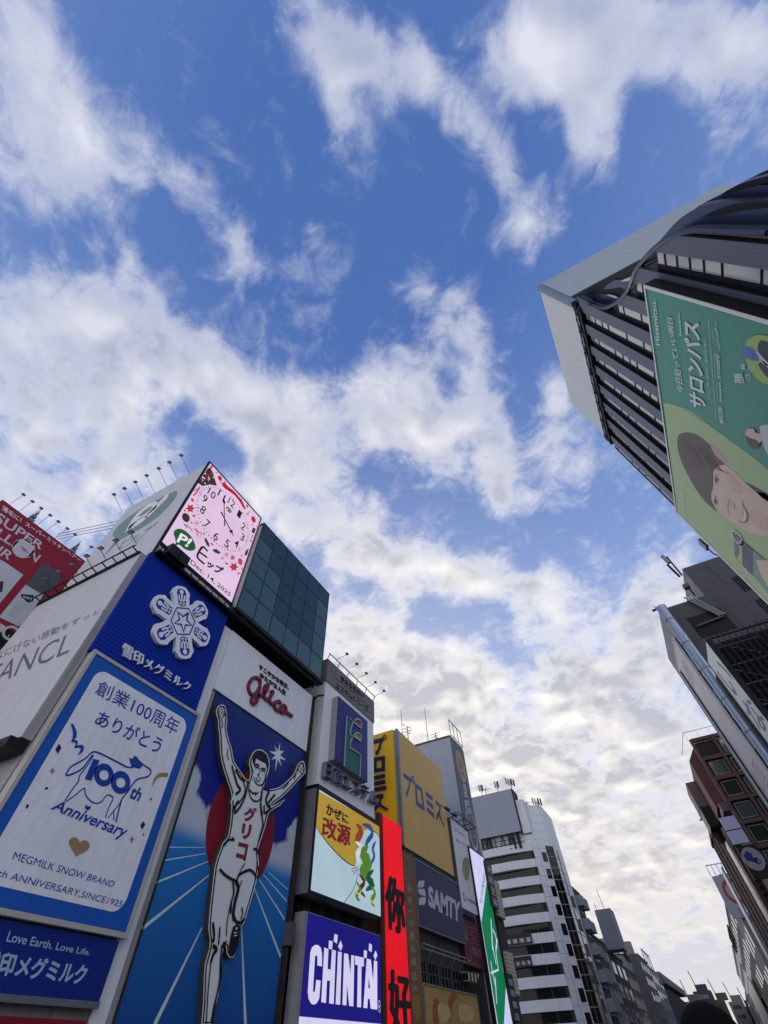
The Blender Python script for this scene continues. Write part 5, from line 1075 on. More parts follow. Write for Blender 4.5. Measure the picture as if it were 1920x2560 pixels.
# green-clad stair tower and small blade signs beyond the screen
b = MB(); yy = rl_[1]+.3
t = thing('stair_tower', (-24, yy+3, 0), 'narrow pale green glass stair tower behind the lilac and green screen', 'building'); zst = FL.uv(1190, 2072)[1]
MB().box((-26, yy, 0), (-22.4, yy+2.6, zst), grid_tiles('pale_green_glass', (126, 150, 142), (90, 104, 104), 1.2, 1.6, 1, .08, .15)).build('wall', t)
for k, (vw, pts, mm, lab, wr_) in enumerate((('k', (1080,290, 1140,430, 1130,800, 1090,640), black, 'black blade sign with white characters beside the green screen, upper one', '大阪王将'), ('k', (1320,1610, 1345,1700, 1410,2180, 1365,2120), black, 'black blade sign with white characters near the hotel foot, lower one', '道頓堀店'))):
    Fbl = Face('x', -21.3-.0*k); rr_ = Fbl.uvs(q(vw, *pts)); ua = min(p[0] for p in rr_); ub = ua+2.4; va, vb = min(p[1] for p in rr_), max(p[1] for p in rr_)
    t = thing('blade_sign', base_of(Fbl, (ua, ub, va, vb)), lab, 'sign'); plate(Fbl, (ua, ub, va, vb), -.5, .02, mat('sign_charcoal', (24, 30, 30), .5)).build('panel', t)
    A = Art(Fbl, .03); A.vtext(wr_, [] or q('w', 0,0, 0,0, 0,0, 0,0) if False else q(vw, *pts), lww, .01) if False else [A.text_uv(c_, [(ua+.35, vb-.4-(vb-va)*.24*i_), (ub-.35, vb-.4-(vb-va)*.24*i_), (ub-.35, vb-.2-(vb-va)*.24*(i_+.85)), (ua+.35, vb-.2-(vb-va)*.24*(i_+.85))], lww, .01) for i_, c_ in enumerate(wr_)]
    A.build('lettering', t)
cream = stripes('cream_ribbed_panel', (186, 184, 164), (150, 148, 132), .35, 2, .4)
for k, (z0_, z1_, lab) in enumerate(((22.5-8.8, 22.5-5.0, 'ribbed cream panel with small dark writing beyond the green screen'), (7.0, 10.6, 'plain ribbed cream panel lower down beyond the green screen'))):
    b = MB(); b.box((-25, yy+2.9, z0_), (-21.8, yy+5.6, z1_), cream); tag(b.build('cladding_panel'), lab, 'panel')
b = MB(); b.box((-30, yy+2.8, 0), (-22.2, yy+5.8, 15.5), mat('muddy_wall', (62, 58, 52), .8, streak=.3, var=.2)); tag(b.build('small_building'), 'low brown-grey building between the green screen and the white hotel', 'building')
# ---------------------------------------------------------------- 10. white hotel tower
HB = on_x(-22, 1351, 2015.7); HA = on_z(HB.z, 1304.7, 2011); yH = HA.y-1.0; FH = Face('y', yH)
hw_ = grid_tiles('hotel_white_panel', (190, 198, 208), (128, 138, 150), 2.4, 1.7, 0, .07, .5, .04)
hpl = mat('hotel_balcony_white', (188, 192, 200), .5, streak=.15, var=.05)
ht = thing('hotel_tower', (-32, yH+10, 0), 'white balconied hotel tower with a glass column at its corner', 'building')
dv = (HB-HA); dv.z = 0; dv.normalize(); nv = Vector((dv.y, -dv.x, 0))         # chamfered wall direction and outward normal
C_ = HB+Vector((.0, 10, 0)); lo = [Vector((HA.x, HA.y, 0)), Vector((HB.x, HB.y, 0)), Vector((-22, HB.y+11, 0)), Vector((-46, HB.y+11, 0)), Vector((-46, HA.y, 0))]
zst2 = HB.z; MB().hexa(lo, [p+Vector((0, 0, zst2)) for p in lo], hw_).build('wall', ht)
MB().hexa([p+Vector((0, 0, zst2)) for p in lo[1:4]+[lo[0]]][:3]+[HA+(HB-HA)*.75], [p+Vector((0, 0, zst2+.25)) for p in lo[1:4]]+[HA+(HB-HA)*.75+Vector((0, 0, .25))], hpl).build('roof_edge', ht)
# sign billboard on top (blank grey back)
TR_, BR_, BL_, TL_ = [FH.uv(*p) for p in q('l', 605,370, 740,915, 290,1010, 100,490)]
rh = (-48, (TR_[0]+BR_[0])/2, (BR_[1]+BL_[1])/2, TR_[1])
t = thing('billboard', base_of(FH, rh), 'big blank blue-grey billboard on the white hotel roof, facing the bridge', 'billboard')
MB().slab(FH, rectuv(rh), -4.5, 0, mat('blank_board_grey', (132, 138, 156), .6, var=.04, scale=.2)).build('panel', t); MB().slab(FH, [(rh[1], rh[2]-.4), (rh[1]+.25, rh[2]-.4), (rh[1]+.25, rh[3]), (rh[1], rh[3])], -4.4, .05, soot).build('edge_trim', t)
b = MB(); b.box((rh[1]+.3, yH+.4, rh[2]-.5), (rh[1]+2.2, yH+5, rh[3]-2.6), hpl); b.build('stair_head', ht)
b = MB(); random.seed(3)
for k in range(9): x_ = rh[1]-1-k*1.15; b.bar((x_, yH+.3, rh[2]-3.1), (x_+random.uniform(-.6, .6), yH+.5, rh[2]+.2), random.choice([.15, .2, .5]), soot)
for k in range(3): b.bar((rh[1], yH+.2, rh[2]-.3-k*.9), (-48, yH+.2, rh[2]-.3-k*.9), .14, soot)
b.box((rh[1]-4.5, yH+1.2, rh[2]-3), (rh[1]-1.2, yH+3, rh[2]-1.1), dgrey); b.box((rh[1]-8, yH+1.5, rh[2]-3), (rh[1]-6.5, yH+3, rh[2]-.6), soot)
tag(b.build('rooftop_structure'), 'open steel frame and machinery under the blank grey hotel billboard', 'frame')
# balcony storeys
zb1 = FH.uv(*q('l', 600,1105)[0])[1]; fl = (zb1-FH.uv(*q('l', 600,1320)[0])[1]); bh = zb1-FH.uv(*q('l', 600,1205)[0])[1]
xk = FH.uv(*q('l', 600,1200)[0])[0]; xe = HA.x-.2
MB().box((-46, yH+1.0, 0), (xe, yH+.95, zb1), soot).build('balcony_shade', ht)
nf = int(zb1//fl)
for k in range(nf):
    z1_ = zb1-k*fl; z0_ = z1_-bh*1.06; o_ = .0 if k % 2 == 0 else .0
    lo_ = [Vector((-46, yH, z0_)), Vector((xk, yH, z0_)), Vector((xe, yH+.75, z0_)), Vector((xe, yH+1.0, z0_)), Vector((-46, yH+1.0, z0_))]
    if k: lo_ = [p+Vector((0, -.25 if i < 2 else 0, 0)) for i, p in enumerate(lo_)]
    MB().hexa(lo_, [p+Vector((0, 0, z1_-z0_)) for p in lo_], hpl).build('balcony', ht)
    wn_ = MB().box((-46, yH+.98, z0_-fl+bh), (xe-.6, yH+.92, z0_), wglass).build('window', ht)
    fr = MB(); 
    for j in range(7): fr.box((-45+j*3.2, yH+.9, z0_-fl+bh), (-44.9+j*3.2, yH+.86, z0_), dgrey)
    fr.build('frame', wn_)
for k in range(12):                                             # small square windows in the chamfered wall
    zt_ = zb1-1.7-k*fl*1.005; c = HA+dv*2.55; c.z = zt_
    if zt_ < 3: break
    hf = dv*.62; wn_ = MB().hexa([c-hf+nv*.02, c+hf+nv*.02, c+hf-nv*.3, c-hf-nv*.3], [p+Vector((0, 0, -1.75)) for p in (c-hf+nv*.02, c+hf+nv*.02, c+hf-nv*.3, c-hf-nv*.3)], wglass).build('window', ht)
    MB().hexa([c-hf+nv*.06-Vector((0, 0, 1.9)), c+hf+nv*.06-Vector((0, 0, 1.9)), c+hf-nv*.1-Vector((0, 0, 1.9)), c-hf-nv*.1-Vector((0, 0, 1.9))], [p-Vector((0, 0, 1.76)) for p in (c-hf+nv*.06, c+hf+nv*.06, c+hf-nv*.1, c-hf-nv*.1)], hpl).build('sill', wn_)
# glass column wrapping the corner
zc1 = on_x(-22, 1362, 2122).z+2.5; g0 = HB-dv*1.9; g1 = HB+Vector((.05, 8.0, 0))
pl_ = [g0+nv*.05, HB+nv*.05+Vector((.06, -.05, 0)), g1+Vector((.1, 0, 0)), g1-Vector((.4, 0, 0)), g0-nv*.3]
for k in range(int(zc1//2.05)):
    z1_ = zc1-k*2.05
    wn_ = MB().hexa([Vector((p.x, p.y, z1_-1.88)) for p in pl_], [Vector((p.x, p.y, z1_)) for p in pl_], wglass).build('window', ht)
    fr = MB(); mid = [g0*.5+HB*.5+nv*.09, HB+nv*.1+Vector((.08, -.05, 0)), HB*.5+g1*.5+Vector((.13, 0, 0))]
    fr.hexa([Vector((p.x, p.y, z1_-2.04)) for p in pl_], [Vector((p.x, p.y, z1_-1.9)) for p in pl_], mgrey)
    for m_ in mid: fr.bar((m_.x, m_.y, z1_-1.9), (m_.x, m_.y, z1_), .1, dgrey)
    fr.build('frame', wn_)
for lab, pp, kind in (('paired panel aerial on the grey hotel billboard, leftmost', (235,450, 200,325), 'p'), ('paired panel aerial near the middle of the grey hotel billboard', (440,398, 405,280), 'p'), ('crowded aerial cluster on the right corner of the grey hotel billboard', (620,380, 585,250), 'c'), ('small spiked aerial between the first two on the grey hotel billboard', (288,435, 270,360), 's'), ('flat television aerial on the white hotel roof', (820,575, 815,528), 't'), ('short aerial cluster at the right end of the white hotel roof', (960,592, 940,525), 'c')):
    a_, h_ = [on_y(yH+(.5 if pp[1] < 500 else 5), *p) for p in q('l', *pp)]; zb_ = (rh[3] if pp[1] < 500 else zst2)-.1; t = thing('roof_aerial', (a_.x, a_.y, zb_), lab, 'aerial'); H_ = max(1.5, h_.z-zb_)
    MB().tube([(a_.x, a_.y, zb_), (a_.x, a_.y, zb_+H_)], .09, soot, 5).build('mast', t); b = MB()
    if kind in 'pc':
        for dx, dz in ((-.45, .6), (.35, .55))+(((.9, .4), (-1.0, .75)) if kind == 'c' else ()): b.box((a_.x+dx-.16, a_.y-.2, zb_+H_*dz-.3), (a_.x+dx+.16, a_.y+.2, zb_+H_*dz+1.1), steel if dx < 0 else soot); b.bar((a_.x, a_.y, zb_+H_*dz), (a_.x+dx, a_.y, zb_+H_*dz), .07, soot)
    else: b.bar((a_.x-1.3, a_.y, zb_+H_*.8), (a_.x+1.3, a_.y+.4, zb_+H_*.85), .07, soot); b.bar((a_.x-.5, a_.y-.6, zb_+H_*.7), (a_.x+.5, a_.y+.6, zb_+H_*.7), .06, soot)
    b.build('antenna_panel', t)
# price boards hung on two hotel balconies
for k, (p_, lab, wr_) in enumerate(((q('k', 1255,1145, 1539,1105, 1539,1245, 1275,1280), 'dark row of food price tiles on a hotel balcony, upper one', ['380', '200', '490', '550']), (q('k', 1320,1425, 1539,1390, 1539,1520, 1330,1545), 'dark row of food price tiles on a hotel balcony, lower one', ['280', '28', '01', '380']))):
    Fz = Face('y', yH-.5); uv = Fz.uvs(p_); u0_, v0_ = uv[3][0], uv[2][1]; v1_ = uv[1][1]; u1_ = uv[1][0]+.5
    t = thing('price_board', base_of(Fz, (u0_, u1_, v0_, v1_)), lab, 'sign'); plate(Fz, (u0_, u1_, v0_, v1_), -.2, .02, mat('menu_black', (30, 28, 30), .5)).build('panel', t)
    A = Art(Fz, .03); w4 = (u1_-u0_)/4; tile = mat('menu_tile', (104, 102, 104), .5, var=.3, scale=2)
    for j in range(4): A.fill_uv([(u0_+w4*j+.15, v0_+.2), (u0_+w4*(j+1)-.15, v0_+.2), (u0_+w4*(j+1)-.15, (v0_+v1_)/2+.1), (u0_+w4*j+.15, (v0_+v1_)/2+.1)], tile); A.ell((0, 0), .1, .1, tile) if False else None
    A.up()
    for j in range(4): A.text_uv(wr_[j], [(u0_+w4*j+.4, (v0_+v1_)/2), (u0_+w4*(j+1)-.4, (v0_+v1_)/2), (u0_+w4*(j+1)-.4, v0_+.3), (u0_+w4*j+.4, v0_+.3)], lww, .02)
    A.build('lettering', t)
# ---------------------------------------------------------------- 11. buildings down the left bank
def window_rows(root, axis, val, u0, u1, z0, z1, cols, rows, m, wfrac=.62, hfrac=.55, fr=None, out=.04):
    F = Face(axis, val); du = (u1-u0)/cols; dz = (z1-z0)/rows
    for i in range(cols):
        for j in range(rows):
            r = (u0+du*(i+.5-wfrac/2), u0+du*(i+.5+wfrac/2), z0+dz*(j+.5-hfrac/2), z0+dz*(j+.5+hfrac/2))
            w_ = plate(F, r, -.05, out, m).build('window', root)
            if fr: frame_bars(F, r, .1, -.02, out+.06, fr).build('frame', w_)
dk = [mat('street_wall_brown', (82, 78, 72), .8, streak=.35, var=.2), mat('street_wall_grey', (96, 98, 102), .8, streak=.3, var=.15), mat('street_wall_dark', (52, 52, 54), .8, streak=.3, var=.2), mat('street_wall_pale', (134, 140, 150), .7, streak=.2, var=.1), mat('street_wall_olive', (76, 76, 66), .8, streak=.3, var=.2)]
bright = mat('pale_blind', (168, 166, 156), .6, var=.3, scale=3)
def street(y0, y1, zt, m, lab, x=-22.0, wins=(0, 0), wm=None, depth=14, name='street_building', step=None, axis_w='x'):
    sgn = -1 if x < 0 else 1
    t = thing(name, (x+sgn*depth/2, (y0+y1)/2, 0), lab, 'building')
    MB().box((x, y0, 0), (x+sgn*depth, y1, zt), m).build('wall', t)
    b = MB().box((x-sgn*.15, y0-.1, zt-.35), (x+sgn*depth, y1+.1, zt+.15), m); b.build('parapet', t)
    if wins[0]: window_rows(t, 'x', x, *( (y0, y1) if x < 0 else (-y1, -y0)), 3, zt-1, wins[0], wins[1], wm or wglass, fr=steel)
    return t
y_ = HB.y+11.2
t = street(y_, 146, 27.4, dk[0], 'brown-grey block with bay balconies just beyond the white hotel', wins=(3, 6), wm=wglass)
for j in range(6):
    for i in range(2): MB().box((-22, y_+.4+i*4.4, 4.2+j*4.0), (-20.6, y_+3.4+i*4.4, 6.0+j*4.0), dk[3]).build('balcony', t)
street(146.2, 162, 20.3, dk[4], 'olive-grey office block with rows of bright blinds, third past the hotel', wins=(5, 5), wm=bright)
t = thing('sign_tower', (-30, 172, 0), 'blank grey sign tower standing up above the dark row beyond the hotel', 'sign tower')
yt = 166.5; FT = Face('y', yt); tl, tr, br = FT.uvs(q('m', 458,320, 630,305, 800,755)); bl = FT.uv(*q('m', 620,765)[0])
MB().slab(FT, [(tl[0], bl[1]), (tr[0], bl[1]), (tr[0], tr[1]), (tl[0], tr[1])], -6, 0, mat('blank_tower_grey', (106, 112, 128), .6, var=.05, scale=.2)).build('panel', t)
b = MB()
for u_ in (tl[0]+.4, tr[0]-.4): b.bar((u_, yt+1, 17.5), (u_, yt+1, bl[1]), .3, soot); b.bar((u_, yt+5, 17.5), (u_, yt+5, bl[1]), .3, soot)
b.bar((tl[0], yt+1, bl[1]-.9), (tr[0], yt+1, bl[1]-.9), .2, soot); b.build('steel_legs', t)
MB().tube([(tl[0]+2.5, yt+2, tr[1]), (tl[0]+2.1, yt+2, tr[1]+4.5)], .07, soot, 4).build('whip_aerial', t)
street(162.2, 186, 19.4, dk[2], 'dark narrow block under the blank grey sign tower', wins=(3, 4), wm=wglass)
t = street(205, 236, 26.5, dk[3], 'pale tower with a roof mast and dark window bands, far left bank', depth=9, x=-25.0)
for zz in (23.5, 19.5): MB().box((-25.05, 205.5, zz), (-24.9, 235, zz+1.3), wglass).build('window_band', t); MB().box((-34, 204.9, zz), (-25.2, 205.1, zz+1.3), wglass).build('window_band', t)
t2 = thing('roof_mast', (-27, 222, 26.6), 'open lattice mast with aerials on the pale tower roof', 'mast'); b = MB()
for dx, dy in ((0, 0), (3, 0), (0, 5), (3, 5)): b.bar((-28+dx, 218+dy, 26.5), (-28+dx, 218+dy, 31.5), .18, soot)
for zz in (28.5, 31.4): [b.bar(p0, p1, .14, soot) for p0, p1 in (((-28, 218, zz), (-25, 218, zz)), ((-28, 223, zz), (-25, 223, zz)), ((-28, 218, zz), (-28, 223, zz)), ((-25, 218, zz), (-25, 223, zz)))]
b.build('lattice', t2); MB().tube([(-28, 219, 31), (-28.6, 217, 37)], .1, soot, 4).build('whip_aerial', t2)
street(186.2, 204.8, 18.2, dk[4], 'low murky block in front of the pale mast tower', wins=(4, 4), wm=bright)
street(236.3, 262, 25.5, dk[1], 'mid grey block behind the pale mast tower', wins=(4, 6), wm=wglass)
t = street(262.3, 300, 24.6, dk[3], 'pale grey block with an open roof frame farther along the left bank', wins=(5, 5), wm=wglass)
b = MB(); [b.bar((-22.5, 264+k*8, 24.6), (-22.5, 264+k*8, 29.5), .3, dk[3]) for k in range(4)]; b.bar((-22.5, 264, 29.5), (-22.5, 288, 29.5), .35, dk[3]); b.build('roof_frame', t)
t = thing('gabled_building', (-30, 360, 0), 'dark building with a broad pitched roof at the far end of the left bank', 'building')
MB().box((-36, 300.4, 0), (-22, 425, 22.5), dk[2]).build('wall', t)
MB().hexa([Vector(p) for p in ((-38, 300.2, 22.4), (-20.5, 300.2, 22.4), (-20.5, 430, 25.2), (-38, 430, 25.2))], [Vector(p) for p in ((-38, 300.2, 26.0), (-21.5, 300.2, 26.0), (-20.8, 430, 27.9), (-38, 430, 27.9))], dk[1]).build('roof', t)
random.seed(5)
for lab, x_, y_, z_, s_ in (('round grey water tank on the brown-grey block beyond the hotel', -25, 139, 27.5, 1.3), ('squat pale water tank on the olive-grey office block', -26, 153, 20.4, 1.2), ('small dark water tank on the mid grey far block', -26, 250, 25.6, 1.8)):
    t = thing('water_tank', (x_, y_, z_), lab, 'water tank'); MB().tube([(x_, y_, z_+.7), (x_, y_, z_+.7+2.2*s_)], 1.1*s_, mgrey, 14).build('tank', t); b = MB()
    for dx, dy in ((-.7, -.7), (.7, -.7), (.7, .7), (-.7, .7)): b.bar((x_+dx*s_, y_+dy*s_, z_), (x_+dx*s_, y_+dy*s_, z_+.72), .14, soot)
    b.build('stand', t)
acp = thing('air_conditioner', (-21.7, 149, 6), 'pale air conditioner box bracketed on the dark far left facades', 'air conditioner', 'air conditioners on the far left facades')
MB().box((-22, 148.5, 6), (-21.3, 149.5, 6.9), dk[3]).build('casing', acp); MB().tube([(-21.3, 149, 6.45), (-21.27, 149, 6.45)], .34, soot, 12).build('fan_grille', acp)
for k in range(16): dup(acp, (-21.7, random.choice([149, 152.2, 155.4, 158.6, 165, 171, 177, 183, 190, 196, 240, 248]), random.choice([5.0, 8.4, 9.2, 12.5, 14.6, 16.2])+random.uniform(-.4, .4)))
# ---------------------------------------------------------------- 12. blocks that close the view along the canal
for k, (p0, p1, m_, lab, ybk) in enumerate((
    ((1711, 2505), (1738, 2560), dk[0], 'low dusky block at the very end of the canal, leftmost of the end blocks', 520),
    ((1731, 2479), (1790, 2560), mat('end_block_blue', (44, 48, 68), .7, var=.2), 'dark blue block with pale window bands at the end of the canal', 540),
    ((1782, 2500), (1815, 2560), dk[4], 'olive block right of the dark blue one at the end of the canal', 560),
    ((1820, 2505), (1862, 2560), dk[1], 'grey stepped block at the end of the canal', 600),
    ((1856, 2517), (1905, 2560), dk[2], 'dark block touching the right row at the end of the canal', 620))):
    a_, b_ = on_y(ybk, *p0), on_y(ybk, *p1); t = thing('distant_building', ((a_.x+b_.x)/2, ybk, 0), lab, 'building')
    MB().box((a_.x, ybk, -2), (b_.x+6, ybk+20, a_.z), m_).build('wall', t); MB().box((a_.x+3, ybk+4, a_.z), (a_.x+11, ybk+14, a_.z+3.5), m_).build('roof_room', t)
    for j in range(5): MB().box((a_.x+2, ybk-.2, a_.z-4-j*5), (b_.x+3, ybk+.1, a_.z-2-j*5), dk[1] if k == 1 else wglass).build('window_band', t)
    MB().tube([(a_.x+4, ybk+5, a_.z), (a_.x+2.5, ybk+5, a_.z+11)], .3, soot, 4).build('aerial', t)
# ---------------------------------------------------------------- 13. right bank: dark finned building with a white crown
XR = 13.0; S_ = XR/9.0; FR = Face('x', XR)
fin = grid_tiles('fin_mesh_panel', (98, 102, 113), (80, 84, 95), .16, .16, 1, .035, .45, .06); slate = mat('slate_shell', (58, 66, 92), .3, .3, var=.08, scale=.4); slot = mat('slot_black', (8, 8, 10), .6, var=0); shell_d = mat('shell_charcoal', (46, 50, 60), .4, .2, var=.1)
pane_k = glass('fin_window_glass', (190, 188, 178), .08)
zK = FR.uv(*q('t', 545,1690)[0])[1]; yK1 = 21.7*S_; yK0 = 2.2*S_
kb_ = thing('finned_building', (22, 18, 0), 'dark building of tall vertical fins with a pale crown, right bank near the bridge', 'building')
MB().hexa([Vector(p) for p in ((XR+.5, yK0+.1, 0), (30, yK0+.1, 0), (30, yK1-.1, 0), (XR+.5, yK1-.1, 0))], [Vector(p) for p in ((XR+.5, yK0+.1, 9), (30, yK0+.1, 9), (30, yK1-.1, 26), (XR+.5, yK1-.1, 26))], slot).build('core', kb_)
MB().box((XR+.52, 10.3*S_, 18.0*S_-.1), (30, yK1-.15, zK+.2), slot).build('upper_core', kb_)
crv = [(-p[0], p[1]) for p in FR.uvs(q('n', 345,950, 500,1020, 600,990, 690,900, 740,770, 800,690, 880,605, 1000,522, 1120,488, 1250,488, 1450,497, 1659,500))]
def topz(y):                                         # height of the wavy upper rim over the near part of the wall
    if y >= crv[0][0]: return zK
    for i in range(len(crv)-1):
        (ya, za), (yb, zb) = crv[i], crv[i+1]
        if yb <= y <= ya: return za+(zb-za)*(ya-y)/(ya-yb)
    return crv[-1][1]
pitch = 1.45*S_; edges = [11.30*S_+.2*pitch+pitch*k for k in range(-6, 8)]
for k, ye in enumerate(edges[:-1]):
    a, b2 = ye, ye+pitch*.47
    if b2 > yK1+.5: break
    n_ = 6; ys_ = [a+(b2-a)*i/n_ for i in range(n_+1)]
    lo_ = [(-y__, 3.0) for y__ in ys_]; hi_ = [(-y__, topz(y__)) for y__ in ys_]
    MB().slab(FR, lo_+hi_[::-1], -.32, 0, fin, slot).build('fin', kb_)
    y0_, y1_ = b2+.01, ye+pitch-.01
    zz1 = min(topz(y0_), topz(y1_)); 
    w_ = MB().slab(FR, [(-y1_, 3.0), (-y0_, 3.0), (-y0_, zz1-.05), (-y1_, zz1-.05)], -.30, -.26, pane_k).build('window', kb_)
    fr = MB(); z_ = zz1-.8; random.seed(k)
    while z_ > 6: fr.slab(FR, [(-y1_, z_-.05), (-y0_, z_-.05), (-y0_, z_+.05), (-y1_, z_+.05)], -.28, -.22, slot); z_ -= random.choice([1.1, 2.4, 1.3, 3.0])
    fr.slab(FR, [(-y1_, 3.0), (-y1_+.3, 3.0), (-y1_+.3, zz1), (-y1_, zz1)], -.28, -.23, slot)
    fr.build('frame', w_)
# rim and layered shells above it
rimm = mat('rim_metal', (74, 78, 92), .35, .5, var=.05)
pts = smooth_loop(crv, 4, False); b = MB(); b.tube([FR.P(-p[0], p[1], .02) for p in pts], .13, rimm, 5); b.tube([FR.P(-p[0], p[1], -.3) for p in pts], .1, shell_d, 5); b.build('rim', kb_)
def shell(pts_px, off, m, bulge=1.0):
    F_ = Face('x', XR+off); uv = smooth_loop(F_.uvs(q('n', *pts_px)), 2); b = MB(); b.slab(F_, uv, -.3, 0, m, shell_d); return b.build('shell', kb_)
shell((880,600, 960,500, 1050,405, 1180,325, 1300,295, 1420,290, 1680,310, 1680,505, 1450,500, 1250,494, 1100,498, 1000,530), .5, slate)
shell((1200,395, 1350,330, 1480,300, 1680,278, 1680,328, 1480,350, 1380,372), .45, slot)
shell((1000,455, 1180,318, 1340,238, 1480,200, 1680,172, 1680,300, 1480,305, 1300,320, 1180,360), 1.0, slate)
shell((1330,240, 1450,172, 1560,135, 1680,108, 1680,152, 1560,176, 1450,212), .95, slot)
shell((1400,200, 1490,150, 1580,106, 1690,60, 1690,125, 1560,150), 1.5, shell_d)
shell((335,950, 800,675, 745,770, 690,905, 600,1000, 500,1024), .7, slot)
shell((372,965, 470,925, 560,935, 640,955, 590,992, 500,1018), .6, slate); shell((520,895, 600,830, 720,830, 730,800, 690,900, 640,880), .62, slate); shell((640,840, 700,810, 735,808, 725,830), .56, pane_k)
shell((540,930, 590,935, 625,955, 600,955), .55, pane_k)
# crown of plain panels; canal side coloured as lit, bridge side as shaded
c1 = grid_tiles('crown_panel_lit', (206, 208, 204), (184, 187, 184), 3.6, 30, 1, .04, .4, .04); c2 = grid_tiles('crown_panel_shaded', (150, 160, 168), (134, 144, 152), 3.0, 30, 0, .04, .4, .04)
yC = on_x(XR, *q('n', 80,875)[0]).y; yC2 = (on_x(XR, *q('n', 310,1690)[0]).y+on_x(XR, *q('n', 540,1905)[0]).y)/2; zC1 = (FR.uv(*q('n', 80,875)[0])[1]+FR.uv(*q('n', 310,1690)[0])[1])/2; zC0 = (FR.uv(*q('n', 310,975)[0])[1]+FR.uv(*q('n', 540,1905)[0])[1])/2
t = thing('roof_billboard', (XR+4, yC+2, zC0), 'blank pale two-sided rooftop board crowning the dark finned building', 'billboard')
plate(FR, (-yC2, -yC-.35, zC0, zC1), -.4, .1, c1).build('canal_panel', t)
FC = Face('y', yC-.1); xC1 = on_y(yC-.1, *q('n', 1265,185)[0]).x; jc = FC.uvs(q('n', 105,840, 335,930)); zc0b = FC.uv(*q('n', 335,930)[0])[1]
plate(FC, (XR+.25, xC1, zc0b, zC1+.1), -.4, .1, c2).build('bridge_panel', t)
b = MB(); b.bar((XR+.02, yC+.1, zC0), (XR+.02, yC+.1, zC1+.1), .5, mat('crown_trim', (110, 124, 134), .4, .3)); b.bar((XR-.1, yC+.3, zC0-.02), (XR-.1, yC2, zC0-.02), .12, c1); b.build('corner_trim', t)
b = MB()
for zz in (zC0-.35, zC0-1.2): b.bar((XR+.1, yC+.1, zz), (XR+.1, yC2+.4, zz), .45, slot); b.bar((XR+.1, yC+.1, zz), (xC1, yC+.1, zz), .45, slot)
for k in range(14): y__ = yC+.5+(yC2-yC-.5)*k/13; b.bar((XR-.05, y__, zC0-1.6), (XR-.05, y__, zC0), .25, slot)
b.box((XR+.5, yC+.4, zC0-1.5), (30, yC2-.2, zC0+2), slot)
b.build('support_frame', t)
b = MB(); [b.box((XR-.2, yC+1+k*2.1, zC0-.75), (XR-.12, yC+1.9+k*2.1, zC0-.6), lampgl) for k in range(7)]; b.build('light_strip', t)
# ---------------------------------------------------------------- 14. green poster board
XB = 12.3; FB = Face('x', XB); tl_, tr_ = FB.uv(*q('p', 605,1165)[0]), FB.uv(*q('n', 805,880)[0]); zB = (tl_[1]+tr_[1])/2; rBd = (tl_[0], tr_[0], 9.5, zB)
t = thing('billboard', base_of(FB, rBd), 'huge green poster board with a woman, white slanted writing and a patch box', 'billboard')
pg = mat('poster_green', (82, 148, 124), .5, var=.05, scale=.2); pl2 = mat('poster_pale_green', (164, 186, 136), .5, var=.06, scale=.15)
plate(FB, rBd, -.6, 0, pg).build('panel', t); frame_bars(FB, rBd, .16, -.55, .06, mat('board_white_trim', (214, 214, 208), .4, var=.04)).build('frame', t)
MB().slab(FB, [(rBd[1]+.16, rBd[2]), (rBd[1]+.2, rBd[2]), (rBd[1]+.2, zB+.16), (rBd[1]+.16, zB+.16)], -.62, .0, slot).build('side', t)
A = Art(FB, .01)
cv_ = FB.uvs(smooth_loop(q('o', 385,1600, 480,1610, 700,1690, 900,1820)+q('p', 640,5, 900,160, 1150,340, 1400,520, 1593,680, 1800,880), 3, False))
cv_ = [(max(u, rBd[0]), min(v, zB)) for u, v in cv_]
A.fill_uv(cv_+[(cv_[-1][0]+1.5, cv_[-1][1]-3), (cv_[-1][0]+2, rBd[2]), (rBd[0], rBd[2]), (rBd[0], zB)], pl2); A.up()
hair_m = mat('poster_hair', (98, 88, 82), .5, var=.12, scale=.8); skin = mat('poster_skin', (206, 182, 164), .5, var=.05, scale=.5); skin_s = mat('poster_skin_warm', (190, 156, 138), .5, var=.05); eye = mat('poster_eye', (84, 70, 62), .5, var=0); lip = mat('poster_lip', (166, 102, 96), .5, var=0); tooth = mat('poster_tooth', (212, 206, 198), .5, var=0); dkcl = mat('poster_dark_cloth', (70, 68, 68), .5, var=.1); whcl = mat('poster_white_cloth', (190, 196, 190), .5, var=.05)
A.fill(q('p', 1330,810, 1420,850, 1593,945, 1700,1010, 1700,1100, 1480,960), dkcl); A.fill(q('p', 1475,925, 1560,940, 1700,1060, 1700,1400, 1593,1250), whcl); A.up(.5)
A.fill(q('p', 950,400, 985,410, 1040,450, 1100,510, 1140,580, 1130,610, 1060,590, 1000,530), skin_s, True); A.up(.5)
A.fill(q('p', 1050,640, 1110,622, 1150,640, 1230,710, 1330,810, 1420,890, 1500,960, 1593,1060, 1680,1180, 1690,1420, 1593,1408, 1500,1402, 1400,1380, 1300,1325, 1200,1262, 1100,1195, 1040,1148, 1000,1080, 950,1000, 950,860, 960,760, 990,690), skin, True); A.up(.5)
A.fill(q('p', 595,330, 620,290, 690,268, 780,285, 860,330, 920,380, 955,410, 980,470, 1020,530, 1080,585, 1112,622, 1050,640, 1005,680, 985,740, 992,860, 975,930, 965,1000, 1000,1080, 1040,1145, 960,1090, 880,1010, 800,900, 720,760, 650,620, 610,500, 597,420), hair_m, True); A.up(.5)
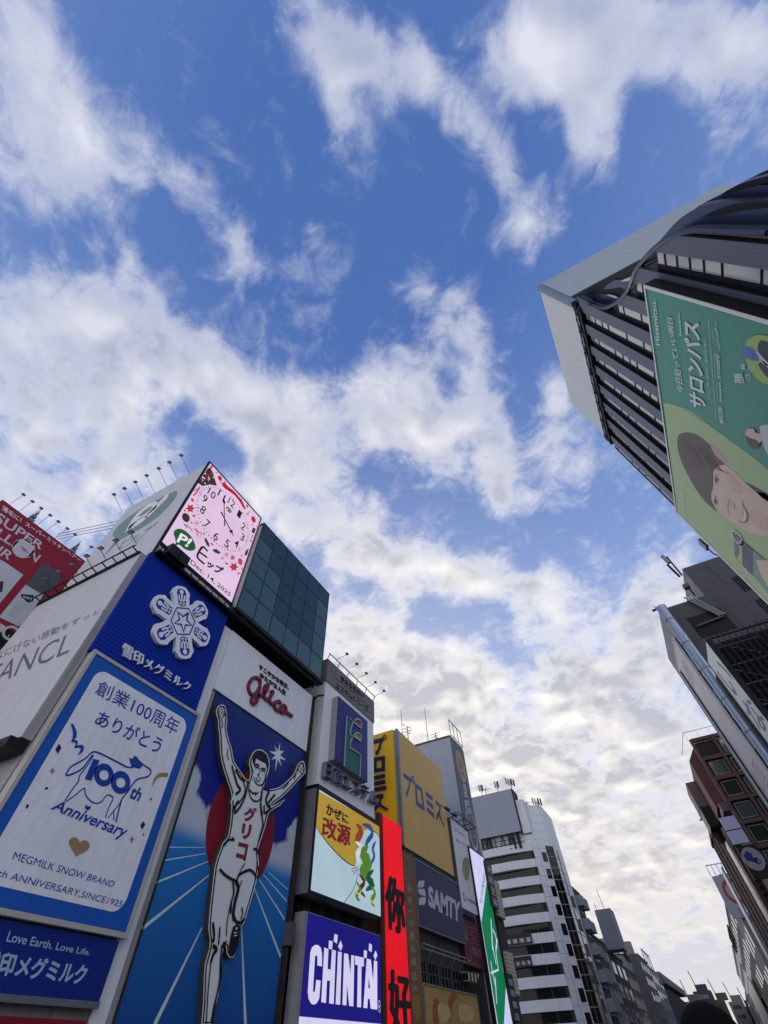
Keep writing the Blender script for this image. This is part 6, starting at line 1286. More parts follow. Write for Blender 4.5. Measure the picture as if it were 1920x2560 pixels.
A.line(q('p', 700,330, 800,420, 880,560, 940,720), [1, 4, 4, 1], mat('poster_hair_light', (112, 98, 84), .5, var=.1), True); A.line(q('p', 660,420, 740,600, 850,800), [1, 4, 1], mat('poster_hair_light', (112, 98, 84)), True)
scl = mat('poster_eye_white', (196, 184, 172), .5, var=0)
for x, y in ((1034, 792), (1024, 1032)):
    A.fill(q('p', x-4,y-50, x+10,y-30, x+16,y, x+10,y+30, x-6,y+50, x-14,y+22, x-16,y-6, x-12,y-30), scl, True); A.up(.3); A.fill(q('p', x-13,y-14, x+2,y-22, x+13,y-4, x+10,y+16, x-6,y+22, x-15,y+8), eye, True); A.up(.3)
    A.line(q('p', x-2,y-56, x-14,y-26, x-18,y, x-12,y+32, x-2,y+56), [1, 2.6, 3, 2.6, 1], eye, True); A.line(q('p', x+12,y-34, x+20,y, x+12,y+36), .7, skin_s, True); A.up(-.6)
soft = mat('poster_skin_soft', (200, 173, 154), .5, var=.04); A.fill(q('p', 1120,690, 1200,740, 1290,830, 1330,920, 1290,960, 1210,900, 1140,800), soft, True); A.fill(q('p', 1390,1160, 1480,1120, 1600,1220, 1680,1330, 1560,1350, 1440,1300), soft, True); A.up(.3)
random.seed(11)
for k in range(16):
    x = 640+k*19; y = 330+k*9; d = random.uniform(-14, 14); A.line(q('p', x+d,y, x+60+k*6+d,y+120+k*6, x+110+k*9,y+300-k*3), [.3, random.uniform(.8, 1.8), .3], mat('poster_hair_light', (118, 106, 94), .5, var=.1) if k % 2 else mat('poster_hair_deep', (80, 70, 66), .5, var=.1), True); A.n += .0004
A.line(q('p', 975,700, 985,760, 985,840), [2, 3, 1.4], eye, True); A.line(q('p', 960,960, 965,1020, 985,1080), [2, 3, 1.4], eye, True)
A.line(q('p', 1190,1060, 1230,1050, 1222,1095, 1240,1110), 1.6, skin_s, True); A.line(q('p', 1180,1000, 1150,1080, 1170,1180), [1, 3, 1], skin_s, True); A.line(q('p', 1310,1010, 1330,1080, 1380,1150), [1, 2.4, 1], skin_s, True)
A.fill(q('p', 1318,1060, 1340,1100, 1372,1150, 1385,1210, 1370,1260, 1320,1268, 1275,1258, 1310,1225, 1322,1150), lip, True); A.up(.4); A.fill(q('p', 1322,1085, 1345,1130, 1360,1180, 1350,1240, 1300,1252, 1325,1200, 1330,1140), tooth, True)
A.fill(q('o', 1385,940, 1400,860, 1450,800, 1540,764, 1640,768, 1760,810, 1850,900, 1880,1050, 1830,1260, 1740,1370, 1640,1362, 1550,1310, 1470,1220, 1410,1100), mat('poster_lime', (160, 182, 104), .5, var=.04), True); A.up(.5)
A.fill(q('o', 1545,935, 1575,835, 1640,838, 1800,900, 1860,1100, 1780,1300, 1659,1275, 1590,1190, 1555,1120, 1600,1060), dkcl, True); A.up(.5)
A.fill(q('o', 1520,955, 1565,985, 1680,1110, 1690,1170, 1600,1105, 1560,1060), whcl); A.fill(q('o', 1580,1060, 1640,1100, 1700,1150, 1640,1130), mat('poster_tie', (50, 92, 90), .5, var=0)); A.up(.5)
A.fill(q('o', 1348,960, 1362,915, 1400,903, 1470,918, 1520,965, 1565,1050, 1550,1078, 1480,1070, 1405,1040, 1360,1005), mat('poster_tinted_skin', (92, 122, 176), .5, var=.06), True); A.up(.4); A.fill(q('o', 1480,985, 1510,1000, 1520,1030, 1495,1050), mat('poster_tint_shade', (74, 98, 150), .5, var=0), True)
A.fill(q('p', 1515,230, 1550,185, 1680,190, 1760,300, 1760,620, 1640,560, 1560,420), whcl, True); A.up(.4)
A.fill(q('p', 1365,240, 1400,222, 1450,230, 1470,270, 1530,280, 1550,330, 1500,390, 1440,380, 1380,320, 1355,290), skin, True); A.up(.4); A.fill(q('p', 1358,300, 1420,330, 1480,350, 1510,400, 1480,440, 1430,440, 1380,380), hair_m, True)
A.fill(q('p', 1225,1388, 1312,1455, 1322,1745, 1235,1640), mat('pack_blue', (98, 112, 132), .5, var=.1)); A.up(.4); A.fill(q('p', 1285,1450, 1312,1470, 1322,1735, 1262,1660, 1290,1600), mat('pack_yellow', (186, 178, 110), .5, var=.05)); A.ell(q('p', 1262,1430)[0], .55, .55, whcl, hole=.75)
A.fill(q('p', 1312,1460, 1440,1570, 1440,1855, 1325,1742), mat('pack_navy', (76, 78, 104), .5, var=.08)); A.fill(q('p', 1440,1570, 1593,1700, 1700,1800, 1700,2160, 1440,1855), mat('pack_teal', (104, 148, 126), .5, var=.08)); A.up(.4); A.fill(q('p', 1470,1680, 1600,1680, 1700,1770, 1700,2100, 1593,1960, 1520,1830), skin, False)
A.build('printed_picture', t)
A = Art(FB, .05); pw = mat('poster_white_ink', (206, 214, 216), .5, var=.03)
A.text('サロンパス', q('o', 715,1610, 628,562, 838,620, 920,1698), pw, .032)
A.text('今日貼っていい明日', q('o', 562,1445, 432,540, 505,562, 652,1482), pw, .012)
A.text('Hisamitsu.', q('o', 302,885, 245,330, 300,330, 358,892), pw, .01)
A.text('Salonpas.', q('o', 592,772, 563,478, 600,488, 628,775), pw, .01)
A.text('ﺱﺎﺒﻧﻮﻟﺎﺳ', q('o', 1046,935, 1008,605, 1052,605, 1088,938), pw, .0); A.text('ซาลอนพาส', q('o', 1060,1292, 1032,990, 1078,988, 1096,1296), pw, .01); A.text('Salonpas', q('o', 1082,1582, 1060,1345, 1104,1343, 1118,1586), pw, .008); A.text('撒隆巴斯', q('o', 1086,1842, 1064,1632, 1114,1636, 1136,1846), pw, .01)
A.line(q('o', 946,580, 1036,1792), .9, pw, caps=False)
A.text('肩こり・腰痛・筋肉痛に、国民的貼り薬 ®', q('o', 942,1540, 885,820, 918,822, 965,1545), pw, -.004)
for p in (q('o', 1012,980, 1030,1290), q('o', 1040,1330, 1055,1580), q('o', 1062,1640, 1072,1780), q('o', 985,660, 1010,830)): A.line(p, .7, pw, caps=False)
A.text('腰', q('o', 1270,1355, 1258,1235, 1355,1215, 1392,1352), pw, .012); A.text('にも', q('o', 1400,1320, 1390,1240, 1450,1230, 1470,1290), pw, .012); A.text('肩', q('o', 1345,1190, 1338,1120, 1392,1115, 1402,1188), pw, .012); A.text('にも', q('o', 1425,1190, 1420,1135, 1500,1150, 1510,1190), pw, .008)
A.text('サロンパス', q('p', 1340,1815, 1330,1490, 1405,1545, 1412,1840), pw, .02)
A.text('日本人の定番', q('p', 655,1170, 635,920, 665,925, 705,1215), pw, .0)
A.build('lettering', t)
lmb = thing('floodlight', on_y(yK1+1.0, *q('p', 1000,1620)[0]), 'grey flood lamp on an arm beside the lower corner of the green poster', 'floodlight')
c = lmb.location.copy(); h = on_y(yK1+1.0, *q('p', 905,1535)[0]); MB().tube([c+Vector((1.0, 0, -1.0)), c, h], .05, soot).build('arm', lmb); dd = (h-c).normalized(); MB().bar(h-dd*.2, h+dd*.75, .55, steel, .2).build('lamp_head', lmb)
# ---------------------------------------------------------------- 15. raw concrete building with a round duct
YM = 40.0*S_; FM = Face('y', YM); up_ = FM.uvs(q('q', 375,245, 755,115)); lw_ = FM.uvs(q('q', 120,740, 480,610)); op = FM.uvs(q('q', 420,825, 870,840))
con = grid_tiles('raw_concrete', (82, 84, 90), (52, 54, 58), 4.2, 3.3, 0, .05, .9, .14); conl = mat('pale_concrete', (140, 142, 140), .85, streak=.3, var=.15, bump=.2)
zU = (up_[0][1]+up_[1][1])/2; zLo = (lw_[0][1]+lw_[1][1])/2; xM = XR
cb2 = thing('concrete_building', (22, YM+6, 0), 'raw grey concrete building with a steel duct, right bank beyond the green poster', 'building')
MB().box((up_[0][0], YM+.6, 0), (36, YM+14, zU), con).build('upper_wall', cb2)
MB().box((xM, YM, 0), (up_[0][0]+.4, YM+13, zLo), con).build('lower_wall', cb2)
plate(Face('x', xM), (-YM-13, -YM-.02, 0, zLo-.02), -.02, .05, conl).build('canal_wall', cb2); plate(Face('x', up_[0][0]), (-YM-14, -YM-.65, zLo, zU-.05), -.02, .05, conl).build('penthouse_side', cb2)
MB().slab(FM, [(op[0][0], op[0][1]-3.2), (up_[0][0]+.2, op[0][1]-3.2), (up_[0][0]+.2, op[0][1]), (op[0][0], op[0][1])], -.02, .02, slot).build('loggia_opening', cb2)
b = MB(); 
for k in range(3): b.tube([(up_[0][0]-2.6+k*.35, YM-.4, zLo+.4), (up_[0][0]-.6+k*.3, YM-.4, op[0][1]-1.2)], .12, steel)
b.tube([(op[0][0]+.5, YM-.3, op[0][1]-1.6), (up_[0][0]-.2, YM-.3, op[0][1]-1.3)], .12, steel); b.build('service_pipes', cb2)
for pp in ((920,345, 1050,405), (1180,595, 1327,650)):
    u_ = FM.uvs(q('q', *pp)); MB().slab(FM, [(u_[0][0], u_[1][1]-1.2), (u_[0][0]+1.6, u_[1][1]-1.2), (u_[0][0]+1.6, u_[0][1]), (u_[0][0], u_[0][1])], -.62, -.55, slot).build('window', cb2)
du = mat('duct_steel', (130, 144, 160), .35, .7, var=.08); b = MB(); dl, dr_ = FM.uv(*q('q', 118,765)[0])[0], FM.uv(*q('q', 212,722)[0])[0]; rd = .62; xd = xM+.35
zz = zLo; pts = []; rr = []
while zz > 1: pts += [(xd, YM-.55, zz)]; rr += [rd if len(rr) % 9 else rd*1.05]; zz -= .55
b.tube(pts, rr, du, 14); do = b.build('duct', cb2, smooth=False); b = MB()
for k in range(5): b.tube([(xd, YM-.55, zLo-3.6*k-2.2), (xd, YM-.55, zLo-3.6*k-2.35)], rd*1.08, steel, 14)
b.build('clamp', do)
for k in range(5):
    zz0 = zLo-4.0-k*4.6; MB().box((xM-.08, YM+.25, zz0-2.6), (xM+.2, YM+1.5, zz0), slot).build('window', cb2)
b = MB(); [b.tube([(xM+1.0, YM-.3, zLo-8.5-k*.9), (xM+3.6, YM-.7, zLo-8.0-k*.9)], .045, soot, 4) for k in range(4)]; b.build('bracket_rods', cb2)
tt = thing('roof_aerial', (up_[0][0]-1.0, YM+1, zU), 'cellular aerial panels on the raw concrete building roof', 'aerial'); b = MB()
a_ = on_y(YM+1, *q('q', 375,345)[0]); h_ = on_y(YM+1, *q('q', 205,140)[0]); b.tube([a_, h_], .12, soot); b.tube([on_y(YM+1, *q('q', 350,360)[0]), on_y(YM+1, *q('q', 215,230)[0])], .16, soot); b.build('mast', tt)
b = MB(); b.tube([on_y(YM+1, *q('q', 235,210)[0]), on_y(YM+1, *q('q', 155,135)[0])], .28, steel); b.bar(on_y(YM+1, *q('q', 440,490)[0]), on_y(YM+1, *q('q', 410,455)[0]), .7, dgrey); b.tube([on_y(YM+1, *q('q', 520,570)[0]), on_y(YM+1, *q('q', 450,485)[0])], .12, soot)
b.build('antenna_panel', tt)
tt = thing('roof_lamp', (xM+.2, YM, zLo), 'tiny dark fitting on the near top corner of the duct building', 'fitting'); MB().tube([(xM+.1, YM, zLo-.2), (xM-.2, YM, zLo+.9)], .05, soot).build('rod', tt); MB().bar((xM-.7, YM, zLo+.2), (xM+.6, YM, zLo+.35), .22, soot).build('bracket', tt)
# long banner on its canal side
FMx = Face('x', xM-.35); a_ = FMx.uv(*q('q', 268,1035)[0]); b_ = FMx.uv(*q('q', 345,1400)[0])
rbn = (b_[0], a_[0], 2.5, (a_[1]+b_[1])/2); t = thing('banner_sign', base_of(FMx, rbn), 'long pale pink vertical banner sign beside the steel duct', 'sign')
plate(FMx, rbn, -.25, .05, mat('pale_pink_vinyl', (176, 170, 176), .5, var=.14, scale=.25)).build('panel', t); frame_bars(FMx, rbn, .1, -.2, .1, mat('banner_trim', (206, 206, 202), .4)).build('frame', t)
A = Art(FMx, .06); pk = mat('banner_grey_ink', (132, 130, 134), .5, var=.1); pk2 = mat('banner_rose_ink', (170, 128, 140), .5, var=.2, scale=.5)
A.text_uv('道', [(rbn[0]+2, rbn[3]-1.6), (rbn[1]-2, rbn[3]-1.6), (rbn[1]-2, rbn[3]-4), (rbn[0]+2, rbn[3]-4)], pk, .0)
for k, ch in enumerate('頓堀かに'): A.text_uv(ch, [(rbn[0]+1.5, rbn[3]-14-k*3.6), (rbn[1]-1.5, rbn[3]-14-k*3.6), (rbn[1]-1.5, rbn[3]-17-k*3.6), (rbn[0]+1.5, rbn[3]-17-k*3.6)], pk, -.01)
A.build('lettering', t)
b = MB(); e_ = on_x(xM-.5, *q('q', 352,1385)[0])
for yy in (e_.y+.2, e_.y+.75): b.bar((xM-.5, yy, 2), (xM-.5, yy, e_.z), .09, soot)
for k in range(12): b.bar((xM-.5, e_.y+.2, 3+k*1.9), (xM-.5, e_.y+.75, 3+k*1.9), .06, soot)
tag(b.build('ladder'), 'thin black access ladder behind the pale pink banner', 'ladder')
# front annex of dark louvres with the white signboard
YA = 33.3*S_; FA = Face('y', YA); zA = FA.uv(*q('q', 700,1010)[0])[1]; xA = XR
an = thing('louvre_annex', (22, YA+3, 0), 'dark louvred steel annex in front of the raw concrete building', 'building')
MB().box((xA+.5, YA+1.2, 0), (36, YM-.9, zA-.3), slot).build('core', an)
b = MB()
for k in range(34): x_ = xA+.3+k*.55; b.bar((x_, YA+.05, 0), (x_, YA+.05, zA), .12, shell_d)
b.build('louvre_screen', an); b = MB()
for k in range(13): z_ = zA-.15-k*2.0; b.bar((xA, YA+.3, z_), (34, YA+.3, z_), .14, soot); b.bar((xA+.1, YA+.6, z_-1.0), (xA+4.4, YA+.6, z_-1.0), .1, steel)
for k in range(8): b.bar((xA+.2+k*.02, YA+.8, zA-.3-k*3), (xA+3.6, YA+.8, zA-2.6-k*3), .1, steel)
b.build('steel_frame', an)
sgy0 = on_x(xA, *q('q', 640,1050)[0]).y; sgy1 = on_x(xA, *q('q', 665,1285)[0]).y
FS = Face('x', xA-.1); rsb = (-sgy1, -sgy0, 3, FS.uv(*q('q', 650,1120)[0])[1]); t = thing('billboard', base_of(FS, rsb), 'white vertical signboard with worn grey brush characters on the louvred annex', 'sign')
plate(FS, rsb, -.3, .05, mat('worn_white_board', (206, 210, 208), .5, streak=.12, var=.06)).build('panel', t); MB().slab(FS, [(rsb[1], rsb[2]), (rsb[1]+.15, rsb[2]), (rsb[1]+.15, rsb[3]), (rsb[1], rsb[3])], -.3, .07, soot).build('edge', t)
A = Art(FS, .06); wk = mat('worn_grey_ink', (122, 126, 128), .6, var=.25, scale=1.5)
for k, ch in enumerate('いな水産楽市'): A.text_uv(ch, [(rsb[0]+.5, rsb[3]-1.5-k*3.7), (rsb[1]-.4, rsb[3]-1.5-k*3.7), (rsb[1]-.4, rsb[3]-4.5-k*3.7), (rsb[0]+.5, rsb[3]-4.5-k*3.7)], wk, .015)
A.build('lettering', t)
# ---------------------------------------------------------------- 16. brown building
YB = 66.9*S_; Fbr = Face('y', YB); brn = mat('brown_tile', (74, 56, 54), .7, streak=.25, var=.15); brd = mat('brown_shadow', (48, 36, 36), .8, var=.2); zBr = Fbr.uv(*q('r', 590,350)[0])[1]
bt = thing('brown_building', (20, YB+8, 0), 'brown tiled building with gridded windows, right bank', 'building')
MB().box((XR+.5, YB+.7, 0), (36, YB+18, zBr-.5), brd).build('wall', bt)
x0_ = Fbr.uv(*q('r', 440,385)[0])[0]; xp = [XR+.1, Fbr.uv(590, 350)[0] if False else Fbr.uv(*q('r', 600,350)[0])[0], Fbr.uv(*q('r', 600,350)[0])[0]+(Fbr.uv(*q('r', 600,350)[0])[0]-XR), XR+3*(Fbr.uv(*q('r', 600,350)[0])[0]-XR), XR+4*(Fbr.uv(*q('r', 600,350)[0])[0]-XR)]
fz = [Fbr.uv(*q('r', *p)[0])[1] for p in ((620,360), (810,670), (985,960), (1205,1270))]; fh = (fz[0]-fz[3])/3; zs = [zBr-k*fh for k in range(0, 10)]
b = MB()
for x_ in xp: b.box((x_-.25, YB, 0), (x_+.25, YB+.8, zBr), brn)
for z_ in zs: b.box((XR+.1, YB+.05, z_-.45), (36, YB+.8, z_+.1), brn)
b.build('facade_grid', bt)
wt = glass('tinted_window', (52, 70, 68), .08); wtd = glass('tinted_window_dark', (30, 38, 36), .08); wfr = mat('window_frame_beige', (112, 106, 100), .5)
for i in range(4):
    for j in range(8):
        if i == 0 and j == 0: continue
        if zs[j+1] < 0: break
        r = (xp[i]+.75, xp[i+1]-.55, zs[j+1]+.45, zs[j]-.8); w_ = plate(Face('y', YB+.62), r, -.05, .02, wt if (i+j) % 2 else wtd).build('window', bt); frame_bars(Face('y', YB+.62), r, .14, -.05, .1, wfr).build('frame', w_)
MB().box((XR+.5, YB+.5, zs[1]+.15), (xp[1]-.3, YB+.69, zs[0]-1.0), slot).build('loggia', bt)
b = MB(); FX = XR
b.hexa([Vector(p) for p in ((FX-1.6, YB+3, zs[3]-.3), (FX+.4, YB+.6, zs[3]-.3), (FX+.4, YB+14, zs[3]-.3), (FX-1.6, YB+14, zs[3]-.3))], [Vector(p) for p in ((FX-1.6, YB+3, zBr-2.2), (FX+.4, YB+.6, zBr-.6), (FX+.4, YB+14, zBr-.6), (FX-1.6, YB+14, zBr-2.2))], mat('red_brown_render', (86, 50, 48), .75, streak=.3, var=.15)); b.build('stair_bay', bt)
b = MB(); b.box((FX-3.3, YB+12, zs[2]-.5), (FX-1.4, YB+19, zs[2]+3.6), mat('rust_grey_panel', (98, 84, 84), .7, streak=.2)); b.box((FX-3.2, YB+11.9, zs[3]-.5), (FX-1.5, YB+18.5, zs[2]-.55), slot); b.tube([(FX-2.6, YB+15, zs[3]-.6), (FX-2.2, YB+15, zs[3]-2.2)], [.9, .5], brd, 8); b.build('balcony_box', bt)
b = MB(); b.box((FX-1.2, YB+1.2, zs[3]-1.3), (FX+1.8, YB+6, zs[3]-.1), mat('grey_balcony', (92, 92, 90), .7, streak=.2)); b.box((FX-.6, YB+.4, zs[7]-1.0), (FX+3.0, YB+.9, zs[7]+.2), mat('grey_balcony', (92, 92, 90))); b.build('balcony', bt)
b = MB(); b.bar((FX-.4, YB+.2, zBr+1.4), (30, YB+.2, zBr+1.4), .07, steel); b.bar((FX-.4, YB+.2, zBr+1.4), (FX-1.6, YB+9, zBr+.9), .07, steel)
for k in range(9): x_ = FX-.3+k*2; b.bar((x_, YB+.2, zBr-.1), (x_, YB+.2, zBr+1.4), .05, steel)
b.build('roof_rail', bt)
u_ = Fbr.uvs(q('r', 720,1640, 960,1585, 1185,2005, 945,2042)); rw = (u_[0][0], u_[2][0], (u_[2][1]+u_[3][1])/2, (u_[0][1]+u_[1][1])/2); rw = (u_[0][0], u_[1][0]-.1, rw[2], rw[3])
t = thing('panel_sign', base_of(Fbr, rw), 'pair of blank pale lilac panels on the brown building corner', 'sign'); hm = (rw[2]+rw[3])/2; lil = mat('lilac_panel', (146, 152, 178), .5, var=.06)
plate(Fbr, (rw[0], rw[1], rw[2], hm-.08), -.3, .2, lil).build('panel', t); plate(Fbr, (rw[0], rw[1], hm+.08, rw[3]), -.3, .2, lil).build('panel', t)
u_ = Fbr.uvs(q('r', 960,2050, 1240,2010)); rw2 = (u_[0][0], u_[1][0]+.2, rw[2]-4.2, rw[2]-.25); t = thing('logo_sign', base_of(Fbr, rw2), 'black square sign with a white oval and blue mark on the brown building', 'sign')
plate(Fbr, rw2, -.3, .15, slot).build('panel', t); A = Art(Fbr, .16); cu_, cv2 = (rw2[0]+rw2[1])/2, (rw2[2]+rw2[3])/2+.3
A.fill_uv([(cu_+1.35*math.cos(k*.2618), cv2+1.4*math.sin(k*.2618)) for k in range(24)], mat('dim_oval_grey', (116, 120, 126), .5)); A.up(); A.fill_uv([(cu_+dx, cv2+dy) for dx, dy in ((-1.0, .5), (-.3, 1.0), (.2, .6), (.1, .1), (.6, -.1), (.3, -.6), (-.4, -.3), (-.9, -.1))], navy); A.text_uv('D', [(cu_+.1, cv2+.1), (cu_+.8, cv2+.1), (cu_+.8, cv2-.7), (cu_+.1, cv2-.7)], navy, .02); A.build('emblem', t)
# long banner and slatted canal side of the brown building
Fb2 = Face('x', XR-.5); ys0, ys1 = YB+6.2, YB+30
sl_ = thing('slatted_building', (22, YB+26, 0), 'dark brown slatted wall running along the canal past the brown building', 'building'); zsl = on_x(XR-.3, *q('s', 395,200)[0]).z
MB().box((XR-.3, YB+18.2, 0), (36, YB+62, zsl-1.5), stripes('brown_slats', (62, 48, 46), (30, 24, 24), .9, 2, .45)).build('wall', sl_)
b = MB()
for k in range(6): b.box((XR-.6, YB+19+k*8, 0), (XR-.25, YB+19.5+k*8, zsl-1.2), brn)
b.box((XR-.7, YB+18, zsl-1.5), (XR+3, YB+62, zsl-.9), brn); b.build('ribs', sl_)
b_ = Fb2.uvs(q('s', 410,20, 770,760)); zbn1 = on_x(XR-1.2, *q('s', 440,120)[0]).z
t = thing('banner_sign', (XR-1.2, YB+24, zs[7]), 'long slanting pale banner with pink lettering on the slatted brown wall', 'sign'); Fb3 = Face('x', XR-1.2)
rr_ = (-YB-25, -YB-19.5, 4.5, zs[3]-1.0); plate(Fb3, rr_, -.3, .05, mat('pale_long_banner', (176, 172, 166), .5, var=.12, scale=.3)).build('panel', t); A = Art(Fb3, .06)
for k, ch in enumerate('道頓堀酒場'): A.text_uv(ch, [(rr_[0]+.8, rr_[3]-2-k*3.4), (rr_[1]-.8, rr_[3]-2-k*3.4), (rr_[1]-.8, rr_[3]-4.8-k*3.4), (rr_[0]+.8, rr_[3]-4.8-k*3.4)], pk2, .0)
A.build('lettering', t)
t = thing('banner_sign', (XR-1.2, YB+66, 4), 'cream vertical banner farther along the slatted wall', 'sign'); rr_ = (-YB-70, -YB-63, 4, on_x(XR, *q('s', 590,690)[0]).z*1.0); plate(Face('x', XR-.9), rr_, -.3, .05, mat('cream_banner', (170, 166, 154), .5, var=.1, scale=.3)).build('panel', t); frame_bars(Face('x', XR-.9), rr_, .15, -.3, .1, steel).build('frame', t)
lmr = make_spot(.6, .3, 'small dark lamp on the roof line of the slatted brown wall', 'lamps on the slatted wall roof line'); lmr.rotation_euler = (0, 0, math.radians(-90)); lmr.location = (XR-.2, YB+22, zsl-.9); lmr.scale = (2, 2, 2)
for k in range(5): dup(lmr, (XR-.2, YB+26+k*4.2, zsl-.9), math.radians(-90), None, 2.0)
# rest of the right row
def row(px0, px1, y0, y1, m, lab, wins=(0, 0)):
    z_ = on_x(XR, *q('s', *px0)[0]).z; return street(y0*S_, y1*S_, z_, m, lab, x=XR, wins=wins), z_
t, z_ = row((530,790), 0, 134, 158, dk[1], 'grey building behind a white sign with a red ring, right row', (3, 4))
FQ = Face('y', 133.5*S_); rq2 = (XR-2.2, XR+3.6, z_-9.5, z_-.2); t = thing('ring_sign', base_of(FQ, rq2), 'white sign with a dark red ring and small blue square below', 'sign'); plate(FQ, rq2, -.5, .05, mat('ring_sign_white', (112, 118, 130), .5, var=.05)).build('panel', t)
A = Art(FQ, .06); cx_ = (rq2[0]+rq2[1])/2+.8; A.add([FQ.P(cx_+2.6*math.cos(k*.2618), z_-4+2.9*math.sin(k*.2618), A.n) for k in range(24)]+[FQ.P(cx_+1.8*math.cos(k*.2618), z_-4+2.0*math.sin(k*.2618), A.n) for k in range(24)], [(k, (k+1) % 24, 24+(k+1) % 24, 24+k) for k in range(24)], wine)
A.fill_uv([(rq2[0]+2.6, z_-9.2), (rq2[1]-.3, z_-9.2), (rq2[1]-.3, z_-7.4), (rq2[0]+2.6, z_-7.4)], ink); A.up(); A.text_uv('回', [(rq2[0]+3, z_-7.5), (rq2[1]-.7, z_-7.5), (rq2[1]-.7, z_-9.1), (rq2[0]+3, z_-9.1)], paper, .0); A.build('emblem', t)
b = MB(); 
for k in range(5): b.bar((XR-2.2+k*1.4, 133.8*S_, z_-.2), (XR-2.2+k*1.4, 133.8*S_, z_+2.6), .2, steel)
b.bar((XR-2.2, 133.8*S_, z_+2.5), (XR+3.4, 133.8*S_, z_+2.5), .2, steel); tag(b.build('rooftop_structure'), 'pale steel frame above the red ring sign', 'frame')
row((580,1008), 0, 158.3, 196, dk[2], 'dark narrow-fronted building past the red ring sign', (4, 5))
t, z_ = row((625,1230), 0, 196.4, 236, dk[4], 'dim olive building with an open sign frame on its roof, right row', (4, 5))
b = MB(); 
for k in range(4): b.bar((XR-.2, 198*S_+k*12, z_-3), (XR-.2, 198*S_+k*12, z_+1.5), .5, soot)
b.bar((XR-.2, 198*S_, z_+1.5), (XR-.2, 198*S_+36, z_+1.5), .5, soot); tag(b.build('roof_sign_skeleton'), 'empty dark sign frame on the dim olive building roof', 'frame')
row((642,1392), 0, 236.5, 330, dk[1], 'long slate grey building far down the right row', (8, 6))
row((765,1765), 0, 330.5, 420, dk[0], 'brown low building near the far end of the right row', (6, 4))
b = MB(); b.box((XR-1.5, 300, 5), (XR-1.0, 380, 22), mat('far_pale_board', (170, 168, 156), .5, var=.1)); tag(b.build('board_sign'), 'long pale board on the far right row', 'sign')
# ---------------------------------------------------------------- 17. the ground, canal and the person in front
ground = mat('ground_paving', (176, 172, 164), .85, var=.15); wat = mat('canal_green_water', (26, 38, 34), .08, var=.1, spec=.6)
MB().box((-3000, -3000, -4.2), (3000, 3000, -4.0), dgrey).build('ground', kind='structure')
MB().box((-16, -400, -3.99), (7, 900, -3.3), wat).build('canal_water', kind='structure')
MB().box((-400, -400, -3.98), (-16.02, 900, -.02), ground).build('left_bank_pavement', kind='structure'); MB().box((7.02, -400, -3.98), (400, 900, -.02), ground).build('right_bank_pavement', kind='structure')
MB().box((-16, -8, -1.2), (7, 3.2, -.01), ground).build('bridge_deck', kind='structure')
rp = thing('bridge_railing', (-4.5, 3.1, 0), 'low steel railing along the bridge edge below the view', 'railing'); MB().bar((-16, 3.1, 1.05), (7, 3.1, 1.05), .1, steel).build('handrail', rp); b = MB()
for k in range(47): b.bar((-16+k*.5, 3.1, -.01), (-16+k*.5, 3.1, 1.0), .05, steel)
b.build('balusters', rp)

# person standing close in front of the camera: only the dark hair reaches into the view
hc = Vector((0, 0, EYE))+ray(1768, 2560)*2.1
pc = thing('person', (hc.x, hc.y, 0), 'person with short black hair seen from behind, only the top of the head showing', 'person')
hz = (Vector((0, 0, EYE))+ray(1768, 2503)*2.1).z; skn = mat('skin', (176, 136, 112), .6, var=.05); hr = mat('black_hair', (7, 7, 8), .9, var=.2, spec=.1); coat = mat('dark_coat', (30, 32, 38), .85, var=.15)
me = bpy.data.meshes.new('body'); H = hz-.02; ft = .0
J = dict(p=(0, 0, H*.53), s=(0, 0, H*.68), c=(0, 0, H*.80), n=(0, .005, H*.865), h=(0, .01, H*.93), lsh=(-.19, 0, H*.81), rsh=(.19, 0, H*.81), le=(-.26, -.02, H*.63), re=(.26, -.02, H*.63), lw=(-.24, .10, H*.50), rw=(.24, .10, H*.50), lh=(-.09, 0, H*.50), rh=(.09, 0, H*.50), lk=(-.10, .01, H*.28), rk=(.10, .01, H*.28), la=(-.10, -.02, H*.045), ra=(.10, -.02, H*.045), lt=(-.11, .13, .03), rt=(.11, .13, .03))
for sd, sg_ in (('l', -1), ('r', 1)):
    for f_, (dx, dy, dz) in enumerate(((.02, .05, -.03), (.03, .07, -.075), (.01, .08, -.095), (-.01, .08, -.10), (-.025, .075, -.09))): J['%sf%d' % (sd, f_)] = (sg_*(.24+dx), .11+dy*.6, H*.50-.05+dz)
    J[sd+'pm'] = (sg_*.24, .12, H*.50-.05)
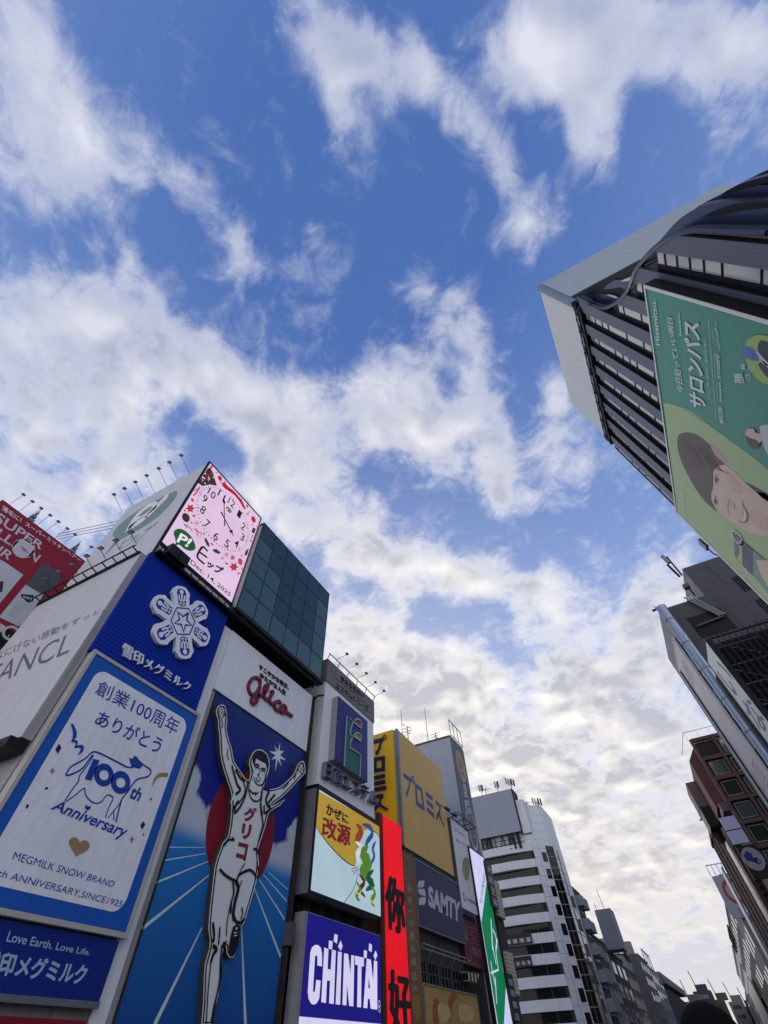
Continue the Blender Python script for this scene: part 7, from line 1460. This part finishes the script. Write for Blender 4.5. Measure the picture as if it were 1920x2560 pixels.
ks = list(J); Ed = [('p','s'),('s','c'),('c','n'),('n','h'),('c','lsh'),('c','rsh'),('lsh','le'),('rsh','re'),('le','lw'),('re','rw'),('lw','lpm'),('rw','rpm'),('p','lh'),('p','rh'),('lh','lk'),('rh','rk'),('lk','la'),('rk','ra'),('la','lt'),('ra','rt')]+[(sd+'pm', '%sf%d' % (sd, f_)) for sd in 'lr' for f_ in range(5)]
me.from_pydata([J[k] for k in ks], [(ks.index(a), ks.index(b)) for a, b in Ed], []); bo = bpy.data.objects.new('body', me); col.objects.link(bo); bo.parent = pc
sm = bo.modifiers.new('skin', 'SKIN'); Rd = dict(p=.15, s=.14, c=.15, n=.055, h=.095, lsh=.07, rsh=.07, le=.045, re=.045, lw=.03, rw=.03, lh=.09, rh=.09, lk=.06, rk=.06, la=.04, ra=.04, lt=.03, rt=.03, lpm=.03, rpm=.03)
for i, k in enumerate(ks): r_ = Rd.get(k, .009); me.skin_vertices[0].data[i].radius = (r_, r_*(.75 if k in 'psc' else 1)); me.skin_vertices[0].data[i].use_root = k == 'p'
bo.modifiers.new('smooth', 'SUBSURF').render_levels = 2; me.materials.append(coat)
def ball(c, r, m, name, squash=(1, 1, 1), k=16, cut=-1.0):
    b = MB(); vs = []; fs = []
    for i in range(k+1):
        th_ = math.pi*i/k
        for j in range(2*k): ph = math.pi*j/k; nz_ = 1+.012*math.sin(7*ph+3*th_)*math.sin(th_); vs.append((hc.x+c[0]+r*squash[0]*math.sin(th_)*math.cos(ph)*nz_, hc.y+c[1]+r*squash[1]*math.sin(th_)*math.sin(ph)*nz_, c[2]+r*squash[2]*max(cut, math.cos(th_))*nz_))
    for i in range(k):
        for j in range(2*k): a = i*2*k+j; b2 = i*2*k+(j+1) % (2*k); fs.append((a, a+2*k, b2+2*k, b2))
    b.add(vs, fs, m); return b.build(name, pc, smooth=True)
ball((0, .01, hz-.125), .098, skn, 'head', (.8, .98, 1.22)); ball((0, -.005, hz-.105), .108, hr, 'hair', (.84, .98, 1.0), cut=-.55)
for sg_ in (-1, 1): ball((sg_*.082, .01, hz-.135), .03, skn, 'ear', (.35, .8, 1.1), 8)
